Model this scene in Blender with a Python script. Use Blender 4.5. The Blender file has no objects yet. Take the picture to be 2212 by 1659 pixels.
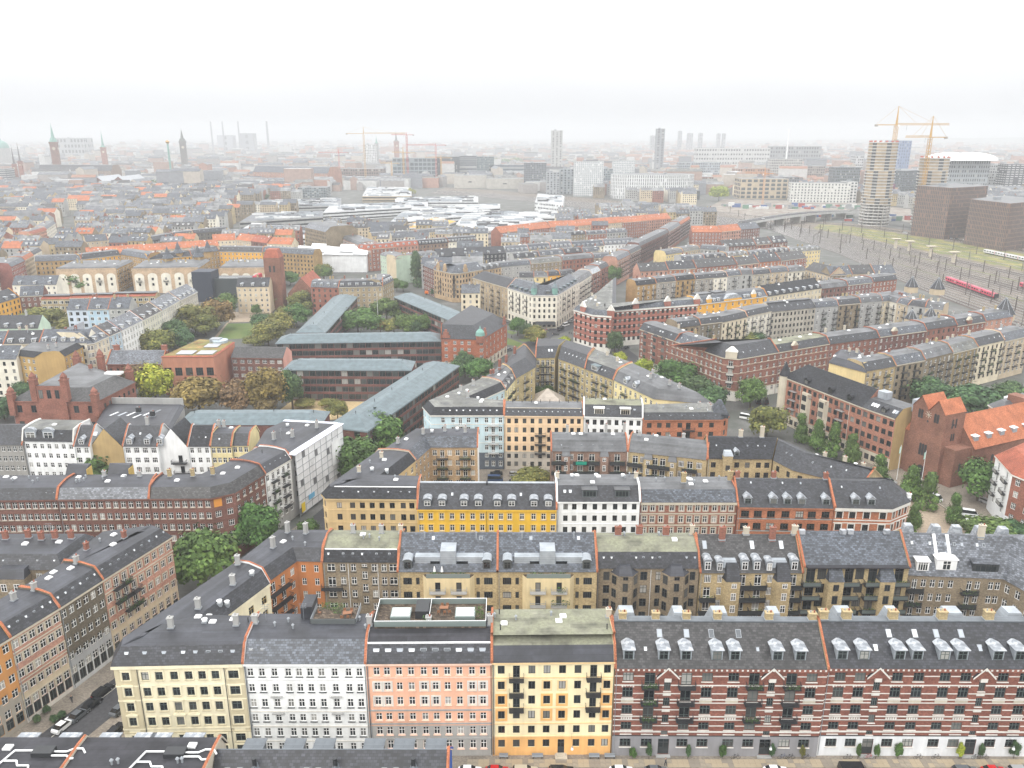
import bpy, math, random
from math import sin, cos, pi, radians, sqrt, atan2, hypot
random.seed(11)
S = bpy.context.scene
COL = S.collection
# ---------------------------------------------------------------- camera, sky, sun, exposure
cd = bpy.data.cameras.new('camera'); cam = bpy.data.objects.new('camera', cd); COL.objects.link(cam)
cam.location = (0, 0, 107.5); cam.rotation_euler = (radians(90-17.2), 0, 0)
cd.sensor_width = 36; cd.lens = 36*1750/2212; cd.clip_start = 1; cd.clip_end = 40000
S.camera = cam
W = bpy.data.worlds.new('World'); S.world = W; W.use_nodes = True
wn = W.node_tree.nodes; wl = W.node_tree.links; wn.clear()
SUN_EL, SUN_AZ = radians(44), radians(215)
sky = wn.new('ShaderNodeTexSky'); sky.sky_type = 'NISHITA'; sky.sun_disc = False
sky.sun_elevation = SUN_EL; sky.sun_rotation = SUN_AZ; sky.dust_density = 6; sky.air_density = 1.0
hs = wn.new('ShaderNodeHueSaturation'); hs.inputs['Saturation'].default_value = .25
wl.new(sky.outputs[0], hs.inputs['Color'])
tc = wn.new('ShaderNodeTexCoord'); sx = wn.new('ShaderNodeSeparateXYZ'); wl.new(tc.outputs['Generated'], sx.inputs[0])
cr = wn.new('ShaderNodeValToRGB')            # overcast deck: a pale horizon under a brighter white zenith
cr.color_ramp.elements[0].position = 0.0; cr.color_ramp.elements[0].color = (.27, .276, .285, 1); e_ = cr.color_ramp.elements.new(.13); e_.color = (.58, .585, .59, 1)
cr.color_ramp.elements[1].position = .42; cr.color_ramp.elements[1].color = (1, 1, 1, 1)
wl.new(sx.outputs['Z'], cr.inputs[0])
cn = wn.new('ShaderNodeTexNoise'); cn.inputs['Scale'].default_value = 3.0; cn.inputs['Detail'].default_value = 3
mp = wn.new('ShaderNodeMapping'); mp.inputs['Scale'].default_value = (1, 1, 4)
wl.new(tc.outputs['Generated'], mp.inputs[0]); wl.new(mp.outputs[0], cn.inputs['Vector'])
cm = wn.new('ShaderNodeMapRange'); cm.inputs['To Min'].default_value = 23; cm.inputs['To Max'].default_value = 28
wl.new(cn.outputs['Fac'], cm.inputs['Value'])
vm = wn.new('ShaderNodeVectorMath'); vm.operation = 'SCALE'; wl.new(cr.outputs[0], vm.inputs[0]); wl.new(cm.outputs[0], vm.inputs['Scale'])
mx = wn.new('ShaderNodeMix'); mx.data_type = 'RGBA'; mx.inputs[0].default_value = .95
wl.new(hs.outputs[0], mx.inputs[6]); wl.new(vm.outputs[0], mx.inputs[7])
bg = wn.new('ShaderNodeBackground'); bg.inputs['Strength'].default_value = .10; wl.new(mx.outputs[2], bg.inputs['Color'])
wo = wn.new('ShaderNodeOutputWorld'); wl.new(bg.outputs[0], wo.inputs[0])
ld = bpy.data.lights.new('sun', 'SUN'); ld.energy = 1.5; ld.angle = radians(30); ld.color = (1, .96, .9)
sun = bpy.data.objects.new('sun', ld); COL.objects.link(sun)
sun.rotation_euler = (pi/2-SUN_EL, 0, pi-SUN_AZ)
S.view_settings.view_transform = 'Standard'; S.view_settings.look = 'None'
S.view_settings.exposure = 0.15; S.view_settings.gamma = 1; S.view_settings.use_curve_mapping = False
S.render.engine = 'CYCLES'
cy = S.cycles
cy.max_bounces = 5; cy.diffuse_bounces = 3; cy.glossy_bounces = 2; cy.transmission_bounces = 2; cy.volume_bounces = 4; cy.transparent_max_bounces = 4
cy.use_adaptive_sampling = True; cy.adaptive_threshold = .015; cy.use_denoising = True
cy.caustics_reflective = False; cy.caustics_refractive = False

# ---------------------------------------------------------------- materials
MATS = {}
def C3(c): return (c[0], c[1], c[2], 1)
def mk(name, c, kind='paint', rough=.85, c2=None, sc=1.0, spec=.3, metal=0):
    if name in MATS: return MATS[name]
    m = bpy.data.materials.new(name); m.use_nodes = True; m.diffuse_color = C3(c)
    nt = m.node_tree; n = nt.nodes; l = nt.links
    b = n['Principled BSDF']; b.inputs['Roughness'].default_value = rough
    b.inputs['Specular IOR Level'].default_value = spec; b.inputs['Metallic'].default_value = metal
    def mixc(f, a, bb, mode='MIX'):
        x = n.new('ShaderNodeMix'); x.data_type = 'RGBA'; x.blend_type = mode
        for k, v in ((0, f), (6, a), (7, bb)):
            if isinstance(v, (int, float)): x.inputs[k].default_value = v
            elif isinstance(v, tuple): x.inputs[k].default_value = C3(v)
            else: l.new(v, x.inputs[k])
        return x.outputs[2]
    def noise(scale, det=4, sca=(1, 1, 1), co='Object'):
        t = n.new('ShaderNodeTexCoord'); p = n.new('ShaderNodeMapping'); p.inputs['Scale'].default_value = sca
        l.new(t.outputs[co], p.inputs[0]); x = n.new('ShaderNodeTexNoise'); x.inputs['Scale'].default_value = scale; x.inputs['Detail'].default_value = det
        l.new(p.outputs[0], x.inputs['Vector']); return x.outputs['Fac']
    def rng(v, a, bb, lo=.35, hi=.65):
        x = n.new('ShaderNodeMapRange'); l.new(v, x.inputs['Value'])
        for k, q in (('From Min', lo), ('From Max', hi), ('To Min', a), ('To Max', bb)): x.inputs[k].default_value = q
        return x.outputs[0]
    def mul(a, bb):
        x = n.new('ShaderNodeMath'); x.operation = 'MULTIPLY'; l.new(a, x.inputs[0]); l.new(bb, x.inputs[1]); return x.outputs[0]
    def scale(colour, f):
        x = n.new('ShaderNodeVectorMath'); x.operation = 'SCALE'
        if isinstance(colour, tuple): x.inputs[0].default_value = colour[:3]
        else: l.new(colour, x.inputs[0])
        l.new(f, x.inputs['Scale']); return x.outputs[0]
    def bricks(bw, bh, a, bb, mortar, ms=.015, bias=0.0):
        t = n.new('ShaderNodeTexCoord'); x = n.new('ShaderNodeTexBrick'); l.new(t.outputs['UV'], x.inputs['Vector'])
        x.inputs['Scale'].default_value = 1; x.inputs['Brick Width'].default_value = bw; x.inputs['Row Height'].default_value = bh
        x.inputs['Mortar Size'].default_value = ms; x.inputs['Color1'].default_value = C3(a); x.inputs['Color2'].default_value = C3(bb); x.inputs['Mortar'].default_value = C3(mortar)
        x.inputs['Bias'].default_value = bias
        return x.outputs['Color']
    k = lambda f: tuple(v*f for v in c)
    base = None
    if kind == 'paint':
        f = mul(rng(noise(.22*sc, 5), .86, 1.04), rng(noise(1.4*sc, 5, (1, 1, .10)), .93, 1.03))
        base = scale(c, f)
    elif kind == 'brick':
        f = mul(rng(noise(.18, 5), .78, 1.12), rng(noise(2.2, 3), .86, 1.1))
        base = scale(bricks(.36, .12, k(.74), k(1.28), tuple(min(.42, v*.9+.05) for v in c), .012), f)
    elif kind == 'slate':
        a = bricks(.62, .42, k(.5), k(1.75), k(.4), .035, -.15)
        f = mul(rng(noise(.25, 5), .75, 1.2), rng(noise(.9, 4, (1, 1, .3)), .85, 1.12))
        base = scale(a, f)
    elif kind == 'tile':
        a = bricks(.26, .36, k(.75), k(1.22), k(.5), .03)
        base = scale(a, rng(noise(.3, 4), .8, 1.15))
    elif kind == 'felt':                       # bitumen felt in lapped strips, puddle marks and moss
        a = bricks(14.0, 1.05, k(.82), k(1.25), k(.6), .03)
        f = mul(rng(noise(.16, 6), .66, 1.4), rng(noise(1.3, 5), .88, 1.12))
        base = scale(a, f)
        if c2: base = mixc(rng(noise(.33, 6), 0, 1, .40, .62), base, scale(c2, rng(noise(2.0, 4), .8, 1.15)))
    elif kind == 'zinc':
        a = bricks(40.0, .55, k(.94), k(1.06), k(.72), .03)
        base = scale(a, rng(noise(.5, 5), .85, 1.15))
        if c2: base = mixc(rng(noise(1.1, 4), 0, 1, .48, .56), base, c2)
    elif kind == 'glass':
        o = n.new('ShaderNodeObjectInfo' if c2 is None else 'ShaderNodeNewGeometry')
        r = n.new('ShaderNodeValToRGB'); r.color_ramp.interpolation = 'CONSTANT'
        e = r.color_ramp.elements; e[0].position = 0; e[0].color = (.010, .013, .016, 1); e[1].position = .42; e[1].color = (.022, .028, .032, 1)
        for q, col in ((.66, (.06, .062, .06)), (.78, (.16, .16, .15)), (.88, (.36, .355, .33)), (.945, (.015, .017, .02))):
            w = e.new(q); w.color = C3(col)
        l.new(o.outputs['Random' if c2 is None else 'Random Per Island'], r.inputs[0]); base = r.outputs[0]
    elif kind == 'skyglass':
        o = n.new('ShaderNodeObjectInfo'); r = n.new('ShaderNodeValToRGB'); r.color_ramp.interpolation = 'CONSTANT'; e = r.color_ramp.elements
        e[0].color = (.06, .07, .08, 1); e[1].position = .3; e[1].color = (.30, .33, .37, 1); w = e.new(.6); w.color = (.62, .64, .66, 1)
        l.new(o.outputs['Random'], r.inputs[0]); base = r.outputs[0]
    elif kind == 'leaf':
        g = n.new('ShaderNodeNewGeometry'); r = n.new('ShaderNodeValToRGB'); e = r.color_ramp.elements
        e[0].color = C3(k(.55)); e[1].color = C3(c2 or k(1.7)); w = e.new(.6); w.color = C3(c)
        l.new(g.outputs['Random Per Island'], r.inputs[0])
        o = n.new('ShaderNodeObjectInfo')
        x = n.new('ShaderNodeHueSaturation'); l.new(r.outputs[0], x.inputs['Color'])
        l.new(rng(o.outputs['Random'], .48, .52, 0, 1), x.inputs['Hue']); l.new(rng(noise(.35, 3), .7, 1.3), x.inputs['Value']); base = x.outputs[0]
        try: b.inputs['Subsurface Weight'].default_value = 0
        except Exception: pass
    elif kind == 'ground':
        f = mul(rng(noise(.05*sc, 6), .75, 1.2), rng(noise(1.5*sc, 5), .85, 1.15))
        base = scale(c, f)
        if c2: base = mixc(rng(noise(.09*sc, 6), 0, 1, .42, .58), base, c2)
    if base is None: b.inputs['Base Color'].default_value = C3(c)
    else: l.new(base, b.inputs['Base Color'])
    MATS[name] = m
    return m
def paint(r, g, b): return mk('paint_%.2f_%.2f_%.2f' % (r, g, b), (r, g, b))
def brick(r, g, b): return mk('brick_%.2f_%.2f_%.2f' % (r, g, b), (r, g, b), 'brick', .9)
def plain(name, r, g, b, rough=.6, metal=0, spec=.4): return mk(name, (r, g, b), 'plain', rough, metal=metal, spec=spec)
WH = plain('white_joinery', .78, .78, .76, .5); DKF = plain('dark_joinery', .035, .04, .042, .5); GRF = plain('grey_green_joinery', .075, .095, .092, .5)
GLS = mk('window_glass', (.02, .025, .03), 'glass', .07, spec=.5); GLJ = mk('far_window_glass', (.02, .025, .03), 'glass', .12, c2=(1, 1, 1), spec=.4)
SKG = mk('roof_window_glass', (.3, .33, .36), 'skyglass', .07, spec=.9)
SLD = mk('dark_slate', (.026, .028, .035), 'slate', .54, spec=.5); SLB = mk('blue_grey_slate', (.064, .074, .092), 'slate', .44, spec=.5); SLL = mk('light_slate', (.105, .115, .134), 'slate', .42, spec=.5)
SLK = mk('black_slate', (.019, .0205, .0255), 'slate', .6); SLW = mk('brown_grey_slate', (.040, .039, .040), 'slate', .52, spec=.5)
FLT = mk('dark_roof_felt', (.029, .031, .039), 'felt', .56, spec=.5); FLG = mk('grey_roof_felt', (.068, .071, .076), 'felt', .48, spec=.5); FLK = mk('black_roof_felt', (.028, .028, .033), 'felt', .7)
MOS = mk('mossy_roof_felt', (.15, .15, .115), 'felt', .9, c2=(.20, .205, .145)); MOG = mk('pale_roof_felt', (.16, .162, .15), 'felt', .9, c2=(.12, .122, .12))
TIL = mk('orange_roof_tile', (.42, .15, .075), 'tile', .8); TIR = mk('red_roof_tile', (.33, .10, .06), 'tile', .8)
ZNC = mk('zinc_sheet', (.30, .33, .36), 'zinc', .42, spec=.5); ZNL = mk('weathered_zinc_sheet', (.245, .265, .29), 'zinc', .4, c2=(.38, .40, .425)); ZNB = mk('school_zinc_roof', (.115, .15, .165), 'zinc', .5); ZND = mk('dark_zinc_sheet', (.12, .135, .15), 'zinc', .5)
COP = mk('verdigris_copper', (.17, .32, .28), 'zinc', .6)
TRW = mk('white_stone_trim', (.66, .64, .59), 'paint'); TRS = mk('sandstone_trim', (.50, .45, .36), 'paint'); TRG = mk('grey_stone_trim', (.36, .36, .35), 'paint')
WHT = mk('white_render', (.80, .81, .80), 'paint'); RAIL = plain('black_ironwork', .025, .027, .03, .5); GRM = plain('grey_metal', .25, .27, .29, .45); WMT = plain('white_metal', .75, .76, .76, .4)
YBR = mk('yellow_brick', (.39, .305, .165), 'brick', .9); BBR = mk('brown_brick', (.225, .18, .12), 'brick', .9); RBR = mk('red_brick', (.26, .104, .07), 'brick', .9); DBR = mk('dark_red_brick', (.168, .078, .060), 'brick', .9)
PBR = mk('pink_brick', (.42, .225, .165), 'brick', .9); PEACHB = mk('pale_yellow_brick', (.46, .36, .22), 'brick', .9); OBR = mk('orange_brick', (.36, .138, .07), 'brick', .9)
WOOD = plain('brown_wood', .22, .10, .05, .7)

# ---------------------------------------------------------------- mesh collector
def sub(a, b): return (a[0]-b[0], a[1]-b[1], a[2]-b[2])
def dot(a, b): return a[0]*b[0]+a[1]*b[1]+a[2]*b[2]
def crs(a, b): return (a[1]*b[2]-a[2]*b[1], a[2]*b[0]-a[0]*b[2], a[0]*b[1]-a[1]*b[0])
def nrm(a):
    d = sqrt(dot(a, a)) or 1.0
    return (a[0]/d, a[1]/d, a[2]/d)
class MB:
    def __init__(s, T=None): s.v = []; s.f = []; s.m = []; s.uv = []; s.mats = []; s.T = T
    def mi(s, m):
        if m not in s.mats: s.mats.append(m)
        return s.mats.index(m)
    def face(s, ps, m):
        if s.T: ps = [s.T(*p) for p in ps]
        i = len(s.v); s.v += ps; s.f.append(tuple(range(i, i+len(ps)))); s.m.append(s.mi(m))
        e1 = nrm(sub(ps[1], ps[0]))
        if abs(e1[2]) > .9 and len(ps) > 2: e1 = nrm(sub(ps[2], ps[1]))
        nn = nrm(crs(sub(ps[1], ps[0]), sub(ps[-1], ps[0]))); e2 = crs(nn, e1)
        for p in ps: s.uv += [dot(p, e1), dot(p, e2)]
    def box(s, x0, x1, y0, y1, z0, z1, m, top=None, skip=''):
        A = [(x0, y0), (x1, y0), (x1, y1), (x0, y1)]
        s.prism(A, z0, z1, m, top, skip)
    def prism(s, A, z0, z1, m, top=None, skip='', B=None):
        B = B or A; n = len(A)
        for i in range(n):
            j = (i+1) % n
            s.face([(A[i][0], A[i][1], z0), (A[j][0], A[j][1], z0), (B[j][0], B[j][1], z1), (B[i][0], B[i][1], z1)], m)
        if 't' not in skip: s.face([(p[0], p[1], z1) for p in B], top or m)
        if 'b' not in skip: s.face([(p[0], p[1], z0) for p in reversed(A)], m)
    def cyl(s, x, y, z0, z1, r, m, n=8, r1=None, top=None, skip=''):
        r1 = r if r1 is None else r1
        A = [(x+r*cos(2*pi*i/n), y+r*sin(2*pi*i/n)) for i in range(n)]; B = [(x+r1*cos(2*pi*i/n), y+r1*sin(2*pi*i/n)) for i in range(n)]
        s.prism(A, z0, z1, m, top, skip, B)
    def bar(s, a, b, r, m, n=4):
        d = nrm(sub(b, a)); h = (0, 0, 1) if abs(d[2]) < .9 else (1, 0, 0)
        p = nrm(crs(d, h)); q = crs(d, p); A = []; B = []
        for i in range(n):
            t = 2*pi*(i+.5)/n; o = tuple((p[k]*cos(t)+q[k]*sin(t))*r for k in range(3))
            A.append(tuple(a[k]+o[k] for k in range(3))); B.append(tuple(b[k]+o[k] for k in range(3)))
        for i in range(n):
            j = (i+1) % n; s.face([A[j], A[i], B[i], B[j]], m)
        s.face(A, m); s.face(B[::-1], m)
    def mesh(s, name):
        me = bpy.data.meshes.new(name); me.from_pydata(s.v, [], s.f)
        for m in s.mats: me.materials.append(m)
        me.polygons.foreach_set('material_index', s.m)
        me.uv_layers.new(name='UVMap').data.foreach_set('uv', s.uv)
        me.update(); return me
    def obj(s, name, parent=None, loc=(0, 0, 0), rz=0):
        return ob(name, s.mesh(name), parent, loc, rz) if s.f else None
def ob(name, me, parent=None, loc=(0, 0, 0), rz=0):
    o = bpy.data.objects.new(name, me); COL.objects.link(o)
    if parent: o.parent = parent
    o.location = loc
    if rz: o.rotation_euler = (0, 0, rz)
    return o
LABELS = {}
def tag(o, label, cat, group=None):
    o['label'] = label; o['category'] = cat
    if group: o['group'] = group
    return o
def thing(name, label, cat, loc=(0, 0, 0), rz=0, group=None): return tag(ob(name, None, None, loc, rz), label, cat, group)
def structure(o): o['kind'] = 'structure'; return o
CACHE = {}
def cached(key, fn):
    if key not in CACHE: CACHE[key] = fn()
    return CACHE[key]

# ---------------------------------------------------------------- pieces shared by the houses
def win_bars(b, w, h, k, m, t=.10):
    b.box(-w/2, -w/2+t, 0, .07, 0, h, m, skip='b'); b.box(w/2-t, w/2, 0, .07, 0, h, m, skip='b')
    b.box(-w/2+t, w/2-t, 0, .07, 0, t, m); b.box(-w/2+t, w/2-t, 0, .07, h-t, h, m)
    zt = h*.63
    if k == 'p': xs, zs = (0,), ()
    elif k == 'c': xs, zs = (0,), (zt,)
    elif k == 'd': xs, zs = (-w/6, w/6), (zt,)
    elif k == 'b': xs, zs = (0,), (h*.78, .55)
    elif k == 's': xs, zs = (-w/4, 0, w/4), (h*.8,)
    elif k == 'g': xs, zs = (-w/6, w/6), (h/3, h*2/3)
    else: xs, zs = (), ()
    for x in xs: b.box(x-.055, x+.055, .005, .06, t, h-t, m, skip='tb')
    for z in zs: b.box(-w/2+t, w/2-t, .010, .055, z-.05, z+.05, m)
def win_mesh(w, h, k, m, su=None, sill=None, glass=True, hood=0):
    def f():
        b = MB(); win_bars(b, w, h, k, m)
        if sill: b.box(-w/2-.12, w/2+.12, -.30, -.005, -.14, -.02, sill)
        if su:
            b.box(-w/2-.24, -w/2-.01, -.21, -.115, -.02, h+.24, su); b.box(w/2+.01, w/2+.24, -.21, -.115, -.02, h+.24, su)
            b.box(-w/2-.01, w/2+.01, -.21, -.115, h+.01, h+.24, su)
            if hood: b.box(-w/2-.38, w/2+.38, -.42, -.115, h+.42, h+.60, su)
            if hood > 1:
                for sg in (-1, 1):
                    b.face([(0, -.38, h+1.05), (sg*(w/2+.38), -.38, h+.60), (sg*(w/2+.38), -.13, h+.60), (0, -.13, h+1.05)][::sg], su)
                b.face([(-w/2-.38, -.36, h+.60), (w/2+.38, -.36, h+.60), (0, -.36, h+1.05)], su)
        if glass: b.face([(-w/2+.04, .045, .04), (w/2-.04, .045, .04), (w/2-.04, .045, h-.04), (-w/2+.04, .045, h-.04)], GLS)
        return b.mesh('window')
    return cached(('w', round(w, 2), round(h, 2), k, m.name, su and su.name, sill and sill.name, glass, hood), f)
def pane_mesh(w, h):
    def f():
        b = MB(); b.face([(-w/2+.04, .045, .04), (w/2-.04, .045, .04), (w/2-.04, .045, h-.04), (-w/2+.04, .045, h-.04)], GLS); return b.mesh('pane')
    return cached(('pane', round(w, 2), round(h, 2)), f)
def door_mesh(w, h, m, top=True):
    def f():
        b = MB(); b.box(-w/2, w/2, .05, .10, 0, h, m)
        for x0, x1 in ((-w/2+.1, -.06), (.06, w/2-.1)):
            b.box(x0, x1, .02, .05, .15, h*.38, m); b.face([(x0, .045, h*.44), (x1, .045, h*.44), (x1, .045, h*.72), (x0, .045, h*.72)], GLS)
            b.face([(x0, .045, h*.78), (x1, .045, h*.78), (x1, .045, h*.95), (x0, .045, h*.95)], GLS)
        b.box(-w/2-.3, w/2+.3, -.75, -.13, -.30, -.02, TRG)
        return b.mesh('door')
    return cached(('door', round(w, 2), round(h, 2), m.name), f)
def balcony_mesh(w, d=1.2, m=RAIL, gap=.22, solid=None, hgt=1.05):
    def f():
        b = MB(); b.box(-w/2, w/2, -d, .02, -.16, 0, TRG if m is not RAIL else RAIL)
        b.box(-w/2, w/2, -d, -d+.06, hgt-.07, hgt, m); b.box(-w/2, -w/2+.06, -d+.06, 0, hgt-.07, hgt, m); b.box(w/2-.06, w/2, -d+.06, 0, hgt-.07, hgt, m)
        n = int(w/gap)
        for i in range(n+1):
            x = -w/2+.03+(w-.06)*i/n; b.bar((x, -d+.03, 0), (x, -d+.03, hgt-.06), .022, m)
        for s in (-1, 1):
            for i in range(1, int(d/gap)): b.bar((s*(w/2-.03), -d+i*gap, 0), (s*(w/2-.03), -d+i*gap, hgt-.06), .022, m)
        for sg in (-1, 1): b.box(sg*w*.36-.06, sg*w*.36+.06, -d*.8, 0, -.42, -.17, m)
        if solid: b.box(-w/2+.08, w/2-.08, -d+.09, -d+.12, .05, hgt-.12, solid)
        return b.mesh('balcony')
    return cached(('bal', round(w, 2), d, m.name, gap, solid and solid.name), f)
def chimney_mesh(w, d, h, m, pots=2):
    def f():
        b = MB(); b.box(-w/2, w/2, -d/2, d/2, -1.2, h, m); b.box(-w/2-.1, w/2+.1, -d/2-.1, d/2+.1, h, h+.18, m)
        b.box(-w/2-.12, w/2+.12, -d/2-.12, d/2+.12, -.1, .22, GRM)
        for i in range(pots): b.cyl(w*(i+.5)/pots-w/2, 0, h+.18, h+.55, .14, TIR if i % 2 else TRG, 6)
        return b.mesh('chimney')
    return cached(('ch', w, d, h, m.name, pots), f)
def hatch_mesh(kind):
    def f():
        b = MB()
        if kind == 'dome': b.box(-.6, .6, -.5, .5, -.3, .28, WMT); b.prism([(-.6, -.5), (.6, -.5), (.6, .5), (-.6, .5)], .28, .48, WMT, B=[(-.35, -.28), (.35, -.28), (.35, .28), (-.35, .28)])
        elif kind == 'vent': b.cyl(0, 0, -.4, .75, .16, GRM, 8); b.cyl(0, 0, .75, .98, .30, GRM, 8, .12)
        elif kind == 'fan': b.box(-.45, .45, -.45, .45, -.4, .35, GRM); b.cyl(0, 0, .35, .8, .42, WMT, 10); b.cyl(0, 0, .8, .95, .55, WMT, 10, .2)
        elif kind == 'mast':
            b.bar((0, 0, -.4), (0, 0, 3.4), .035, GRM)
            for z, s in ((3.3, .8), (2.9, .6), (2.5, .7)):
                b.bar((-s, 0, z), (s, 0, z), .02, GRM); b.bar((-s*.6, -.25, z), (-s*.6, .25, z), .02, GRM); b.bar((s*.6, -.25, z), (s*.6, .25, z), .02, GRM)
        elif kind == 'pipe': b.cyl(0, 0, -.4, .9, .10, RAIL, 6); b.cyl(0, 0, .9, 1.05, .15, RAIL, 6)
        elif kind == 'flue': b.cyl(0, 0, -.4, 1.3, .17, GRM, 8); b.cyl(0, 0, 1.3, 1.42, .22, ZNL, 8)
        return b.mesh(kind)
    return cached(('hatch', kind), f)
HN = {'dome': 'roof_hatch', 'vent': 'roof_vent', 'fan': 'roof_fan', 'mast': 'aerial', 'pipe': 'vent_pipe', 'flue': 'flue'}
def skylight_mesh(w, h):
    def f():
        b = MB(); b.box(-w/2, w/2, -h/2, h/2, -.05, .10, GRM); b.box(-w/2+.1, w/2-.1, -h/2+.1, h/2-.1, .10, .115, SKG, skip='b'); return b.mesh('skylight')
    return cached(('sk', w, h), f)
def dormer_mesh(w, h, slope, kind, wall, roof):
    def f():
        b = MB(); d = h/slope; r = .22
        b.face([(-w/2, 0, -.3), (w/2, 0, -.3), (w/2, 0, h), (-w/2, 0, h)], wall)
        for s in (-1, 1): b.face([(s*w/2, 0, -.3), (s*w/2, d+.3/slope, h), (s*w/2, 0, h)][::-s], wall)
        X = w/2+r; y0 = -.22
        if kind == 'hip':
            rh = .46; yb = (h+rh)/slope+.1; ya = .75
            b.box(-X, X, y0, d*.9, h-.02, h+.10, roof)
            b.face([(-X, y0, h+.10), (X, y0, h+.10), (w*.12, ya, h+rh), (-w*.12, ya, h+rh)], roof)
            b.face([(-w*.12, ya, h+rh), (w*.12, ya, h+rh), (w*.12, yb, h+rh), (-w*.12, yb, h+rh)], roof)
            for s in (-1, 1): b.face([(s*X, y0, h+.10), (s*X, (h+.1)/slope, h+.10), (s*w*.12, yb, h+rh), (s*w*.12, ya, h+rh)][::s], roof)
        elif kind == 'gable':
            rh = w*.42; yb = (h+rh)/slope
            for s in (-1, 1): b.face([(s*X, y0, h-.02), (s*X, d, h-.02), (0, yb, h+rh), (0, y0, h+rh)][::s], roof)
            b.face([(-w/2, 0, h), (w/2, 0, h), (0, 0, h+rh-.05)], wall)
        elif kind == 'arc':
            q = 8; pts = [(X*cos(pi*(1-i/q)), h-.02+w*.34*sin(pi*i/q)) for i in range(q+1)]
            for (xa, za), (xb, zb) in zip(pts, pts[1:]): b.face([(xa, y0, za), (xb, y0, zb), (xb, zb/slope, zb), (xa, za/slope, za)], roof)
            b.face([(x, 0, z) for x, z in pts], wall)
        else:
            b.face([(-X, y0, h), (X, y0, h), (X, d+.6, h+.22), (-X, d+.6, h+.22)], roof); b.face([(-X, y0, h-.14), (X, y0, h-.14), (X, y0, h), (-X, y0, h)], roof)
            for s in (-1, 1): b.face([(s*X, y0, h-.14), (s*X, d, h-.14), (s*X, d+.6, h+.22), (s*X, y0, h)][::s], roof)
        if kind == 'hip': b.face([(-w/2-.15, -.02, -.55), (w/2+.15, -.02, -.55), (w/2, -.02, -.02), (-w/2, -.02, -.02)], roof)
        return b.mesh('dormer')
    return cached(('dm', w, h, round(slope, 2), kind, wall.name, roof.name), f)
def plant_mesh(w, h, seed=0):
    def f():
        R = random.Random(seed); b = MB(); m = mk('balcony_leaves', (.06, .11, .03), 'leaf', .8)
        for i in range(90):
            x, y, z = R.uniform(-w/2, w/2), R.uniform(-.25, .25), h*R.random()**1.3; s = R.uniform(.07, .16)
            a = R.uniform(0, 6.28); t = R.uniform(-1, 1)
            b.face([(x-s*cos(a), y-s*sin(a), z-s*t), (x+s*.5, y-s*.5, z-s*.3), (x+s*cos(a), y+s*sin(a), z+s*t), (x-s*.4, y+s*.6, z+s*.5)], m)
        return b.mesh('plants')
    return cached(('pl', w, h, seed), f)
def plants(o, *a): p = ob('plants', plant_mesh(*a[:3]), o, a[3]); p['kind'] = 'stuff'; return p
def set_mesh(kind):
    def f():
        b = MB()
        if kind == 'table':
            b.box(-.8, .8, -.45, .45, .68, .74, WOOD)
            for x in (-.7, .7):
                for y in (-.35, .35): b.box(x-.04, x+.04, y-.04, y+.04, 0, .68, WOOD)
        elif kind == 'chair':
            b.box(-.24, .24, -.24, .24, .40, .45, WOOD); b.box(-.24, .24, .20, .24, .45, .9, WOOD)
            for x in (-.2, .2):
                for y in (-.2, .2): b.box(x-.03, x+.03, y-.03, y+.03, 0, .40, WOOD)
        return b.mesh(kind)
    return cached(('set', kind), f)

# ---------------------------------------------------------------- houses
def offset(pts, ds):
    n = len(pts); L = []
    for i in range(n):
        a = pts[i]; b = pts[(i+1) % n]; d = hypot(b[0]-a[0], b[1]-a[1]); u = ((b[0]-a[0])/d, (b[1]-a[1])/d)
        L.append(((a[0]-u[1]*ds[i], a[1]+u[0]*ds[i]), u))
    out = []
    for i in range(n):
        (p, u), (q, v) = L[i-1], L[i]; c = u[0]*v[1]-u[1]*v[0]
        if abs(c) < .02: out.append(q); continue
        t = ((q[0]-p[0])*v[1]-(q[1]-p[1])*v[0])/c; out.append((p[0]+u[0]*t, p[1]+u[1]*t))
    return out
def Q(A, B, d, sa=0, sb=0):
    """footprint of depth d behind the front A-B (A left, B right); sa, sb slide the back corners along it"""
    L = hypot(B[0]-A[0], B[1]-A[1]); u = ((B[0]-A[0])/L, (B[1]-A[1])/L)
    return [A, B, (B[0]-u[1]*d+u[0]*sb, B[1]+u[0]*d+u[1]*sb), (A[0]-u[1]*d+u[0]*sa, A[1]+u[0]*d+u[1]*sa)]
def F(n=None, rows=(), w=1.1, k='c', fr=None, su=None, sill=None, xs=None, cr=None, bal=(), bw=2.6, bm=None, gd=(), hood=0, ww=None, plants=0, run=None, g=None, zc=None, wm=None, hd={}, mg=None, solid=None, bd=1.2, dk=None, nb=None):
    return dict(n=n, rows=rows, w=w, k=k, fr=fr or WH, su=su, sill=sill, xs=xs, cr=cr or {}, bal=set(bal), bw=bw, bm=bm or RAIL, gd=gd, hood=hood, ww=ww or {}, plants=plants, run=run, g=g, zc=zc, wm=wm, hd=hd, mg=mg, solid=solid, bd=bd, dk=dk or DKF, nb=nb)
def RW(top, n, pitch=3.2, h=1.75, gz=None):
    """n rows of window openings below the level top; gz adds a ground-storey row (z0, z1)"""
    r = [(top-i*pitch-h, top-i*pitch) for i in range(n)]
    return r+([gz] if gz else [])
FOOT = []; HOUSES = []
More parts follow.
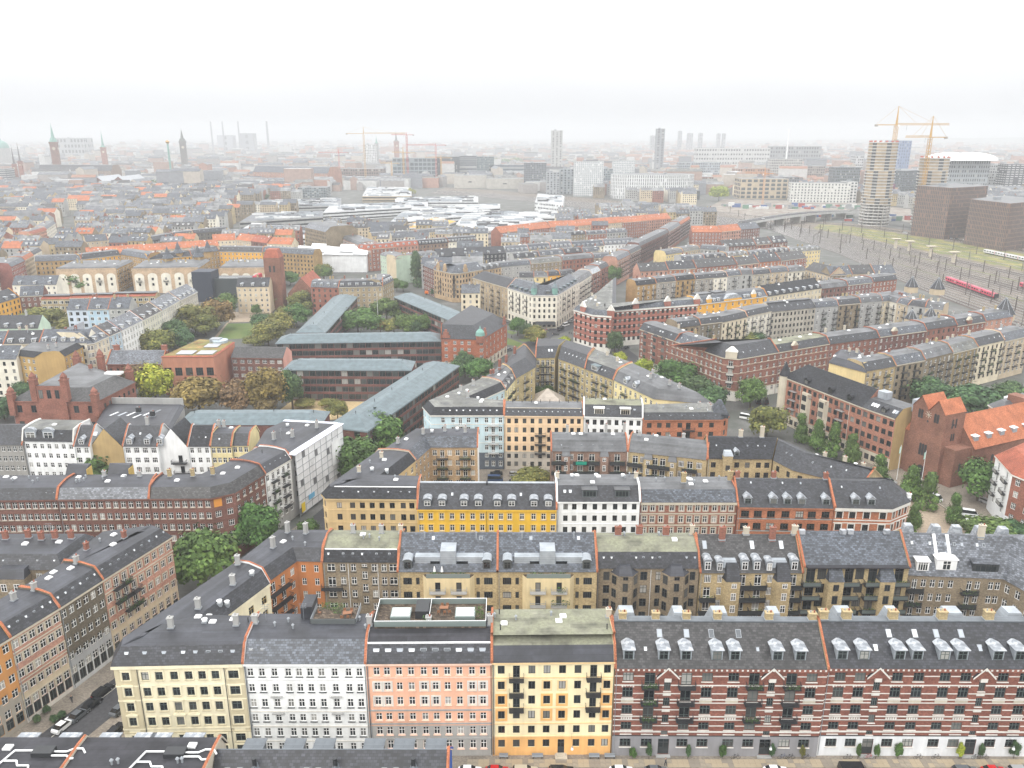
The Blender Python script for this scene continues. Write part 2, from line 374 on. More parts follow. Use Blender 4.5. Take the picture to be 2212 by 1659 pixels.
class House:
    def __init__(s, name, label, pts, ed, z=19.0, roof=(1.6, 2.6, SLD, 4.2, .7, FLT), wm=YBR, pm=None, zc=(), cat='apartment house', group=None, det=1, cor=TRS, bands=(), band_m=None, cop=True, chm=None, cop_m=None, corh=.5, z0=0.0):
        s.o = pts[0]; s.z = z; s.det = det; s.wm = wm; s.zc = sorted(zc, key=lambda q: q[0]); s.z0 = z0
        FOOT.append(pts); HOUSES.append(s); s.FP = pts
        s.root = thing(name, label, cat, (s.o[0], s.o[1], 0), 0, group)
        P = [(p[0]-s.o[0], p[1]-s.o[1]) for p in pts]; n = len(P)
        s.party = [isinstance(e, str) and e in 'pP' for e in ed]
        P = offset(P, [.02 if q else 0 for q in s.party]); s.P = P; s.ed = ed
        pm = pm or wm; s.roofaces = []
        run, rise, sm, run2, rise2, fm = roof; s.run, s.rise = run, rise
        rn = [0 if s.party[i] else (ed[i]['run'] if isinstance(ed[i], dict) and ed[i]['run'] is not None else run) for i in range(n)]
        r2 = [0 if s.party[i] else run2 for i in range(n)]
        e0 = offset(P, [0 if q else -.35 for q in s.party]); s1 = offset(P, rn); s2 = offset(s1, r2) if run2 else s1
        s.rn = rn; z1 = z+rise; z2 = z1+rise2; s.z1 = z1; s.z2 = z2; s.s1 = s1; s.s2 = s2
        # walls
        b = MB()
        for i in range(n):
            j = (i+1) % n
            if isinstance(ed[i], dict): s.facade(b, i, ed[i])
            else:
                s.rect(b, i, 0, hypot(P[j][0]-P[i][0], P[j][1]-P[i][1]), z0, z, s.wm if ed[i] == 'b' else pm, ed[i] == 'b')
                if s.party[i]:
                    b.face([(*P[i], z), (*P[j], z), (*s1[j], z1), (*s1[i], z1)], pm)
                    if run2: b.face([(*s1[i], z1), (*s1[j], z1), (*s2[j], z2), (*s2[i], z2)], pm)
        s.wall = b.obj('wall', s.root)
        if det and isinstance(ed[0], dict) and len(pts) == 4: s.pipe(0, [.3], GRM)
        # roof
        b = MB()
        def rf(ps, m): b.face(ps, m); s.roofaces.append(ps)
        for i in range(n):
            j = (i+1) % n
            if not s.party[i]:
                rf([(*e0[i], z-.06), (*e0[j], z-.06), (*s1[j], z1), (*s1[i], z1)], sm)
                if run2: rf([(*s1[i], z1), (*s1[j], z1), (*s2[j], z2), (*s2[i], z2)], fm)
        rf([(*p, z2) for p in s2], fm)
        s.roof = b.obj('roof', s.root)
        # cornice and string courses
        if cor:
            c0 = offset(P, [0 if q else -.38 for q in s.party]); b = MB()
            for i in range(n):
                if isinstance(ed[i], dict):
                    j = (i+1) % n
                    b.face([(*c0[i], z-corh), (*c0[j], z-corh), (*c0[j], z-.07), (*c0[i], z-.07)], cor); b.face([(*P[i], z-corh), (*P[j], z-corh), (*c0[j], z-corh), (*c0[i], z-corh)][::-1], cor)
            b.obj('cornice', s.root)
        for q in bands:
            zz, hh = q[0], q[1]; m = q[2] if len(q) > 2 else (band_m or TRW)
            c0 = offset(P, [0 if t else -.09 for t in s.party]); b = MB()
            for i in range(n):
                if isinstance(ed[i], dict) and not ed[i]['nb']:
                    j = (i+1) % n; e = ed[i]; t, L, _ = s.T(i); cut = []
                    for c, x in enumerate(e['cx']):
                        cells = [(a-(.75 if (c, r) in e['bal'] else 0), h, e['ww'].get(c, e['w'])) for r, (a, h) in enumerate(e['cr'].get(c, e['rows']))]+([e['g'][:3]] if e['g'] else [])
                        cut += [(x-w/2-.03, x+w/2+.03) for a, h, w in cells if a < zz+hh and h > zz]
                    x0 = None; segs = []
                    for a, h in sorted(cut)+[(None, None)]:
                        A = c0[i] if x0 is None else t(x0, -.09, 0)[:2]; A2 = P[i] if x0 is None else t(x0, 0, 0)[:2]
                        B = c0[j] if a is None else t(a, -.09, 0)[:2]; B2 = P[j] if a is None else t(a, 0, 0)[:2]
                        if (a is None or a > (x0 or 0)+.05): segs.append((A, B, A2, B2))
                        x0 = h if h is None else max(h, x0 or 0)
                    for A, B, A2, B2 in segs: b.face([(*A, zz), (*B, zz), (*B, zz+hh), (*A, zz+hh)], m); b.face([(*A, zz+hh), (*B, zz+hh), (*B2, zz+hh), (*A2, zz+hh)], m)
            b.obj('string_course', s.root)
        # tile-coped fire walls
        for i in range(n):
            if ed[i] == 'P' and cop:
                j = (i+1) % n; prof = [(*e0[i], z-.1), (*s1[i], z1)]+([(*s2[i], z2), (*s2[j], z2)] if run2 else [])+[(*s1[j], z1), (*e0[j], z-.1)]
                nx = offset(P, [-.45 if q == i else 0 for q in range(n)]); off = (nx[i][0]-P[i][0], nx[i][1]-P[i][1]); b = MB(); cmm = cop_m or TIL
                for a, c in zip(prof, prof[1:]):
                    if hypot(a[0]-c[0], a[1]-c[1])+abs(a[2]-c[2]) < .05: continue
                    q = [(a[0]-off[0]*.5, a[1]-off[1]*.5), (a[0]+off[0]*.5, a[1]+off[1]*.5), (c[0]+off[0]*.5, c[1]+off[1]*.5), (c[0]-off[0]*.5, c[1]-off[1]*.5)]
                    lo = [(q[0][0], q[0][1], a[2]), (q[1][0], q[1][1], a[2]), (q[2][0], q[2][1], c[2]), (q[3][0], q[3][1], c[2])]; hi = [(x, y, zz+.42) for x, y, zz in lo]
                    mid = [((hi[0][0]+hi[1][0])/2, (hi[0][1]+hi[1][1])/2, hi[0][2]+.14), ((hi[2][0]+hi[3][0])/2, (hi[2][1]+hi[3][1])/2, hi[2][2]+.14)]
                    b.face([lo[3], lo[0], hi[0], hi[3]], pm if pm else wm); b.face([lo[1], lo[2], hi[2], hi[1]], pm if pm else wm)
                    b.face([hi[3], hi[0], mid[0], mid[1]], cmm); b.face([hi[1], hi[2], mid[1], mid[0]], cmm); b.face([lo[0], lo[1], hi[1], mid[0], hi[0]], cmm); b.face([lo[2], lo[3], hi[3], mid[1], hi[2]], cmm)
                b.obj('fire_wall', s.root)
    def T(s, i):
        p = s.P[i]; q = s.P[(i+1) % len(s.P)]; d = hypot(q[0]-p[0], q[1]-p[1]); u = ((q[0]-p[0])/d, (q[1]-p[1])/d)
        return (lambda x, y, z: (p[0]+u[0]*x-u[1]*y, p[1]+u[1]*x+u[0]*y, z)), d, atan2(u[1], u[0])
    def rect(s, b, i, x0, x1, z0, z1, wm, split=True):
        if x1-x0 < .01 or z1-z0 < .01: return
        t, _, _ = s.T(i); cuts = [z0]+[q[0] for q in s.zc if split and z0 < q[0] < z1]+[z1]
        for a, c in zip(cuts, cuts[1:]):
            m = wm
            if split:
                for zz, mm in reversed(s.zc):
                    if (a+c)/2 < zz: m = mm
            b.face([t(x0, 0, a), t(x1, 0, a), t(x1, 0, c), t(x0, 0, c)], m)
    def facade(s, b, i, e):
        t, L, rz = s.T(i); wm = e['wm'] or s.wm; w0 = e['w']
        xs = e['xs']
        if xs is None:
            n = e['n']; mg = e['mg'] if e['mg'] is not None else L/n/2; xs = [mg+(L-2*mg)*k/max(1, n-1) for k in range(n)] if n > 1 else [L/2]
        e['cx'] = xs; hole = s.det > 0; joined = MB() if not hole else None
        xc = 0
        for c, x in enumerate(xs):
            w = e['ww'].get(c, w0); rows = e['cr'].get(c, e['rows']); g = e['g']
            cells = []
            for r, (a, h) in enumerate(rows): cells.append([a, h, w, r])
            if g: cells.append([g[0], g[1], g[2], 'g'])
            W_ = max([q[2] for q in cells]+[w])
            if hole and s.rect(b, i, xc, x-W_/2, s.z0, s.z, wm): pass
            zc = s.z
            for a, h, cw, r in sorted(cells, key=lambda q: -q[1]):
                kind = e['k']; isb = (c, r) in e['bal']; door = r == 'g' and c in e['gd'] or (r == len(rows)-1 and not g and c in e['gd'])
                if isb: a -= .75; kind = 'b'
                if r == 'g' and len(g) > 3: kind = g[3]
                if door: a = .35
                if hole:
                    s.rect(b, i, x-W_/2, x+W_/2, h, zc, wm); zc = a
                    for sg in (-1, 1):
                        if W_-cw > .02: s.rect(b, i, *((x-W_/2, x-cw/2) if sg < 0 else (x+cw/2, x+W_/2)), a, h, wm)
                    dp = .13; l, q = x-cw/2, x+cw/2
                    for ps in ([(l, 0, a), (l, dp, a), (l, dp, h), (l, 0, h)], [(q, dp, a), (q, 0, a), (q, 0, h), (q, dp, h)], [(l, 0, h), (l, dp, h), (q, dp, h), (q, 0, h)], [(l, dp, a), (l, 0, a), (q, 0, a), (q, dp, a)]):
                        b.face([t(*p) for p in ps], wm)
                    at = (*t(x, .12, a)[:2], a)
                    if door: ob('door', door_mesh(cw, h-a, e['dk']), s.root, at, rz)
                    else:
                        su = e['su']; hd = e['hd'].get((c, r), e['hood']) if su else 0
                        if s.det > 1:
                            o = ob('window', win_mesh(cw, h-a, kind, e['fr'] if r != 'g' else GRF, su if r != 'g' else None, e['sill'], False, hd), s.root, at, rz); ob('pane', pane_mesh(cw, h-a), o)
                        else: ob('window', win_mesh(cw, h-a, kind, e['fr'] if r != 'g' else DKF, su if r != 'g' else None, e['sill'], True, hd), s.root, at, rz)
                    if isb:
                        o = ob('balcony', balcony_mesh(e['bw'], e['bd'], e['bm'], solid=e['solid']), s.root, (*t(x, -.003, a)[:2], a-.1), rz)
                        if e['plants'] and random.random() < e['plants']: plants(o, round(e['bw']*.8, 1), .9, random.randint(0, 4), (0, -1.0, .15))
                else:
                    joined.T = lambda px, py, pz: t(x+px, py-.05, a+pz); hh = h-a; m = e['fr']
                    joined.box(-cw/2, cw/2, 0, .04, 0, hh, m, skip='tb'); ax = (cw-.34)/2
                    zt = hh*.62
                    for xa in (-cw/2+.12, .05): joined.face([(xa, -.012, .12), (xa+ax, -.012, .12), (xa+ax, -.012, hh-.12), (xa, -.012, hh-.12)], GLJ)
                    if isb:
                        joined.T = None; ob('balcony', balcony_mesh(e['bw'], e['bd'], e['bm'], .45), s.root, (*t(x, -.003, a)[:2], a-.1), rz)
            if hole: s.rect(b, i, x-W_/2, x+W_/2, s.z0, zc, wm); xc = x+W_/2
        s.rect(b, i, xc, L, s.z0, s.z, wm)
        if joined and joined.f: joined.T = None; joined.obj('windows', s.root)['kind'] = 'stuff'
    # ---- things on the roof
    def zat(s, x, y):
        best = None
        for ps in s.roofaces:
            n = len(ps); ins = False; j = n-1
            for i in range(n):
                if (ps[i][1] > y) != (ps[j][1] > y) and x < (ps[j][0]-ps[i][0])*(y-ps[i][1])/(ps[j][1]-ps[i][1])+ps[i][0]: ins = not ins
                j = i
            if ins:
                k = 2 if hypot(ps[1][0]-ps[0][0], ps[1][1]-ps[0][1]) > .01 else 3
                nn = crs(sub(ps[1], ps[0]), sub(ps[k], ps[0])) if k < n else (0, 0, 1)
                z = ps[0][2]-((x-ps[0][0])*nn[0]+(y-ps[0][1])*nn[1])/nn[2] if abs(nn[2]) > 1e-6 else ps[0][2]
                best = z if best is None else max(best, z)
        return s.z1 if best is None else best
    def pt(s, fx, fy):
        P = s.P; a, b_, c, d = P[0], P[1], P[2], P[-1]
        f = (a[0]+(b_[0]-a[0])*fx, a[1]+(b_[1]-a[1])*fx); k = (d[0]+(c[0]-d[0])*fx, d[1]+(c[1]-d[1])*fx)
        return (f[0]+(k[0]-f[0])*fy, f[1]+(k[1]-f[1])*fy)
    def chim(s, items, m=None, w=.9, d=.7, h=1.6, pots=2, world=False):
        for q in items:
            x, y = (q[0]-s.o[0], q[1]-s.o[1]) if world else s.pt(q[0], q[1])
            ob('chimney', chimney_mesh(w, d, q[2] if len(q) > 2 else h, m or TRS, pots), s.root, (x, y, s.zat(x, y)), s.T(0)[2])
        return s
    def top(s, kind, items, world=False):
        for q in items:
            x, y = (q[0]-s.o[0], q[1]-s.o[1]) if world else s.pt(*q)
            ob(HN[kind], hatch_mesh(kind), s.root, (x, y, s.zat(x, y)), s.T(0)[2])
        return s
    def clutter(s, nc=2, nh=2, nv=3, m=None, lo=.3, hi=.75):
        R = random
        s.chim([(R.uniform(.08, .92), R.uniform(lo+.1, hi)) for _ in range(nc)], m, pots=R.choice((1, 2)), h=R.choice((1.3, 1.7, 2.0)))
        s.top('dome', [(R.uniform(.08, .92), R.uniform(lo, hi)) for _ in range(nh)]); s.top('vent', [(R.uniform(.08, .92), R.uniform(lo, hi)) for _ in range(nv)])
        return s
    def slope(s, i, x, f, stage=0):
        """point on the first slope above edge i at x metres along it, f of the way up; returns local pos, rz, tilt"""
        t, L, rz = s.T(i); run, rise = s.rn[i], s.rise
        p = t(x, run*f, s.z+rise*f); return p, rz, atan2(rise, run)
    def sky(s, i, xs, f=.5, w=.8, h=1.1):
        L = s.T(i)[1]
        for x in (xs if not isinstance(xs, int) else [L*(k+.5)/xs for k in range(xs)]):
            p, rz, ti = s.slope(i, x, f); o = ob('skylight', skylight_mesh(w, h), s.root, p); o.rotation_euler = (ti, 0, rz)
        return s
    def dorm(s, i, xs, y=.5, w=1.5, h=1.75, kind='hip', wall=None, roof=None, fr=None, k='c', wf=.8):
        t, L, rz = s.T(i); sl = s.rise/s.rn[i]
        for x in (xs if not isinstance(xs, int) else [L*(q+.5)/xs for q in range(xs)]):
            p = t(x, y, s.z+sl*y); o = ob('dormer', dormer_mesh(w, h, sl, kind, wall or ZNC, roof or ZNL), s.root, p, rz)
            ob('window', win_mesh(round(w*wf, 2), round(h*.78, 2), k, fr or WH), o, (0, -.05, h*.12))
        return s
    def pipe(s, i, xs, m=None):
        t, L, rz = s.T(i)
        for x in xs:
            b = MB(t); b.bar((x, -.12, s.z-.5), (x, -.12, .3), .06, m or RAIL); b.obj('downpipe', s.root)
        return s
    def local(s, name, fn, i=0, parent=None):
        """one more part, drawn in the frame of edge i (x along it, y inwards)"""
        b = MB(s.T(i)[0]); fn(b); o = b.obj(name, parent or s.root)
        if name in ('window_ornament', 'dentil_course', 'stair_gable', 'terrace_railing'): o['kind'] = 'stuff'
        return o
    def pieces(s, name, boxes, m, i=0):
        for q in boxes:
            b = MB(s.T(i)[0]); b.box(*q, m); b.obj(name, s.root)
        return s
    def frames(s, items, m, i=0, t=.3):
        """flat stucco frames round window openings: (x, z0, z1, half width)"""
        for x, z0, z1, hw in items:
            b = MB(s.T(i)[0])
            for q in ((x-hw-t, x-hw, z0-t, z1+t), (x+hw, x+hw+t, z0-t, z1+t), (x-hw, x+hw, z1, z1+t), (x-hw, x+hw, z0-t, z0)): b.box(q[0], q[1], -.06, -.005, q[2], q[3], m)
            b.obj('window_surround', s.root)
        return s
    def bay(s, i, x0, x1, d, z0, z1, m, wins=(), splay=0, roof=None, fr=None, bal=None, sidew=(), rh=0, bm=None, y0=0):
        """a projecting bay on edge i: wins are (x, z0, z1, w, kind) on its front"""
        t, L, rz = s.T(i); b = MB(t); A = [(x0-splay, y0+.05), (x0, y0-d), (x1, y0-d), (x1+splay, y0+.05)]
        b.prism(A, z0, z1, m, roof or FLT, skip='b')
        if rh: b.prism([(x0-splay*.9, y0+.05), (x0-.1, y0-d-.1), (x1+.1, y0-d-.1), (x1+splay*.9, y0+.05)], z1+.005, z1+rh, roof or FLT, skip='b', B=[(x0+.3, y0+rh*.6), (x0+.3, y0-d+rh*.6), (x1-.3, y0-d+rh*.6), (x1-.3, y0+rh*.6)])
        o = b.obj('bay', s.root)
        for x, a, h, w, k in wins:
            ob('window', win_mesh(w, h-a, k, fr or WH), o, (*t(x, y0-d-.06, a)[:2], a), rz)
            if bal: ob('balcony', balcony_mesh(bal, 1.1, bm or GRM), o, (*t(x, y0-d-.003, a)[:2], a-.05), rz)
        for a, h, w in sidew:
            for sg in (-1, 1):
                cx = x0-splay/2 if sg < 0 else x1+splay/2; an = atan2(d, splay)*sg
                ob('window', win_mesh(w, h-a, 'c', fr or WH), o, (*t(cx-sg*0+sg*.06*sin(an)*sg, y0-d/2-.06, a)[:2], a), rz-(-an if sg > 0 else -an))
        return o
# ---------------------------------------------------------------- ground and air
def sheet(name, pts, z, m, up=0.0):
    b = MB()
    b.face([(x, y, z) for x, y in pts], m) if not up else b.prism(pts, z, z+up, m, skip='b')
    return structure(b.obj(name))
GRD = mk('city_ground', (.12, .12, .115), 'ground', .9, c2=(.085, .09, .08)); ASP = mk('asphalt', (.048, .048, .052), 'ground', .85); PAV = mk('pavement_stone', (.34, .29, .22), 'ground', .9, c2=(.20, .185, .16))
COB = mk('cobbles', (.215, .185, .15), 'brick', .9); GRS = mk('grass', (.085, .13, .035), 'ground', .95, c2=(.12, .15, .05)); SND = mk('sand', (.50, .38, .21), 'ground', .95); GRV = mk('gravel_path', (.30, .24, .18), 'ground', .95)
sheet('ground', [(-16000, -800), (16000, -800), (16000, 19000), (-16000, 19000)], -.15, GRD)
hb = MB(); hz = mk('haze_air', (1, 1, 1), 'plain'); hn = hz.node_tree; hn.nodes.clear()
pv = hn.nodes.new('ShaderNodeVolumePrincipled'); pv.inputs['Color'].default_value = (.66, .675, .695, 1); pv.inputs['Density'].default_value = .00024; pv.inputs['Anisotropy'].default_value = 0
om = hn.nodes.new('ShaderNodeOutputMaterial'); hn.links.new(pv.outputs[0], om.inputs['Volume'])
hb.box(-16500, 16500, -900, 19500, -1.2, 215, hz); hzo = hb.obj('haze'); hzo['kind'] = 'stuff'

# ---------------------------------------------------------------- the street along the bottom of the view and its front row
sheet('road', [(-41, 96), (130, 96), (130, 116.7), (-41, 116.7)], -.12, ASP)
pave = sheet('pavement', [(-74, 116.95), (130, 116.95), (130, 121), (-74, 121)], -.14, COB, .14)
sl = MB(); sl.box(0, .96, 0, .92, 0, .045, PAV); slm = [sl.mesh('paving_slab')]
for c2 in ((.40, .33, .23), (.27, .235, .19)):
    sl = MB(); sl.box(0, .96, 0, .92, 0, .045, mk('slab_%.2f' % c2[0], c2, 'paint')); slm.append(sl.mesh('paving_slab'))
for r in range(2):
    for i in range(118): ob('paving_slab', slm[(i//2*7+r*3) % 3 if random.random() < .7 else 1], pave, (-8+i*.99, 117.25+r*.95, .003))
kb = MB(); kb.box(-41, 130, 116.72, 116.98, -.12, .02, TRG); structure(kb.obj('kerb'))

CRM = paint(.80, .73, .53); CRD = paint(.56, .49, .33)
R1 = -.0
c1 = House('corner_house', 'cream stucco corner house with ochre end bays, pediments and a long dark felt roof wing', [(-68.9, 119.2), (-46.6, 119.9), (-46.4, 131.6), (-55.6, 131.8), (-49.6, 146.2), (-58.6, 150.6), (-70.2, 123.4)],
    [F(rows=[(16.6, 18.3), (13.3, 15.1), (10.2, 12.0), (7.1, 8.9), (3.4, 5.1), (.9, 2.6)], xs=[1.9, 5.2, 7.6, 10.2, 12.7, 15.0, 17.3, 20.4], w=1.3, fr=GRF, su=CRM, sill=CRD, ww={7: 1.75}, hd={(3, 2): 1, (4, 2): 1, (3, 3): 2, (4, 3): 2, (0, 2): 1, (0, 3): 2, (0, 1): 1}), 'P', 'b',
     F(n=4, rows=[(15.8, 17.6), (12.6, 14.4), (9.4, 11.2), (6.2, 8)], w=1.5, k='c', fr=mk('ochre_joinery', (.45, .33, .14), 'plain')), 'P', F(n=7, rows=RW(18.2, 5), w=1.2, fr=GRF), F(n=1, rows=RW(18.2, 5), w=1.0, fr=GRF)],
    z=19.8, roof=(1.5, 2.7, SLD, 3.4, .45, FLT), wm=CRM, zc=[(5.6, CRM)], det=2, cor=CRM, corh=.7, bands=[(15.35, .25, CRM), (12.35, .25, CRM), (6.3, .25, CRM), (5.5, .2, CRD)], pm=WHT)
c1.sky(0, [2.2, 5.3, 8.6, 11.9, 14.0, 16.2, 18.3, 20.4], .5, .8, 1.3).pipe(0, [4.0, 18.9])
c1.pieces('ochre_panel', [(x0, x1, -.07, -.01, z0, z1) for xa, xb, xw in ((.05, 3.8, 1.9), (19.1, 22.2, 20.4)) for x0, x1, z0, z1 in ((xa, xw-1.0, 5.8, 19.05), (xw+1.0, xb, 5.8, 19.05), (xw-1.0, xw+1.0, 15.45, 16.5), (xw-1.0, xw+1.0, 12.45, 13.2), (xw-1.0, xw+1.0, 9.2, 10.1), (xw-1.0, xw+1.0, 6.55, 7.0))], CRD)
c1.chim([(-61, 125.6), (-49.6, 126.4), (-58.6, 132.2), (-54.9, 140.6), (-56.4, 148.3)], TRG, world=True, h=2.0, pots=1)
c1.top('dome', [(-54.2, 127.4), (-57.6, 129.4), (-56.6, 131.4), (-50.8, 128.4)], True).top('fan', [(-55.6, 127.3), (-55.6, 134.8), (-54.6, 135.8), (-52.4, 144.6)], True)
c1.top('pipe', [(-47.8, 127.5)], True)
w1 = House('apartment_house', 'white stucco apartment house with dark slate lower roof and a sunken roof terrace', Q((-46.6, 119.9), (-25.4, 119.9), 12.4), [
    F(rows=[(17.0, 18.6), (13.8, 15.4), (10.6, 12.3), (7.6, 9.1), (4.4, 6.1), (1.2, 2.9)], xs=[1.0, 3.0, 5.2, 7.6, 9.5, 11.4, 13.4, 15.7, 18.1, 20.0], w=1.05, su=None, sill=DKF, hd={}), 'P', 'b', 'P'],
    z=19.8, roof=(2.3, 3.2, SLB, 3.6, .4, FLT), wm=WHT, det=2, cor=WHT, bands=[(16.3, .2, WHT), (9.6, .2, TRW), (6.35, .35, TRW), (3.3, .2, TRW)], pm=WHT)
w1.sky(0, [1.1, 3.1], .45, .8, 1.2).pipe(0, [.15, 21.0]); w1.chim([(.02, .52)], TRG, pots=1); w1.top('mast', [(.1, .6)]).top('vent', [(.3, .55), (.97, .4), (.9, .6), (.36, .4), (.2, .45)]).top('mast', [(.42, .62)])
w1.pieces('window_hood', [(x-1.0, x+1.0, -.4, -.01, zz, zz+.22, ) for x in (5.2, 15.7) for zz in (12.75, 9.25)], TRG)
def terrace(b):
    z = w1.z2
    b.box(10.4, 18.6, 6.2, 6.28, z-.1, z+1.0, ND); b.box(10.4, 10.48, 6.2, 11.5, z-.1, z+1.0, GRM); b.box(18.52, 18.6, 6.2, 11.5, z-.1, z+1.0, GRM); b.box(10.5, 18.5, 6.3, 11.5, z+.02, z+.06, DECK)
ND = plain('smoked_parapet', .10, .11, .11, .4); DECK = mk('timber_deck', (.10, .075, .055), 'slate', .8)
w1.local('roof_terrace', terrace)
w1.local('stair_hut', lambda b: b.box(8.2, 10.3, 8.4, 12.6, w1.z2-.2, w1.z2+2.1, FLT))
PNK = paint(.80, .45, .31); PKL = paint(.82, .57, .45)
p1 = House('apartment_house', 'salmon pink house with white window surrounds, ten sloping roof windows and a roof deck', Q((-25.4, 119.9), (-3.5, 120.1), 12.4), [
    F(rows=[(17.2, 18.8), (14.1, 15.7), (11.0, 12.7), (7.8, 9.3), (4.7, 6.3), (1.6, 3.4)], xs=[1.8, 3.6, 5.7, 7.8, 10.0, 12.0, 14.1, 16.2, 18.4, 20.3], w=1.1, sill=PKL), 'P', 'b', 'P'],
    z=19.8, roof=(1.5, 2.8, SLD, 1.6, .9, FLK), wm=PNK, zc=[(6.6, paint(.40, .39, .37))], det=2, cor=PKL, bands=[(16.6, .22, PKL), (9.75, .32, TRG), (6.9, .3, TRG), (3.7, .2, TRG)], pm=WHT, corh=.45)
p1.sky(0, [1.8+2.05*i for i in range(10)], .48, 1.15, 1.75).pipe(0, [.2, 21.7])
p1.frames([(x, a, h, .58) for x in (1.8, 3.6, 10.0, 12.0, 18.4, 20.3) for a, h in ((14.1, 15.7), (11.0, 12.7))], TRW)
p1.local('roof_edge', lambda b: b.box(.2, 21.7, 1.45, 1.75, p1.z1-.05, p1.z1+.14, WMT))
def rdeck(b):
    z = p1.z2
    b.box(1.0, 20.8, 4.6, 11.9, z-.5, z+.35, DECK)
    for y in (4.62, 11.85): b.box(1.0, 20.8, y, y+.05, z+.35, z+1.45, GLSS); b.box(1.0, 20.8, y-.02, y+.07, z+1.45, z+1.55, WMT)
    for x in (1.0, 20.75, 10.6): b.box(x, x+.05, 4.7, 11.8, z+.35, z+1.45, GLSS); b.box(x-.02, x+.07, 4.7, 11.8, z+1.45, z+1.55, WMT)
GLSS = plain('green_tinted_screen', .17, .21, .20, .15, spec=.6)
p1.local('roof_deck', rdeck)
for x0 in (3.6, 15.2):
    zd = p1.z2+.35; p1.pieces('rooflight', [(x0, x0+3.6, 6.2, 9.4, zd, zd+.9)], GLSS).pieces('rooflight_blind', [(x0+.2, x0+3.4, 6.5+i*.95, 7.1+i*.95, zd+.91, zd+1.05) for i in range(3)], WMT)
p1.local('stair_hood', lambda b: b.box(8.0, 10.4, 7.0, 10.8, p1.z2+.35, p1.z2+1.9, RAIL))
p1.chim([(.0, .45), (.485, .42), (.985, .45)], TRG, pots=2, h=1.9)
ORC = paint(.86, .74, .47); ORD = paint(.80, .45, .17); ORL = paint(.84, .60, .32)
o1 = House('apartment_house', 'pale yellow house with orange bands, dark window frames and a mossy grey felt roof', Q((-3.5, 120.1), (17.95, 120.4), 12.4), [
    F(rows=[(17.3, 19.0), (14.1, 15.8), (11.0, 12.8), (7.9, 9.6), (4.8, 6.4), (1.8, 3.4)], xs=[1.6, 4.25, 6.95, 9.6, 12.3, 15.0, 17.75, 20.15], w=1.2, fr=DKF, k='p', gd=(4,), bal=[(1, 0), (1, 1), (1, 2), (6, 0), (6, 1), (6, 2)], bw=2.6, plants=.3), 'P', 'b', 'P'],
    z=19.9, roof=(1.2, 2.4, FLT, 9.0, 1.4, MOS), wm=ORC, zc=[(4.1, ORD)], det=2, cor=ORL, bands=[(16.4, .28, ORL), (10.2, .12, ORL), (6.75, .28, ORL), (4.0, .25, ORL)], pm=ORC, corh=.4, cop_m=TIL)
o1.frames([(x, a, h, .63) for x in (1.6, 9.6, 12.3, 20.15) for a, h in ((7.9, 9.6), (11.0, 12.8))], ORD, t=.42)
o1.frames([(x, 14.1, 15.8, .63) for x in (1.6, 9.6, 12.3, 20.15)], ORL)
o1.pipe(0, [.15, 21.3]).top('vent', [(.02, .62), (.2, .55), (.5, .65)]).top('dome', [(.1, .45), (.56, .5), (.6, .62)]).top('pipe', [(.07, .3), (.95, .3), (.06, .7), (.95, .85)]).chim([(.985, .6)], TRS)
o1.local('door_step', lambda b: (b.box(11.2, 13.4, -1.3, -.02, -.1, .3, TRS), b.box(11.5, 13.1, -.8, -.02, .3, .5, TRS)) and None)

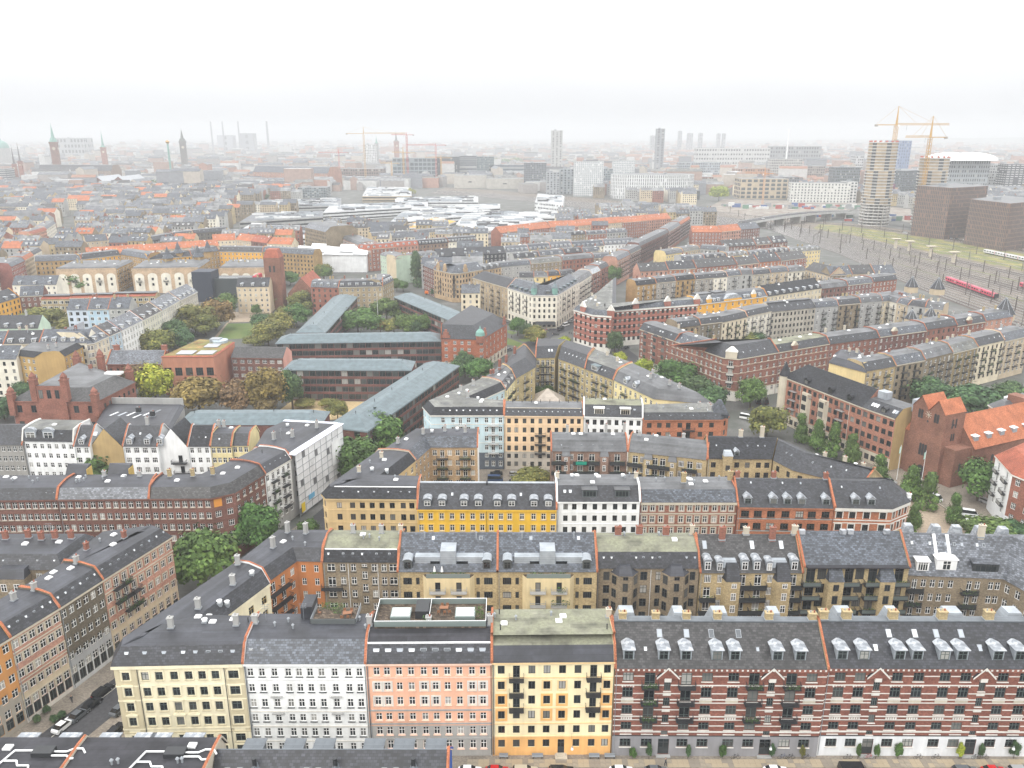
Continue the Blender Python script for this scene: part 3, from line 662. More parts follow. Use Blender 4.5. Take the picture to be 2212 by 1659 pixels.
BND_R = mk('banded_house_brick', (.205, .074, .050), 'brick', .9)
def red_house(x0, x1, label, cols, narrow, bal, gm, top, **kw):
    W5 = [(15.9, 17.8), (12.5, 14.6), (9.0, 10.9), (5.7, 7.3)]
    xs = [c-x0 for c in cols]; nr = {i: [(13.9, 15.8), (10.7, 12.5), (7.2, 8.9), (4.6, 5.5)] for i in narrow}
    h = House('apartment_house', label, Q((x0, 120.1), (x1, 119.8), 13.4), [F(rows=W5, xs=xs, w=1.85, k='d', fr=GRF, cr=nr, ww={i: 1.15 for i in narrow}, bal=bal, bw=3.0, plants=.3, g=(2.0, 3.7, 1.95), gd=narrow, sill=TRW), 'P', 'b', 'P'],
        z=18.75, roof=(6.2, 5.3, top, 0, 0, top), wm=BND_R, zc=[(4.35, gm)], det=2, cor=BND_R, corh=.8, bands=[(18.05, .22), (16.9, .15), (15.0, .2), (13.3, .15), (12.0, .2), (11.35, .15), (9.9, .15), (8.45, .2), (7.75, .15), (6.5, .15), (5.15, .3), (4.35, .12, DKF)], band_m=TRW, pm=YBR)
    n = int((x1-x0)/.9)
    h.local('dentil_course', lambda b: [b.box(.3+i*.9, .62+i*.9, -.45, -.385, 18.3, 18.6, TRW) for i in range(n)] and None)
    for i in narrow:
        def gab(b, x=xs[i]):
            for s in (-1, 1):
                A = [(x, -.42, 19.0), (x+s*2.0, -.42, 16.9), (x+s*2.0, -.42, 16.5), (x, -.42, 18.6)]
                b.face(A[::-s], TRW); b.face([(x, -.42, 19.0), (x, .9, 19.0), (x+s*2.0, .9, 16.9), (x+s*2.0, -.42, 16.9)][::-s], SLD)
            b.face([(x-1.9, -.40, 16.6), (x+1.9, -.40, 16.6), (x, -.40, 18.7)], BND_R); b.box(x-.6, x+.6, -.42, -.01, 16.0, 16.75, TRW)
            for z in (13.0, 9.6): b.box(x-.7, x+.7, -.14, -.01, z, z+.5, TRW)
        h.local('stair_gable', gab)
    for i, x in enumerate(xs):
        if i in narrow: continue
        def arch(b, x=x, i=i):
            for q in range(5): b.box(x-1.1+q*.48, x-.82+q*.48, -.12, -.095, 14.62+.30*sin(pi*(q+.5)/5), 14.9+.30*sin(pi*(q+.5)/5), TRW)
            b.box(x-1.1, x+1.1, -.12, -.01, 17.85, 18.0, TRW); b.box(x-1.05, x+1.05, -.14, -.01, 4.65, 4.8, TRW)
            if not any((i, r) in bal for r in (0, 1, 2)):
                b.box(x-1.1, x+1.1, -.12, -.01, 11.55, 11.95, TRS)
                for q in range(5): b.box(x-1.0+q*.42, x-.7+q*.42, -.14, -.12, 8.0, 8.4, TRW)
        h.local('window_ornament', arch)
    h.local('roof_ridge', lambda b: b.box(.3, x1-x0-.3, 5.9, 7.5, h.z1-.12, h.z1+.1, ZND))
    return h
GRW = paint(.27, .265, .275); WHW = paint(.70, .71, .72)
ra = red_house(17.95, 54.9, 'red brick house with white bands, planted iron balconies and a grey painted ground floor', [20.3, 24.1, 27.2, 30.5, 34.1, 38.7, 42.3, 45.4, 48.8, 52.3], [2, 7], [(1, 0), (1, 1), (1, 2), (3, 0), (3, 1), (3, 2), (6, 0), (6, 1), (6, 2), (8, 0), (8, 1), (8, 2)], GRW, SLW)
ra.dorm(0, [2.4, 8.5, 12.4, 17.8, 20.9, 28.3, 32.3], .9, 1.9, 2.1, fr=GRF); ra.sky(0, [8.2, 13.0, 17.4, 22.2], .72, .95, 1.5).sky(0, [5.5, 25.2], .38, .7, .9).chim([(.05, .5), (.21, .5), (.36, .5), (.51, .5), (.76, .5), (.97, .5)], YBR, w=1.3, d=1.0, h=1.3)
rb = red_house(54.9, 101.2, 'red brick house with white bands, no balconies and a white painted ground floor', [57.3, 60.8, 63.9, 67.3, 71.0, 75.6, 79.2, 82.3, 85.7, 89.5, 94, 98], [2, 7], [], WHW, SLD)
rb.dorm(0, [2.7, 6.5, 12.7, 15.8, 20.5, 23.6, 29.8, 33.6, 39, 43], .9, 1.95, 2.1, fr=GRF); rb.sky(0, [12.0, 16.6, 20.4, 24.8], .72, .95, 1.5).sky(0, [9.1, 27.4], .4, .85, 1.4).chim([(.02, .5), (.11, .5), (.29, .5), (.48, .5), (.66, .5), (.83, .5)], YBR, w=1.5, d=1.1, h=1.6)
for h, ps in ((ra, [(3, 9, 4.2), (12.5, 9, 3), (20, 9, 4.2), (30, 9, 3)]), (rb, [(6, 9, 4.5), (15, 9, 3), (26, 9, 4.5), (37, 9, 4)])):
    for x, y, w in ps: h.local('rear_dormer', lambda b: b.prism([(x-w/2, 8.4), (x+w/2, 8.4), (x+w/2, 12.5), (x-w/2, 12.5)], 20.6, 23.7, ZNC, B=[(x-w*.3, 9.2), (x+w*.3, 9.2), (x+w*.3, 11.6), (x-w*.3, 11.6)]))

# ---------------------------------------------------------------- roofs of the row on the near side of the street
def near_roof(name, label, x0, x1, sp): return House('apartment_house', label, [(x0, 86), (x1, 86), (x1, 100.8), (x0, 100.8)], ['b', 'P' if sp else 'p', 'b', 'P'], z=19.3, roof=(1.6, 2.7, FLK, 2, .15, FLK), wm=WHT, pm=TRS)
k0 = near_roof('k0', 'black felt roof at the bottom left corner with a white pipe run and dome', -92, -63.2, 0)
k1 = near_roof('k1', 'black felt roof with white pipe run between two orange tile fire walls', -63.2, -43.2, 1)
def piperun(h, x, y):
    z = h.z2+.3
    def f(b):
        def run(*ps):
            for a, c in zip(ps, ps[1:]): b.bar(a, c, .14, WMT, 6)
        run((x-5.2, y-3, z-.4), (x-5.2, y-3, z), (x-4.2, y+.6, z), (x-1.2, y+.6, z)); run((x-4.6, y-1.4, z), (x-2.8, y-1.4, z), (x-2.2, y-2.3, z), (x-.6, y-2.3, z), (x-.6, y-2.6, z-.4))
        run((x+1.6, y+.4, z), (x+3.4, y+.4, z), (x+4.2, y+1.0, z), (x+5.4, y+1.0, z), (x+6, y+.4, z-.3)); run((x+1.6, y-.4, z), (x+3.8, y-.4, z), (x+4.4, y-1, z), (x+5, y-.9, z))
    b = MB(lambda px, py, pz: (px-h.o[0], py-h.o[1], pz)); f(b); b.obj('ventilation_pipe', h.root)
    b = MB(lambda px, py, pz: (px-h.o[0], py-h.o[1], pz)); b.box(x-1.3, x+1.6, y-.5, y+1.1, h.z2, h.z2+.75, RAIL); b.obj('ventilation_unit', h.root)
piperun(k0, -67.5, 95.4); piperun(k1, -48.5, 95.2)
k0.top('dome', [(-73.2, 96.8)], True); k1.top('dome', [(-46.6, 97.2)], True).top('vent', [(-56.6, 93.6), (-55.8, 93.8), (-47.4, 93.9), (-46.8, 94.0)], True)
for h, xs in ((k0, (72.2, 66.0)), (k1, (63.0-3, 54.8, 47.5, 51.6-9+9.8))):
    for x in xs: h.dorm(2, [abs(-43.2 if h is k1 else -63.2)*-1 + x if 0 else x-(43.2 if h is k1 else 63.2)], .15, 2.6, 1.9, 'flat', ZND, ZNL, DKF)
k2 = House('apartment_house', 'slate roof with grey zinc peaks and black vents, a blue mural on its end wall', [(-43.0, 92.0), (-9.2, 92.0), (-9.2, 102.0), (-43.0, 102.0)], ['b', 'P', 'b', 'p'], z=17.2, roof=(4.9, 4.6, SLD, 0, 0, ZND), wm=WHT, pm=mk('blue_mural', (.02, .09, .36), 'paint'))
k2.dorm(2, [2.2, 7.0, 11.5, 19.0, 23.5, 29.5], .5, 2.7, 2.0, 'flat', ZND, ZND, DKF)
for x in (6.0, 17.6, 28.8):
    k2.local('zinc_peak', lambda b: b.prism([(x-2.0, .4), (x+2.0, .4), (x+2.0, 3.4), (x-2.0, 3.4)], 18.2, 20.9, ZND, skip='b', B=[(x-.1, 2.4), (x+.1, 2.4), (x+.1, 3.6), (x-.1, 3.6)]))
    k2.local('vent_stack', lambda b: b.cyl(x, 3.0, 19.5, 22.0, .33, RAIL, 10))
k2.sky(0, [2.0, 3.8, 13.4, 15.1, 24.6, 26.3], .55, .8, 1.3)
# ---------------------------------------------------------------- second row: the courtyard backs behind the front row
r2a = House('apartment_house', 'brown brick courtyard back with white windows, staggered stair windows and a mossy felt roof', Q((-40.9, 155.6), (-24.5, 155.4), 11.5), [
    F(rows=[(16.9, 18.7), (13.7, 15.5), (10.5, 12.3), (7.4, 9.1)], xs=[1.8, 4.3, 6.6, 9.0, 11.1, 13.2, 15.2], w=1.15, cr={3: [(18, 18.7), (15.1, 16.9), (12.0, 13.8), (9, 10.8)]}, ww={0: 1.7, 6: 1.7}, sill=DKF, bal=[(0, 1), (0, 3)], bw=4.6), 'P', 'b', 'P'],
    z=19.3, roof=(1.3, 2.2, SLK, 4.2, 1.2, MOS), wm=BBR, det=2, cor=None)
r2a.sky(0, [1.2, 4.4, 6.5, 8.5, 11.6, 14.4], .6, .5, .7).pipe(0, [5.5, 11.9], WMT).chim([(.33, .62), (.72, .6)], TRG, h=1.9).top('dome', [(.48, .5)]).top('vent', [(.5, .4), (.58, .42), (.72, .35)])
r2a.pieces('roof_edge', [(.4, 16.0, 1.25, 1.5, r2a.z1-.04, r2a.z1+.12)], WMT); r2a.chim([(.985, .6)], TRS, h=2)
BYC = paint(.66, .55, .33)
for nm, x0, ex in (('left', -24.4, 'umbrellas'), ('right', -3.1, 'plants')):
    h = House('apartment_house', 'blue slate roofed yellow brick back, cream balcony bay, %s' % ('white parasols on its terrace' if ex == 'umbrellas' else 'plants climbing its balconies'), Q((x0, 153.4), (x0+21.3, 153.4), 13.6), [
        F(rows=[(14.9, 16.6), (11.6, 13.2), (8.3, 9.9), (5, 6.6)], xs=[2.0, 4.2, 17.1, 19.3], w=1.85, k='s', fr=DKF, ww={1: .75, 2: .75}), 'P', 'b', 'P'],
        z=18.2, roof=(6.6, 5.6, SLB, 0, 0, SLB), wm=YBR, det=2, cor=None)
    h.dorm(0, [2.1, 19.0], .25, 1.7, 2.0, 'arc', ND, ZNC, DKF).sky(0, [7.2, 17.6], .86, .7, .9).top('flue', [(.25, .42), (.78, .42)])
    bo = h.bay(0, 6.3, 15.4, 1.6, 0, 17.4, BYC, [(x, a, a+2.1, 1.1, 'n') for x in (8.6, 13.1) for a in (14.3, 11.0, 7.8, 4.6)], 1.0, DECK, RAIL, bal=3.4)
    h.pieces('penthouse', [(3.6, 9.0, 1.2, 5.6, 17.5, 20.9), (12.4, 18.2, 1.2, 5.6, 17.5, 20.9)], ZNC).pieces('lift_tower', [(9.05, 12.35, 1.0, 6.4, 17.5, 22.4)], ZNC).pieces('glass_door', [(6.9, 9.3-.4, 1.1, 1.19, 17.6, 19.9), (12.5, 14.9, 1.1, 1.19, 17.6, 19.9)], GLS)
    h.local('terrace_railing', lambda b: [b.box(6.2, 15.5, -1.6, -1.56, 18.35, 18.43, GRM), b.box(6.2, 15.5, -1.6, -1.58, 17.45, 18.3, GLSS)] and None)
    for q, (x, y) in enumerate([(7.6, -.9), (9.3, -1.1), (12.2, -1.1), (13.9, -.9)]): plants(h.root, 1.4, .9, q, h.T(0)[0](x, y, 17.5))
    if ex == 'umbrellas':
        for x, y in ((7.9, -.5), (9.5, -.6)):
            b = MB(); b.bar((0, 0, 0), (0, 0, 2.1), .04, WOOD); b.cyl(0, 0, 1.0, 2.2, .32, WMT, 8, .08); o = b.obj('closed_parasol', None, (x0+x, 153.4+y, 17.45)); tag(o, 'closed white parasol standing on the roof terrace, %s one' % ('left' if x < 9 else 'right'), 'parasol', 'parasols on the roof terrace')
    else:
        for x, z in ((13.6, 14.5), (12.4, 11.4), (14.6, 11.4)): plants(h.root, 2.0, 1.3, 3, h.T(0)[0](x, -2.5, z))
r2d = House('apartment_house', 'olive felt roofed brown brick back with two angular stair bays and dark windows', Q((18.3, 155.2), (40.4, 155.2), 11.8), [
    F(rows=[(14.9, 17.0), (11.7, 13.7), (8.4, 10.4), (5.1, 7.1)], xs=[2.2, 10.2, 13.5, 20.6], w=1.5, fr=DKF), 'P', 'b', 'P'],
    z=18.0, roof=(1.5, 3.0, SLD, 4.2, 1.3, MOS), wm=BBR, det=2, cor=None)
for x in (6.0, 17.0):
    r2d.bay(0, x-1.4, x+1.4, 1.9, 0, 17.0, BBR, [(x, 13.3, 15.2, 1.1, 'p'), (x, 10, 12, 1.1, 'p'), (x, 6.8, 8.8, 1.1, 'p'), (x, 16.0, 16.8, 1.1, 'p')], 1.8, FLT, DKF, rh=1.8, sidew=[(14.6, 16.6, 1.2), (11.4, 13.4, 1.2), (8.2, 10.2, 1.2), (5.0, 7.0, 1.2)])
r2d.sky(0, [1.5, 3.2, 8.5, 10.1, 12.0, 13.6, 19.4, 21.2], .6, .5, .7).pipe(0, [3.4, 11.7, 20.0-.7], WMT).chim([(.24, .62), (.72, .6), (.46, .7)], RBR, w=1.4, h=2.0).top('dome', [(.79, .42)]).top('vent', [(.3, .62), (.3, .55), (.65, .62), (.65, .56)]).chim([(.985, .62)], TRS, h=2.4)
r2e = House('apartment_house', 'dark slate roofed yellow brick back with white dormers, zinc bay roofs and black balconies', Q((40.6, 155), (62.7, 155), 12.2), [
    F(rows=[(14.4, 16.4), (11.4, 13.3), (8.2, 10.2), (5, 7)], xs=[1.7, 4.4, 9.2, 12.6, 15.2, 20.2], w=1.5, k='s', bal=[(0, 1), (0, 2), (2, 0), (2, 1), (2, 2), (3, 0), (3, 1), (3, 2), (5, 0), (5, 1), (5, 2)], bw=3.4, plants=.35, bd=1.5, ww={1: 1.2, 4: 1.2}, solid=DKF), 'P', 'b', 'P'],
    z=17.0, roof=(6.0, 5.9, SLW, 0, 0, SLD), wm=YBR, det=2, cor=None)
for x in (6.9, 17.8):
    r2e.bay(0, x-1.5, x+1.5, 1.6, 0, 15.6, YBR, [(x+.2, 14.0, 15.1, 1.1, 'c'), (x+.2, 11.0, 12.8, 1.1, 'c'), (x+.2, 8, 9.8, 1.1, 'c')], .6, SLD, rh=3.2)
    r2e.local('zinc_bay_roof', lambda b: b.prism([(x-3.3, .2), (x+1.9, .2), (x+1.9, 4.5), (x-3.3, 4.5)], 17.0, 19.3, ZNC, skip='b', B=[(x-2.0, 1.2), (x+.9, 1.2), (x+1.2, 5), (x-2.2, 5)]))
r2e.dorm(0, [1.6, 9.6, 12.2, 20.3], .2, 1.5, 2.4, 'arc', ZNC, ZNL).dorm(0, [4.2, 14.9], .1, 1.3, 2.2, 'arc', ZNC, ZNL).sky(0, [1.6, 12.0, 18.4], .72, .95, 1.9).chim([(.25, .42, 3.0), (.75, .42, 3.0)], RBR, w=1.3).chim([(.5, .5, 1.6), (.985, .5, 2)], TRS, w=1.2)
r2f = House('apartment_house', 'grey slate roofed yellow brick back with deep glazed balconies and a long felt canopy', Q((62.9, 155), (85.6, 155), 12.2), [
    F(rows=[(15.2, 17.8), (11.9, 14.2), (8.5, 10.8), (5.2, 7.5)], xs=[1.6, 4.0, 9.9, 12.2, 15.0, 20.7], w=1.9, k='s', fr=DKF, bal=[(0, 0), (0, 1), (0, 2), (2, 0), (2, 1), (2, 2), (4, 0), (4, 1), (4, 2), (5, 0), (5, 1), (5, 2)], bw=3.9, bd=1.6, solid=GLSS, plants=.4), 'P', 'b', 'P'],
    z=18.4, roof=(6.0, 5.3, SLB, 0, 0, SLB), wm=YBR, det=2, cor=None)
for x in (6.7, 17.7): r2f.bay(0, x-1.6, x+1.6, 1.7, 0, 15.6, YBR, [(x, 13.4, 14.9, 1.2, 'p'), (x, 10.2, 12.2, 1.2, 'p'), (x, 7, 9, 1.2, 'p')], .3, SLB, DKF, rh=3.0)
r2f.local('canopy', lambda b: b.prism([(.3, -1.1), (22.3, -1.1), (22.3, 2.6), (.3, 2.6)], 18.45, 18.7, FLK, B=[(.3, -1.1), (22.3, -1.1), (22.3, 2.8), (.3, 2.8)])); r2f.pieces('roof_vent_box', [(x, x+1.3, 5.2, 6.0, 23.3, 24.3) for x in (.2, 9.2, 10.8, 18.8)], ZNL)
r2g = House('corner_house', 'grey slate corner house with big white zinc dormers, terraces and brown brick courtyard sides', [(85.8, 156.2), (106.0, 154.6), (112, 138), (126, 142), (120, 166), (86, 167.5)], [
    F(rows=[(12.8, 14.7), (9.4, 11.3), (6.2, 8.0)], xs=[2.0, 3.9, 5.8, 7.6, 9.6, 13.5, 15.2, 18, 19.4], w=1.1, k='c', bal=[(0, 0), (0, 1), (0, 2), (5, 0), (5, 1), (5, 2)], bw=3.6, solid=DKF, plants=.5), F(n=7, rows=[(12.8, 14.7), (9.4, 11.3), (6.2, 8.0)], w=1.2), 'p', 'b', 'b', 'P'],
    z=15.8, roof=(5.6, 7.2, SLL, 0, 0, SLL), wm=BBR, det=2, cor=None)
r2g.dorm(0, [3.4], .4, 2.6, 2.6, 'flat', WHT, WMT, WH, 's').dorm(0, [8.4], .6, 4.2, 2.8, 'hip', WHT, WMT, WH, 'c', .4).dorm(0, [16.6], .6, 5.4, 2.3, 'flat', DKF, SLL, DKF, 's').dorm(1, [5.5, 11], .6, 2.0, 2.2, 'flat', WHT, WMT).sky(0, [2.0, 5.8, 7.4, 9.2, 11, 12.6, 15.8, 17.2], .76, .6, .8).sky(1, 4, .8, .6, .8).chim([(103, 160.2, 2.8)], TRS, world=True, w=1.3)
for x in (6.8, 9.6): r2g.local('roof_rib', lambda b: b.bar((x, 2.7, 19.35), (x, 5.5, 22.95), .42, WMT))
for x in (2.5, 8.5, 13, 18, 23): r2g.local('arched_dormer', lambda b: b.prism([(x+1.5*cos(pi*q/8), 7.0+1.4*sin(pi*q/8)*0+q*0) if 0 else (x+1.5*cos(pi*q/8), 6.0) for q in ()] or [(x-1.5, 7.6), (x+1.5, 7.6), (x+1.5, 9.6), (x-1.5, 9.6)], 20.4, 23.6, ZNL, B=[(x-.8, 7.8), (x+.8, 7.8), (x+.8, 9.4), (x-.8, 9.4)]))

# wing behind the cream corner house: orange stucco courtyard house
w2 = House('apartment_house', 'orange stucco courtyard house in the corner with black balconies and a dark felt roof', [(-50.4, 147.4), (-46.6, 156.0), (-41.0, 155.8), (-41.0, 167), (-54.0, 167), (-59.2, 151.2)], [F(n=3, rows=RW(18.2, 4), w=1.4, k='d', bal=[(1, 0), (1, 1), (1, 2), (0, 0), (0, 1), (0, 2)], bw=3.2), F(n=2, rows=RW(18.2, 4), w=1.0), 'P', 'b', 'b', 'P'],
    z=19.3, roof=(1.5, 2.4, SLD, 2.0, .4, FLT), wm=paint(.50, .20, .075), det=2, cor=None)
w2.chim([(-50.2, 163.5), (-46.0, 163), (-51.5, 156.5)], TRG, world=True, h=2.4, pots=1).top('dome', [(-50.0, 159)], True).top('vent', [(-48.2, 160), (-45, 158)], True)

# ---------------------------------------------------------------- third row: street fronts half hidden behind the second row
def R3(y): return y
TAN = paint(.56, .42, .22)
r3a = House('corner_house', 'tan stucco corner house with a long dark felt roof turning back into the block', [(-47, 187.6), (-23.9, 187.2), (-23.9, 197.5), (-32.5, 198.2), (-27.4, 212.4), (-39.5, 214.4), (-48.6, 190.2)], [
    F(rows=[(16.4, 18.0), (13.1, 14.8), (9.8, 11.5), (6.5, 8.2), (3, 4.7)], xs=[3.1, 6.5, 9, 11.5, 14, 16.6, 19.4, 21.6], w=1.3, fr=DKF, k='p'), 'P', 'b', F(n=4, rows=RW(17.8, 4), w=1.3), 'P', F(n=7, rows=RW(18, 5), w=1.2, fr=DKF), F(n=1, rows=RW(18, 5), w=1.1, fr=DKF)],
    z=19.2, roof=(1.6, 2.4, SLK, 3.2, .3, FLT), wm=TAN, cor=TAN, bands=[(15.7, .3, TAN), (12.3, .2, TAN)], pm=TRS)
r3a.sky(0, [4, 8, 12, 15.6, 18.8, 21], .5, .5, .8).chim([(-40.4, 197.6), (-36, 207.5)], TRS, world=True).top('dome', [(-30, 192.6), (-35, 206)], True).top('fan', [(-37.2, 199), (-33.4, 199.5)], True).top('vent', [(-38.6, 204), (-30.4, 194)], True)
r3a.pieces('roof_edge', [(1.8, 22.6, 1.5, 1.75, r3a.z1-.04, r3a.z1+.12)], WMT)
r3w = House('apartment_house', 'tan courtyard house with planted balconies, blue slate slope and a pale end gable', [(-27.6, 212.6), (-24.3, 223.5), (-10.2, 223.5), (-10.2, 234.2), (-30.6, 234.2), (-39.2, 214.6)], [
    F(n=4, rows=RW(17.8, 5), w=1.2), F(rows=RW(17.8, 5), xs=[1.4, 3.6, 5.8, 8.2, 10.4, 12.6], w=1.3, bal=[(1, 0), (1, 1), (1, 2), (4, 0), (4, 1), (4, 2)], bw=3.4, plants=.8), 'P', 'b', 'b', 'P'],
    z=18.8, roof=(2.2, 2.7, SLB, 1.6, .25, FLT), wm=mk('tan_brick', (.40, .28, .165), 'brick', .9), cor=None, pm=WHT)
r3w.chim([(-26.5, 226.8), (-20.2, 229), (-14, 228), (-33, 219)], TRG, world=True).top('fan', [(-24, 228), (-16.5, 230)], True).top('dome', [(-31, 222)], True)
YEL = paint(.76, .47, .045)
r3b = House('apartment_house', 'bright yellow house with white windows and a dark roof of eight arched dormers', Q((-23.8, 184.9), (11.2, 184.6), 11.6), [F(rows=[(14.6, 16.3), (11.4, 13.1), (8.2, 9.9), (5, 6.7)], xs=[.9, 3.3, 6.1, 8.7, 11.3, 13.9, 16.3, 18.6, 21, 23.2, 26.3, 29.2, 31.7, 34.1], w=1.15, su=mk('yellow_trim', (.72, .50, .14), 'paint'), sill=TRS), 'P', 'b', 'P'],
    z=17.5, roof=(5.6, 4.7, SLD, 0, 0, SLK), wm=YEL, cor=YEL, pm=WHT)
r3b.dorm(0, [2.5, 6.2, 11.7, 15.3, 20.1, 23.7, 29.3, 32.9], .5, 1.9, 1.7, 'arc', ZND, ZNL).sky(0, [8.6, 26], .55, .6, .9).pipe(0, [17.4]).pieces('roof_ridge', [(.3, 34.6, 5.3, 6.1, 22.1, 22.32)], ZNC).local('roof_seam', lambda b: b.prism([(17.2, -.2), (17.5, -.2), (17.5, 5.5), (17.2, 5.5)], 17.5, 17.9, SLK) if 0 else b.box(17.2, 17.5, 5.0, 6.0, 21.5, 22.6, SLK))
r3c = House('apartment_house', 'white house with dark windows and two wide glazed roof dormers', Q((11.3, 186), (32.2, 186), 11.6), [F(rows=[(16.7, 18.3), (13.5, 15.1), (10.3, 11.9), (7.1, 8.7)], xs=[2.2, 4.4, 7.0, 9.6, 12.0, 14.7, 17.1, 19.5], w=1.15, fr=DKF, k='p'), 'P', 'b', 'P'],
    z=19.1, roof=(2.4, 3.3, SLD, 3.3, .3, FLG), wm=WHT, cor=WHT, bands=[(12.6, .2, WHT), (15.9, .12, WHT)], pm=WHT, cop_m=WMT)
r3c.dorm(0, [8.2, 16.4], .5, 3.6, 2.2, 'flat', ZND, FLG, GRF, 's', .92).sky(0, [2.0, 3.4], .55, .8, 1.3).clutter(0, 3, 2).top('fan', [(.2, .6), (.5, .62), (.83, .6)]).chim([(.015, .5), (.985, .5)], TRS)
r3d = House('apartment_house', 'red brick house with white windows set in sandstone frames', Q((32.4, 186.6), (56.9, 186.6), 11.6), [F(rows=[(16.0, 17.8), (12.8, 14.6), (9.6, 11.4), (6.4, 8.2)], xs=[1.2, 3.2, 5.4, 8.1, 10.5, 12.6, 14.6, 16.6, 18.9, 21.1, 23.1], w=1.15, su=TRS, sill=TRS), 'P', 'b', 'P'],
    z=18.6, roof=(1.8, 2.6, SLB, 3.9, .4, FLG), wm=RBR, cor=TRS, bands=[(15.1, .4, TRS), (11.9, .4, TRS)], corh=.8)
r3d.sky(0, [1.5, 12, 20], .5, .4, .5).clutter(0, 4, 5).chim([(.48, .45, 2.6), (.98, .55, 2.6)], YBR, w=1.2)
r3e = House('apartment_house', 'dark orange brick house with wide dark windows and five pointed white dormers', Q((57, 186), (80.9, 185.2), 12), [F(rows=[(14.7, 16.5), (11.3, 13.1), (8, 9.8)], xs=[1.9, 5.1, 8.4, 12.0, 15.5, 18.6, 22.0], w=2.0, k='d', fr=DKF, sill=DKF), 'P', 'b', 'P'],
    z=17.6, roof=(5.8, 5.2, SLD, 0, 0, SLD), wm=OBR, cor=OBR, bands=[(14.2, .25, TRG), (13.6, .15, OBR), (10.8, .25, TRG)], pm=RBR)
r3e.dorm(0, [2.5, 8.9, 12.4, 16, 22], .5, 1.9, 1.7, 'gable', ZNL, ZNL, GRF).sky(0, [4, 16.6, 12], .85, .4, .6).chim([(.03, .5), (.42, .52), (.97, .5)], RBR, w=1.1)
CW = TRW
r3f = House('corner_house', 'orange red brick corner house with white stone bands and a hipped slate roof', [(81, 185), (94.9, 184.2), (101.2, 188.3), (103, 193), (97, 197.5), (81, 197)], [F(rows=[(14.9, 16.7), (11.5, 13.3), (8, 9.8)], xs=[1.3, 4.5, 8.0, 12.0], w=1.5, k='d', fr=DKF, su=CW), F(n=3, rows=[(14.9, 16.7), (11.5, 13.3), (8, 9.8)], w=1.0, fr=DKF, su=CW), F(n=2, rows=[(14.9, 16.7), (11.5, 13.3)], w=1, fr=DKF, su=CW), 'b', 'b', 'P'],
    z=17.9, roof=(5.4, 5.0, SLD, 0, 0, SLD), wm=OBR, cor=CW, bands=[(16.95, .22), (14.3, .3), (13.55, .2), (10.9, .3), (10.2, .2)], band_m=CW, corh=.9)
r3f.dorm(0, [5.2, 9.0], .5, 1.9, 1.7, 'gable', ZNL, ZNL, GRF).sky(0, [2.5, 12], .75, .4, .6).chim([(101.5, 189.4, 1.2)], WHT, world=True)
# backs inside the same block
BR1 = dict(k='s', bw=4.4, bd=1.5, solid=DKF, plants=.7)
r3g = House('apartment_house', 'brown brick back with black balconies, one hung with a green cloth', Q((11.6, 222.6), (34, 222.2), 11), [F(rows=RW(17, 4, 3.2, 2), xs=[2.2, 5.7, 8.6, 12, 16, 19.5], w=1.7, bal=[(0, 0), (0, 1), (2, 0), (2, 1), (3, 0), (3, 1), (5, 0), (5, 1)], **BR1), 'P', 'b', 'P'], z=18, roof=(2.2, 2.6, FLG, 3, .6, FLG), wm=mk('purple_brown_brick', (.215, .135, .10), 'brick', .9), cor=None)
for x in (4.3, 15.6): r3g.bay(0, x-1.2, x+1.2, 1.0, 0, 16.6, mk('purple_brown_brick', (.2, .12, .09)), [(x, 15.0, 16.2, 1.0, 'c'), (x, 12, 13.8, 1, 'c'), (x, 9, 10.8, 1, 'c')], .2, FLG, rh=2.4)
r3g.chim([(.22, .62, 2.4), (.48, .62, 2.8), (.74, .62, 2.8), (.985, .62, 3)], TRG, w=.8).top('dome', [(.3, .5), (.4, .5), (.83, .5)]).sky(0, [3, 9, 12.4, 18], .5, .4, .5); r3g.pieces('green_awning', [(7.2, 10.4, -1.62, -1.55, 14.2, 15.2)], plain('green_cloth', .0, .22, .15))
r3h = House('apartment_house', 'yellow brown brick back with black balconies under a grey felt roof', Q((34.2, 222.2), (56.0, 215.8), 11), [F(rows=RW(16.8, 4, 3.2, 2), xs=[2.2, 4.4, 8, 10.2, 15.5, 18, 20.6], w=1.6, bal=[(0, 0), (0, 1), (2, 0), (2, 1), (3, 0), (3, 1), (5, 0), (5, 1)], **BR1), 'P', 'b', 'P'], z=18, roof=(2.2, 2.6, FLG, 3, .6, FLG), wm=YBR, cor=None)
r3h.clutter(2, 2, 2, TRG)
for x in (6, 13): r3h.bay(0, x-1.2, x+1.2, 1.0, 0, 16.4, YBR, [(x, 14.7, 16.0, 1.0, 'c'), (x, 11.7, 13.5, 1, 'c'), (x, 8.7, 10.5, 1, 'c')], .2, FLG, rh=2.4)
r3i = House('apartment_house', 'black slate roofed yellow brick back with a zinc stair hood', [(56.2, 215.8), (74.6, 215.4), (80.4, 227.4), (58, 229)], [F(rows=RW(17.2, 4, 3.1, 1.7), xs=[1.7, 8.4, 11.4, 14.6, 17], w=1.4, k='d', fr=DKF), 'p', 'b', 'P'], z=18.4, roof=(6, 4.2, SLK, 0, 0, SLK), wm=YBR, cor=None)
r3i.bay(0, 4.2, 6.8, 1.4, 0, 19.6, YBR, [(5.5, 15.2, 16.8, 1.2, 'c'), (5.5, 12, 13.6, 1.2, 'c')], .1, ZNC, DKF, rh=1.2); r3i.dorm(0, [8.4], .7, 1.3, 1.3, 'gable', ZNL, ZNL, GRF).chim([(.78, .5, 3.2), (.48, .5, 2)], TRS, w=1.1).sky(0, [3, 12, 15, 17], .6, .4, .5)
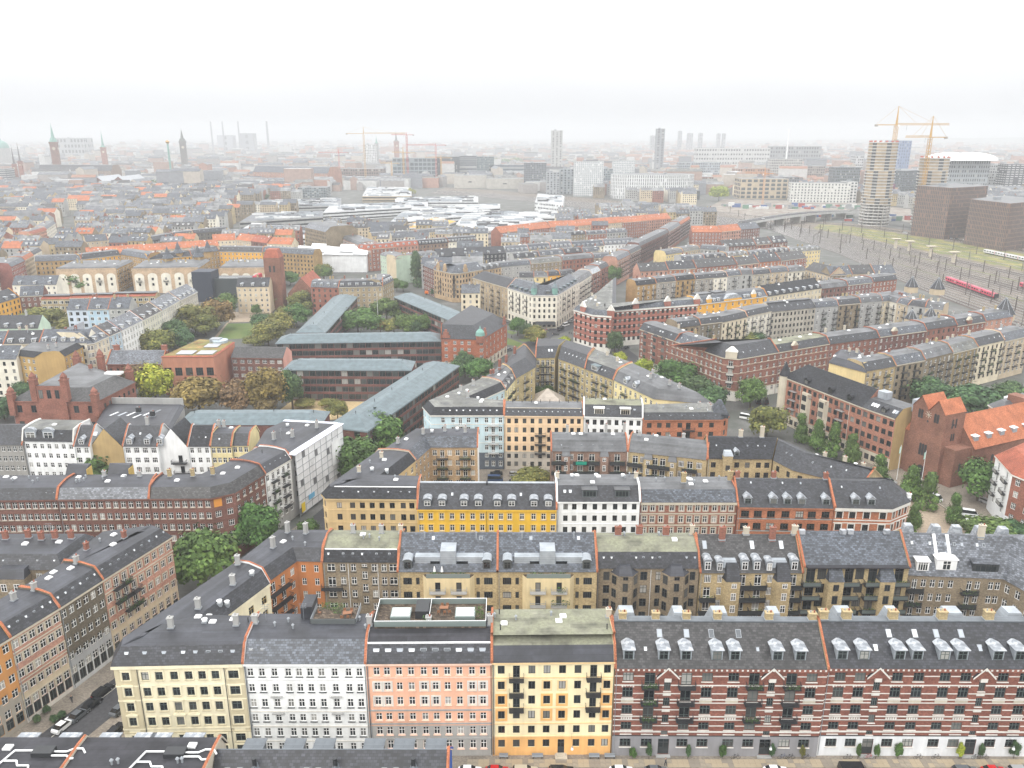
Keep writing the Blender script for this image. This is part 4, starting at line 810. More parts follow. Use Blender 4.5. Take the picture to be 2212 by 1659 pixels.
r3j = House('apartment_house', 'dark slate roofed wing slanting toward the church street, courtyard side', [(74.8, 215.2), (78.2, 207.6), (92.6, 196.8), (100, 201.5), (87.6, 213.0), (80.6, 227.2)], [F(n=2, rows=RW(17, 4), w=1.3, fr=DKF), F(n=5, rows=RW(17, 4), w=1.3, fr=DKF), 'P', 'b', 'b', 'p'], z=18.2, roof=(4.6, 4.0, SLD, 0, 0, SLD), wm=YBR, cor=None)
r3j.sky(0, [2, 4], .6, .4, .5).sky(1, [4, 9, 13], .6, .4, .6).chim([(87.3, 210, 2), (91, 205.4, 2), (95.4, 203.6, 2.2)], TRS, world=True).top('fan', [(85.5, 211.4), (93, 203)], True)

# ---------------------------------------------------------------- fourth row: light blue, peach, white and orange brick fronts
LBL = paint(.50, .63, .68)
NAV = paint(.10, .12, .15)
r4a = House('corner_house', 'light blue stucco corner house with white balconies and a navy ground floor', [(-26.6, 251), (-2.7, 251), (-2.7, 261.5), (-13, 264), (-2.6, 279.5), (-12.3, 287), (-30, 259.5)], [
    F(rows=[(16.4, 18.2), (13.2, 15), (10, 11.8), (6.8, 8.6), (4.2, 5.6), (1, 3)], xs=[3.9, 7.2, 9.6, 12.3, 15, 18.2, 20.4, 22.8], w=1.2, zc=None, bal=[(2, 0), (6, 0), (2, 1), (6, 1), (6, 2), (2, 2), (6, 3)], bw=3.6, bm=WMT), 'P', 'b', F(n=6, rows=RW(17.6, 4), w=1.2), 'P', F(n=10, rows=RW(17.8, 5), w=1.2), F(n=2, rows=RW(17.8, 5), w=1.2)],
    z=19.2, roof=(1.7, 2.2, SLK, 3.0, .4, MOG), wm=LBL, zc=[(5.9, NAV)], cor=TRW, bands=[(15.8, .2, TRW), (9.3, .15, TRW)], pm=TRS)
r4a.sky(0, [4, 6.2, 8.4, 10.6, 12.8, 15, 17.2, 19.4, 21.6], .5, .6, .8).top('dome', [(-22, 262), (-10.4, 256.5), (-10, 258.4)], True).chim([(-17.8, 268), (-13.8, 275), (-15, 262)], TRG, world=True, h=2).top('fan', [(-15.6, 268), (-18.2, 264.5), (-11.5, 260)], True)
PCH = paint(.74, .55, .36)
r4b = House('apartment_house', 'peach stucco house with dark windows over a beige ground floor and portal', Q((-2.5, 250.6), (23.4, 250), 10.5), [F(rows=[(16.4, 18.1), (13.2, 15), (10, 11.8), (6.8, 8.6), (4.1, 5.7), (1.2, 2.9)], xs=[1.5, 3.9, 6.6, 9.2, 11.8, 14.7, 17.1, 19.7, 22.2, 24.4], w=1.2, fr=DKF, k='p', bal=[(4, 1), (4, 2), (4, 3)], bw=3.6, gd=(3,)), 'P', 'b', 'P'],
    z=19.2, roof=(1.6, 2.0, SLD, 3.4, .5, FLG), wm=PCH, zc=[(6.4, paint(.48, .44, .38))], cor=PCH, bands=[(15.7, .3, PCH), (12.5, .18, PCH), (9.3, .18, PCH), (6.3, .2, TRS)])
r4b.sky(0, 14, .5, .4, .5).pieces('roof_edge', [(.8, 25, 1.5, 1.75, r4b.z1-.04, r4b.z1+.1)], TRS).top('pipe', [(.1+.12*i, .62) for i in range(8)]).top('dome', [(.4, .5)])
r4c = House('apartment_house', 'white house with two glazed white dormers in a dark mansard roof', Q((23.5, 250), (42.5, 248.6), 10.5), [F(rows=RW(18, 5, 3.2, 1.8), n=8, w=1.25, fr=DKF, k='p'), 'P', 'b', 'P'], z=19.2, roof=(1.8, 3.4, SLD, 3.3, .5, MOS), wm=WHT, cor=WHT, pm=ZNL, cop_m=WMT)
r4c.dorm(0, [4.9, 13.4], .2, 3.2, 2.4, 'flat', WHT, WMT, TRS, 's', .9).sky(0, [7.8, 16.4], .5, .8, 1.6).top('pipe', [(.1+.1*i, .62) for i in range(9)]).top('dome', [(.36, .6)])
r4d = House('corner_house', 'orange brick corner house with a slate corner turret and pale felt roof', [(42.6, 248.6), (68.4, 249), (71.5, 252.5), (68.6, 262), (42.6, 259.4)], [F(rows=RW(17.2, 5, 3.2, 1.7), xs=[2.2, 5.5, 8.4, 12.2, 15, 19, 22.6], w=1.5, k='d', fr=DKF, bal=[(4, 0), (4, 1), (4, 2)], bw=4), F(n=1, rows=RW(17.2, 5), w=1.3, fr=DKF), F(n=3, rows=RW(17.2, 5), w=1.2, fr=DKF), 'b', 'P'], z=18.4, roof=(1.4, 2.0, SLD, 3, .6, MOG), wm=OBR, cor=OBR, bands=[(14.2, .2, OBR)])
r4d.local('turret', lambda b: (b.prism([(23, 1.2), (28.2, 1.2), (28.2, 5.6), (23, 5.6)], 18.2, 19.6, SLB), b.prism([(22.8, 1), (28.4, 1), (28.4, 5.8), (22.8, 5.8)], 19.6, 24, SLB, B=[(25.2, 3), (26.2, 3), (26.2, 3.8), (25.2, 3.8)])) and None); r4d.clutter(3, 2, 3, TRG).sky(0, 7, .5, .4, .5)
# ---------------------------------------------------------------- left street: fronts seen at a slant
OCH = paint(.52, .25, .085); BEI = paint(.55, .46, .33)
def Lh(label, A, B, f, **kw):
    kw.setdefault('z', 19); kw.setdefault('roof', (1.5, 2.4, SLD, 3.2, .3, FLT))
    return House(kw.pop('nm', 'apartment_house'), label, kw.pop('pts', None) or Q(A, B, kw.pop('d', 11)), kw.pop('ed', None) or [f, 'P', 'b', 'P'], **kw)
l1a = Lh('orange stucco house with grey base, first along the left street', (-98.4, 113), (-92.4, 128.5), F(n=8, rows=RW(18, 5), w=1.25, g=(1, 3.2, 1.5)), wm=OCH, zc=[(7.2, paint(.36, .33, .28))], cor=TRS, det=2)
l1b = Lh('salmon brick house with cream bands and a white shop floor on the left street', (-92.4, 128.5), (-88.6, 138.3), F(n=6, rows=RW(17.8, 5), w=1.25, su=TRS, g=(.9, 3.2, 1.5, 'p')), wm=PBR, zc=[(6.6, BEI), (4, paint(.66, .63, .57))], cor=TRS, bands=[(15.2, .25, TRS), (9, .2, TRS), (6.5, .3, TRS)], det=2)
l1c = Lh('dark brown brick house with a grey painted lower part on the left street', (-88.6, 138.3), (-85.1, 148.7), F(n=6, rows=RW(17.8, 5), w=1.25, g=(.9, 3.2, 1.5, 'p')), wm=mk('dark_brown_brick', (.125, .105, .075), 'brick', .9), zc=[(7.4, paint(.38, .39, .40)), (4, paint(.55, .57, .58))], cor=TRS, det=2)
_A, _B = (-85.1, 148.7), (-78.4, 167.4)
l1d = House('corner_house', 'pink brick corner house with a beige base and three tiers of black balconies', [_A, _B, (-82.5, 170), (-94, 166.5), (-95.8, 152.6)],
    [F(n=9, rows=RW(17.8, 5), w=1.2, su=TRS, bal=[(2, 0), (2, 1), (2, 2), (3, 1), (3, 2), (1, 0), (1, 1)], bw=2.4, g=(.9, 3.2, 1.5), plants=.4), F(n=1, rows=RW(17.8, 5), w=1.1), 'b', 'b', 'P'], z=19, roof=(1.5, 2.4, SLD, 3.2, .3, FLT), wm=PBR, zc=[(7.4, BEI)], cor=TRS, bands=[(15.2, .3, TRS), (7.4, .3, TRS)], det=2)
for h, n in ((l1a, 7), (l1b, 6), (l1c, 6), (l1d, 9)): h.sky(0, n, .55, .5, .8)
l1b.chim([(.6, .55), (.98, .5)], TRG); l1c.chim([(.99, .55)], TRG).top('dome', [(.4, .6), (.6, .7), (.8, .5)]); l1a.top('dome', [(.5, .6), (.8, .5)]); l1d.chim([(-86, 161.6), (-91.8, 156.5)], RBR, world=True).top('dome', [(-87, 158.5), (-89, 163)], True).top('vent', [(-90.6, 160)], True)
l1e = House('apartment_house', 'brown brick courtyard back at the left edge with a dark flat roof and red chimneys', [(-140, 153.6), (-96.2, 153.6), (-94.2, 166.4), (-140, 166.4)], [F(n=13, rows=RW(17.6, 5), w=1.4, k='s', bal=[(8, 1), (8, 2), (9, 1), (9, 2), (6, 1)], bw=3), 'b', 'b', 'P'], z=18.6, roof=(1.8, 2.6, SLD, 3.5, .4, FLT), wm=BBR, cor=None)
l1e.bay(0, 31, 37, 2.5, 0, 17.6, BBR, [(32.4, 14.6, 16.4, 1.2, 'c'), (35.2, 14.6, 16.4, 1.2, 'c'), (32.4, 11.4, 13.2, 1.2, 'c'), (35.2, 11.4, 13.2, 1.2, 'c')], 0, FLT, rh=1.8).parent = l1e.root
l1e.chim([(.62, .6), (.72, .66), (.8, .58), (.86, .62), (.93, .66)], RBR, h=1.8, w=1.1).top('dome', [(.6, .45), (.75, .42), (.9, .5)]).top('mast', [(.82, .7)]).sky(0, 12, .5, .5, .7)

# long red brick block behind it
WB = dict(w=1.25, fr=WH, sill=TRS)
l2a = House('apartment_house', 'red brick house at the left edge with a row of small square skylights', Q((-146, 187.6), (-115.9, 188.5), 11), [F(n=18, rows=RW(17.6, 5), **WB), 'P', 'b', 'p'], z=18.5, roof=(1.4, 2.5, SLD, 3.6, .4, FLT), wm=DBR, cor=DBR)
l2b = House('apartment_house', 'red brick house with a pale blue slate lower slope, middle of the long block', Q((-115.8, 188.5), (-92.7, 189.0), 11), [F(n=12, rows=RW(17.6, 5), **WB), 'P', 'b', 'P'], z=18.5, roof=(1.4, 2.5, SLL, 3.6, .4, FLT), wm=DBR, cor=DBR)
l2c = House('corner_house', 'red brick corner house with one orange boarded window facing the chamfer', [(-92.6, 189.0), (-77, 189.2), (-72, 192.4), (-67.7, 204.6), (-79.2, 208.6), (-83.5, 200.2), (-94.6, 199.6)], [F(n=8, rows=RW(17.6, 5), **WB), F(n=2, rows=RW(17.6, 5), w=1.5, k='d'), F(n=5, rows=RW(17.6, 5), **WB), 'P', 'b', 'b', 'P'], z=18.5, roof=(1.4, 2.4, SLW, 3.2, .4, FLT), wm=DBR, cor=DBR)
l2c.pieces('boarded_window', [(.6, 2.6, -.04, -.01, 15.6, 17.8)], plain('orange_board', .62, .26, .05), 1); l2c.sky(0, 9, .5, .4, .5).chim([(-90, 196.4), (-84, 196.6), (-79, 197.4)], YBR, world=True, h=2).top('dome', [(-87, 193.6), (-76.6, 198), (-74, 202)], True)
l2a.sky(0, 16, .5, .5, .6).clutter(1, 3, 4, YBR); l2b.clutter(2, 3, 6, TRG)
for i, x in enumerate((7.5, 18.5)): l2a.local('roof_house', lambda b: (b.prism([(x+20, 8.2), (x+26, 8.2), (x+26, 12.6), (x+20, 12.6)], 18.4, 23, FLT, top=FLT, B=[(x+20, 12.3), (x+26, 11), (x+26, 12.6), (x+20, 12.6)]), b.box(x+26.01, x+26.2, 9.6, 12.4, 18.4, 22.4, mk('ochre_gable', (.50, .35, .10), 'paint'))) and None)
l2d = Lh('white house with six curved black balconies beside the netted scaffold', (-67.7, 204.6), (-63.4, 215.2), F(n=5, rows=RW(17.5, 5), w=1.2, bal=[(1, 0), (1, 1), (1, 2), (1, 3), (3, 0), (3, 1), (3, 2), (3, 3)], bw=2.6, plants=.3), z=18.5, roof=(1.5, 2.3, FLT, 3.2, .3, FLT), wm=WHT, zc=[(5, TRG)], cor=TRW, d=12)
l2d.sky(0, 5, .5, .5, .7).top('pipe', [(.6, .5)])
NET = mk('scaffold_netting', (.70, .71, .72), 'paint', .7)
net = House('corner_house', 'house wrapped in white scaffold netting under a pale sheeted scaffold roof', [(-63.5, 215.6), (-55.1, 240.9), (-73, 243.5), (-76.6, 236), (-75.4, 219.6)], [F(n=6, rows=RW(17, 4), w=1.2, fr=DKF), 'b', 'b', F(n=3, rows=RW(17, 4), w=1.2), 'P'], z=19, roof=(.7, 1.0, FLT, 2, .2, FLT), wm=paint(.50, .505, .50), cor=None)
def netf(b):
    L = net.T(0)[1]
    for q in range(16):                                     # hanging net panels, slightly uneven, with lift lines
        x0 = L*q/16; x1 = L*(q+1)/16
        for r in range(9):
            z0 = .6+r*2.1; y0 = -1.5-.12*random.random(); b.face([(x0, y0, z0), (x1, y0-.1*random.random(), z0), (x1, -1.5-.1*random.random(), z0+2.08), (x0, -1.5, z0+2.08)], NET if (q*5+r*3) % 17 else NETD)
NETD = mk('torn_netting', (.16, .165, .17), 'paint')
net.local('scaffold_netting', netf)['kind'] = 'stuff'
b = MB(net.T(0)[0]); L = net.T(0)[1]
for q in range(9): b.bar((L*q/8, -1.68, 0), (L*q/8, -1.68, 19.6), .05, GRM)
for r in range(9): b.bar((0, -1.68, .6+r*2.1), (L, -1.68, .6+r*2.1), .07, GRM)
b.obj('scaffold_poles', net.root)['kind'] = 'stuff'
PSH = mk('pale_sheeting', (.66, .68, .78), 'paint')
net.pieces('scaffold_roof', [(-.5, L+.6, -1.9, .6, 19.7, 19.9)], PSH, 0).pieces('scaffold_roof', [(.6, 18, -1.0, .5, 19.72, 19.92)], PSH, 1)
net.local('white_banner', lambda b: b.box(L*.72, L*.92, -1.85, -1.8, 8.5, 16.5, mk('banner_cloth', (.78, .79, .80), 'paint'))); net.pieces('blue_sign', [(L*.18, L*.3, -1.85, -1.8, 3.4, 5.0)], plain('light_blue_sign', .15, .42, .65)).pieces('yellow_sign', [(L*.03, L*.1, -1.85, -1.8, 1.2, 4.0)], plain('yellow_sign', .75, .55, .03))
net.chim([(-66, 228), (-60.5, 236), (-71, 226)], TRG, world=True, h=2.2).top('dome', [(-68, 231), (-64, 238)], True).top('mast', [(-69, 226.5), (-63, 238.5)], True).top('fan', [(-70, 237.5)], True)

# white courtyard backs behind the long brick block
def bk(label, A, B, wm, f, **kw): return Lh(label, A, B, f, z=16, wm=wm, cor=None, **kw)
b1 = bk('grey stucco courtyard back at the left edge with a dark roof', (-166.6, 232.6), (-150.6, 232.6), paint(.30, .29, .27), F(n=9, rows=RW(15.4, 4), w=1.2), roof=(5, 4.6, SLD, 0, 0, SLD))
b2 = Lh('white back with flat pale roof, two big zinc dormers and a roof terrace cut', (-150.7, 233.3), (-134.7, 232.6), F(n=7, rows=RW(16, 4, 3.1, 1.6), w=1.2), z=17, wm=WHT, cor=None, roof=(1.0, 3.4, SLD, 3, .3, MOG), cop_m=TRW)
b2.dorm(0, [2.6, 8.2], .1, 3.4, 2.7, 'arc', ZNC, ZNL).sky(0, [12.2], .5, .8, 1.4).top('dome', [(.5, .4)])
b3 = bk('white back with a single dormer next to the tan gable', (-134.1, 231.3), (-129.3, 231.3), WHT, F(n=2, rows=RW(15.4, 4), w=1.3), roof=(5, 4.8, SLD, 0, 0, SLD)); b3.dorm(0, [2.2], .3, 1.7, 1.9, 'gable', ZNC, ZNL).sky(0, [5.5], .6, 1.4, 1.4)
def gable_house(label, A, B, wm, sm, hh, wins, proj, z=15.5):
    w = hypot(B[0]-A[0], B[1]-A[1]); u = ((B[0]-A[0])/w, (B[1]-A[1])/w)
    h = House('gabled_house', label, [(B[0]+u[1]*-0, B[1]), (B[0]-u[1]*11, B[1]+u[0]*11), (A[0]-u[1]*11, A[1]+u[0]*11), A], ['b', 'p', 'b', 'p'], z=z, roof=(w/2-.12, hh, sm, 0, 0, sm), wm=wm, cor=None)
    t = h.T(3)[0]; rz = h.T(3)[2]
    for x, a, b_, ww, k in wins: ob('window', win_mesh(ww, b_-a, k, DKF), h.root, (*t(x, -.08, a)[:2], a), rz)
    return h, t, rz
b4, _, _ = gable_house('tan rendered gable wall with a bare red creeper', (-130.0, 232.6), (-119.9, 232.6), mk('tan_render', (.43, .31, .145), 'paint'), SLD, 6.0, [], 2, 15)
b5 = bk('white back with two pale dormers right of the tan gable', (-119.1, 231.3), (-108.5, 231.3), WHT, F(n=4, rows=RW(15.4, 4), w=1.6, k='d'), roof=(5, 4.9, SLD, 0, 0, SLD)); b5.dorm(0, [1.9, 7.3, 11.2], .3, 1.9, 2.0, 'gable', ZNC, ZNL).chim([(.55, .5, 2.4)], TRG).sky(0, [4.4], .6, .6, .8)
b6, t6, r6 = gable_house('white rendered gable with two black balconies', (-109.0, 232.6), (-99.9, 232.6), WHT, SLK, 6.0, [(6.5, 10.2, 12.4, 1.2, 'b'), (6.8, 6.6, 8.8, 1.2, 'b')], 2, 15)
for x, z in ((6.2, 10.1), (6.6, 6.5)): ob('balcony', balcony_mesh(4.6, 1.5), b6.root, t6(x, -.004, z), r6)
b6b = bk('black roofed white back between the white gable and the yellow backs', (-99.3, 231.3), (-92.4, 231.3), WHT, F(n=3, rows=RW(15.4, 4), w=1.2), roof=(5, 4.8, SLK, 0, 0, SLK)); b6b.sky(0, [1.2, 3, 5], .4, .6, 1)
YB2 = paint(.70, .60, .33)
b7 = bk('pale yellow back with a black box bay near the scaffold', (-92.3, 231.3), (-85.9, 231.3), YB2, F(n=4, rows=RW(15.4, 4), w=1.2), roof=(2.5, 3.2, SLD, 2.5, .3, FLT)); b7.chim([(.3, .7, 2), (.05, .7, 2.2)], TRG).sky(0, [2.4], .5, .6, 1).top('dome', [(.7, .6)])
b8 = bk('pale yellow back with scaffold poles, nearest the netted house', (-86.0, 232.0), (-80.9, 232.0), YB2, F(n=3, rows=RW(15.4, 4), w=1.2), roof=(2.5, 3.0, SLD, 2.5, .3, FLT))

# ---------------------------------------------------------------- halls and school behind
shed = House('workshop_hall', 'dark felt shed roof with six long skylights', [(-144.3, 261.2), (-118.4, 264.3), (-123.4, 288.7), (-152.8, 289.7)], ['b', 'b', 'b', 'b'], z=9.5, roof=(1, .9, FLT, 2, .2, FLT), wm=TRG, cor=None)
for p in ((-143.7, 276.4), (-140.6, 276.2), (-137.5, 276.2), (-134.3, 273.9), (-131.7, 276.4), (-129.4, 278.8)):
    o = ob('skylight', skylight_mesh(.9, 4.2), shed.root, (p[0]-shed.o[0], p[1]-shed.o[1], shed.zat(p[0]-shed.o[0], p[1]-shed.o[1])+.02)); o.rotation_euler = (0, 0, -.3)
shed.chim([(-135.5, 278.1), (-128.7, 273.9)], RAIL, world=True, w=1.5, d=1.5, h=1.8); shed.local('parapet', lambda b: b.box(0, hypot(*((-123.4, 288.7)[k]-(-152.8, 289.7)[k] for k in (0, 1))), 0, .4, 9, 12.6, TRG), 2)
HB = mk('hall_brick', (.235, .095, .066), 'brick', .9)
hall = House('brick_hall', 'ornate red brick hall with six pinnacle turrets and a dark roof', [(-183.4, 281.5), (-151.7, 280.7), (-148.5, 304.7), (-184.1, 332.7)], [F(n=6, rows=[(9.4, 12.2), (3.4, 6)], w=1.9, k='p', fr=DKF), F(n=8, rows=[(10, 11.8), (4, 6.4)], w=1.2, k='p', fr=DKF), 'b', 'b'], z=14, roof=(6, 3.4, SLW, 3, .4, FLG), wm=HB, cor=HB, bands=[(8.4, .4, HB), (13, .3, HB), (2.4, .4, HB)])
hL = hall.T(0)[1]; hall.bay(0, hL*.30, hL*.66, .8, 0, 20, HB, [(hL*(.38+.095*q), 15.2, 18.4, 1.5, 'p') for q in range(3)], 0, FLT, DKF)
def turret(x, y, z, s=1.1, hh=5.0):
    def f(b):
        for k in range(1): b.box(x-s, x+s, y-s, y+s, z-6, z+hh*.4, HB); b.box(x-s*1.2, x+s*1.2, y-s*1.2, y+s*1.2, z+hh*.4, z+hh*.48, HB)
        b.box(x-s*.8, x+s*.8, y-s*.8, y+s*.8, z+hh*.48, z+hh*.7, HB); b.cyl(x, y, z+hh*.7, z+hh, s*1.1, HB, 8, .12)
    hall.local('turret', f)
for x, y, z in ((.4, 0, 14.5), (hL-.4, 0, 14.5), (hL*.30, 0, 20), (hL*.66, 0, 20)): turret(x, y, z)
for q in ((-152.9, 310.4), (-175.5, 333.3), (-184.4, 330.9)):
    tb = MB(lambda px, py, pz: (q[0]-hall.o[0]+px, q[1]-hall.o[1]+py, pz)); s = 1.2; tb.box(-s, s, -s, s, 8, 16.4, HB); tb.box(-s*1.2, s*1.2, -s*1.2, s*1.2, 16.4, 16.9, HB); tb.box(-s*.8, s*.8, -s*.8, s*.8, 16.9, 18, HB); tb.cyl(0, 0, 18, 20, s*1.1, HB, 8, .12); tb.obj('turret', hall.root)
hall.chim([(-168.1, 310.6)], RBR, world=True, w=1.4).sky(0, [hL*.55], .5, 1.2, 3); hall.pieces('rooflight', [(hL*.75, hL*.95, 22, 25, 17.4, 18.2)], WMT)
# school
SBR = mk('school_brick', (.155, .062, .05), 'brick', .9)
def ribbon(n, top=12.9, fl=4, w=None, L=30): return F(n=n, rows=[(top-i*3.35-2.35, top-i*3.35) for i in range(fl)], w=L/n-.16, k='s', fr=GRF)
def school(label, pts, ed, z=13.6, rr=(5.2, 2.6, ZNB, 0, 0, ZNB)): return House('school_wing', label, pts, ed, z=z, roof=rr, wm=SBR, cor=mk('zinc_fascia', (.19, .23, .25), 'plain'), corh=.5, cat='school building')
def LN(a, b): return hypot(a[0]-b[0], a[1]-b[1])
a_, b_ = (-110.5, 368.3), (-33.7, 372.8); s1 = school('zinc roofed school wing, the upper of the two level ones, with ribbon windows', Q(a_, b_, 13), [ribbon(26, L=LN(a_, b_)), 'b', 'b', 'b'])
a_, b_ = (-95.1, 324.1), (-42.0, 323.3); s2 = school('zinc roofed school wing facing the play yard, with four ribbons of windows', Q(a_, b_, 13), [ribbon(20, L=LN(a_, b_)), 'b', 'b', 'b'])
a_, b_ = (-47.9, 251.0), (-22.5, 329.5); s3 = school('long slanting zinc roofed school wing with ribbon windows along the street', Q(a_, b_, 15), [ribbon(30, L=LN(a_, b_)), 'b', 'b', F(n=2, rows=[(11, 12.9), (7.6, 9.5), (4.2, 6.1)], w=2.2, k='s', fr=GRF)], rr=(6.2, 3.0, ZNB, 0, 0, ZNB))
a_, b_ = (-92.4, 389.3), (-93.2, 480.7); s4 = school('zinc roofed school wing running back beside the park trees', Q(a_, b_, 14), [ribbon(22, L=LN(a_, b_)), 'b', 'b', 'b'])
a_, b_ = (-70.8, 480.7), (-30.3, 412.9); s5 = school('zinc roofed school wing behind the garden trees, next to the red corner house', Q(a_, b_, 14), [ribbon(20, L=LN(a_, b_)), F(n=2, rows=RW(12.6, 4), w=2), 'b', 'b'])
a_, b_ = (-118.7, 269.4), (-67.6, 269.7); s6 = school('low zinc roofed school wing behind the dark gabled backs', Q(a_, b_, 14), ['b', 'b', 'b', 'b'], z=9)
for s_, n in ((s1, 5), (s2, 3), (s3, 6), (s4, 4), (s5, 4), (s6, 4)): s_.top('pipe', [(.08+.84*i/(n-1), .5) for i in range(n)])
MUS = paint(.42, .19, .125)
mus = House('museum_hall', 'pink red brick hall with a mossy roof, solar panels and four dark windows', [(-148.6, 331.2), (-126.5, 331.7), (-125.7, 356.1), (-143.7, 361.3)], [F(n=5, rows=[(8.6, 12.2), (3, 5)], w=3.0, k='g', fr=DKF), 'b', 'b', 'b'], z=17, roof=(.5, .4, TIR, 1.5, 0, mk('moss_roof', (.20, .13, .05), 'felt', .9, c2=(.17, .17, .06))), wm=MUS, cor=None, cat='hall')
for q, w in (((-139.6, 336.1), 7), ((-131.0, 336.1), 7), ((-132.6, 348.0), 6)):
    tb = MB(lambda px, py, pz: (q[0]-mus.o[0]+px, q[1]-mus.o[1]+py, pz)); tb.box(-w/2, w/2, -3, 3, 17.5, 17.8, plain('solar_panel', .30, .31, .33, .3)); tb.obj('solar_panels', mus.root)
q = (-131.6, 353.9); tw = thing('stair_tower', 'round stair tower wrapped in a silver grey mesh', 'stair tower', (q[0], q[1]+1, 0)); tb = MB(); tb.cyl(0, 0, 0, 18.5, 3.4, mk('silver_mesh', (.36, .42, .46), 'zinc', .5), 16); tb.obj('mesh_skin', tw); tb = MB(); tb.bar((-3.5, 0, 12), (-8, 2, 12), .2, GRM); tb.box(-4.5, 0, -1, 3, 15.5, 19, GRM); tb.obj('lift_head', tw)
gal = Lh('long grey roofed brick wing between the hall and the museum', (-177.5, 341.4), (-153.2, 341.4), F(n=8, rows=[(6.5, 9), (2, 4)], w=1.1, fr=DKF), z=11, roof=(5.5, 4.6, SLL, 0, 0, SLL), wm=HB, cor=HB, d=12)
gal.chim([(.1, .5), (.97, .5)], RBR, w=2.4, d=1.2, h=2.2)
bg = Lh('dark red brick school house with white windows and a pink gable end', (-124.2, 345.1), (-100.7, 343.8), F(n=7, rows=RW(12, 4, 3.2, 1.7), w=2.0, k='d'), z=13, roof=(5.6, 3.4, SLW, 0, 0, SLW), wm=DBR, cor=DBR, pm=paint(.62, .33, .27), d=12, ed=[F(n=7, rows=RW(12, 4, 3.2, 1.7), w=2.0, k='d'), 'p', 'b', 'p'])
rc = House('corner_house', 'bright red brick corner house with stepped gables and a copper onion dome', [(-33.2, 369.3), (-14.4, 366.9), (-2.6, 399.5), (-23.6, 435.9), (-34.1, 396.0)], [F(rows=RW(14.6, 4, 3.3, 1.8), xs=[2.2, 6.4, 9.8, 13.2, 19], w=1.5, k='d'), F(n=7, rows=RW(14.6, 4, 3.3, 1.8), w=1.3, g=(1, 3.2, 1.8)), 'b', 'b', 'P'], z=15.6, roof=(6, 5.4, SLD, 0, 0, SLD), wm=mk('bright_red_brick', (.33, .112, .058), 'brick', .9), zc=[(4.2, TRS)], cor=None, cat='apartment house')
rL = rc.T(0)[1]
rc.local('corner_dome', lambda b: (b.cyl(rL-.6, 1, 14, 17.4, 2.1, RBR, 12), b.cyl(rL-.6, 1, 17.4, 19, 2.3, COP, 12, 2.0), b.cyl(rL-.6, 1, 19, 20.3, 2.0, COP, 12, .9), b.cyl(rL-.6, 1, 20.3, 22, .5, COP, 8, .05)) and None)
for i, x in ((0, 2.2), (1, 5.5), (1, rc.T(1)[1]-3)): rc.local('stepped_gable', lambda b: (b.box(x-2.0, x+2.0, -.05, .6, 14, 17.2, RBR), b.box(x-1.3, x+1.3, -.05, .6, 17.2, 18.7, RBR), b.box(x-.6, x+.6, -.05, .6, 18.7, 20, RBR)) and None, i)

# ---------------------------------------------------------------- yellow brick courtyard behind the fourth row
YT = F(n=5, rows=RW(17.4, 5), w=1.3, bal=[(1, 0), (1, 1), (1, 2), (3, 0), (3, 1), (3, 2)], bw=3.4)
def YF(n, bal): return F(n=n, rows=RW(17.4, 5, 3.2, 1.9), w=1.35, bal=[(c, r) for c in bal for r in (0, 1, 2, 3)], bw=3.3, plants=.4)
YLB = mk('courtyard_yellow_brick', (.43, .345, .185), 'brick', .9)
y1 = House('apartment_house', 'pale yellow courtyard wing with striped felt roof left of the yellow brick court', [(-2.4, 279.2), (1.2, 294.3), (-4.7, 308.2), (-12.4, 287.2)], [YF(5, (1, 3)), 'P', 'b', 'p'], z=18.5, roof=(2, 2.6, SLD, 3, .4, FLG), wm=YB2, cor=None); y1.dorm(0, 3, .3, 1.6, 1.7, 'flat', WHT, FLG).clutter(2, 2, 2, RBR)
y2 = House('apartment_house', 'yellow brick court house with a tall stair block left of the court', [(1.0, 294.3), (9.2, 310.5), (9.7, 324.6), (2.0, 337.0), (-4.8, 308.2)], [YF(3, (1,)), YF(2, ()), 'P', 'b', 'p'], z=18.5, roof=(4, 3.6, SLD, 0, 0, SLD), wm=YLB, cor=None); y2.chim([(1.1, 319.2), (-2.3, 308.5), (-4.7, 297.4)], RBR, world=True, h=3, w=1.2)
y3 = House('apartment_house', 'yellow brick house across the back of the court under a black roof', [(9.8, 324.2), (17.9, 325.1), (24.8, 345.5), (11.4, 346.6)], [YF(4, (1, 2)), 'p', 'b', 'P'], z=18.5, roof=(4.6, 3.8, SLD, 0, 0, SLD), wm=YLB, cor=None); y3.sky(0, [6, 7.2], .6, .8, 1.3)
y4 = House('apartment_house', 'yellow brick court house with long tiers of black balconies right of the court', [(19.1, 323.4), (28.9, 308.7), (35.4, 330.9), (24.9, 345.5)], [YF(6, (1, 3, 4)), 'P', 'b', 'p'], z=18.5, roof=(4.6, 3.8, SLD, 0, 0, SLD), wm=YLB, cor=None); y4.sky(0, 7, .6, .5, .7)
y5 = House('apartment_house', 'yellow brick court house with solar panels and zinc dormers on a pale roof', [(28.9, 308.2), (38.3, 293.3), (48.7, 308.7), (35.5, 330.7)], [YF(6, (2, 4)), 'P', 'b', 'P'], z=18.5, roof=(2.6, 3.0, SLD, 2.6, .3, MOG), wm=YLB, cor=None); y5.dorm(0, [5.5], .3, 4, 2.2, 'flat', ZNC, ZNB, WH, 's').sky(0, [2.5, 9, 11], .5, .6, .9).clutter(2, 2, 2)
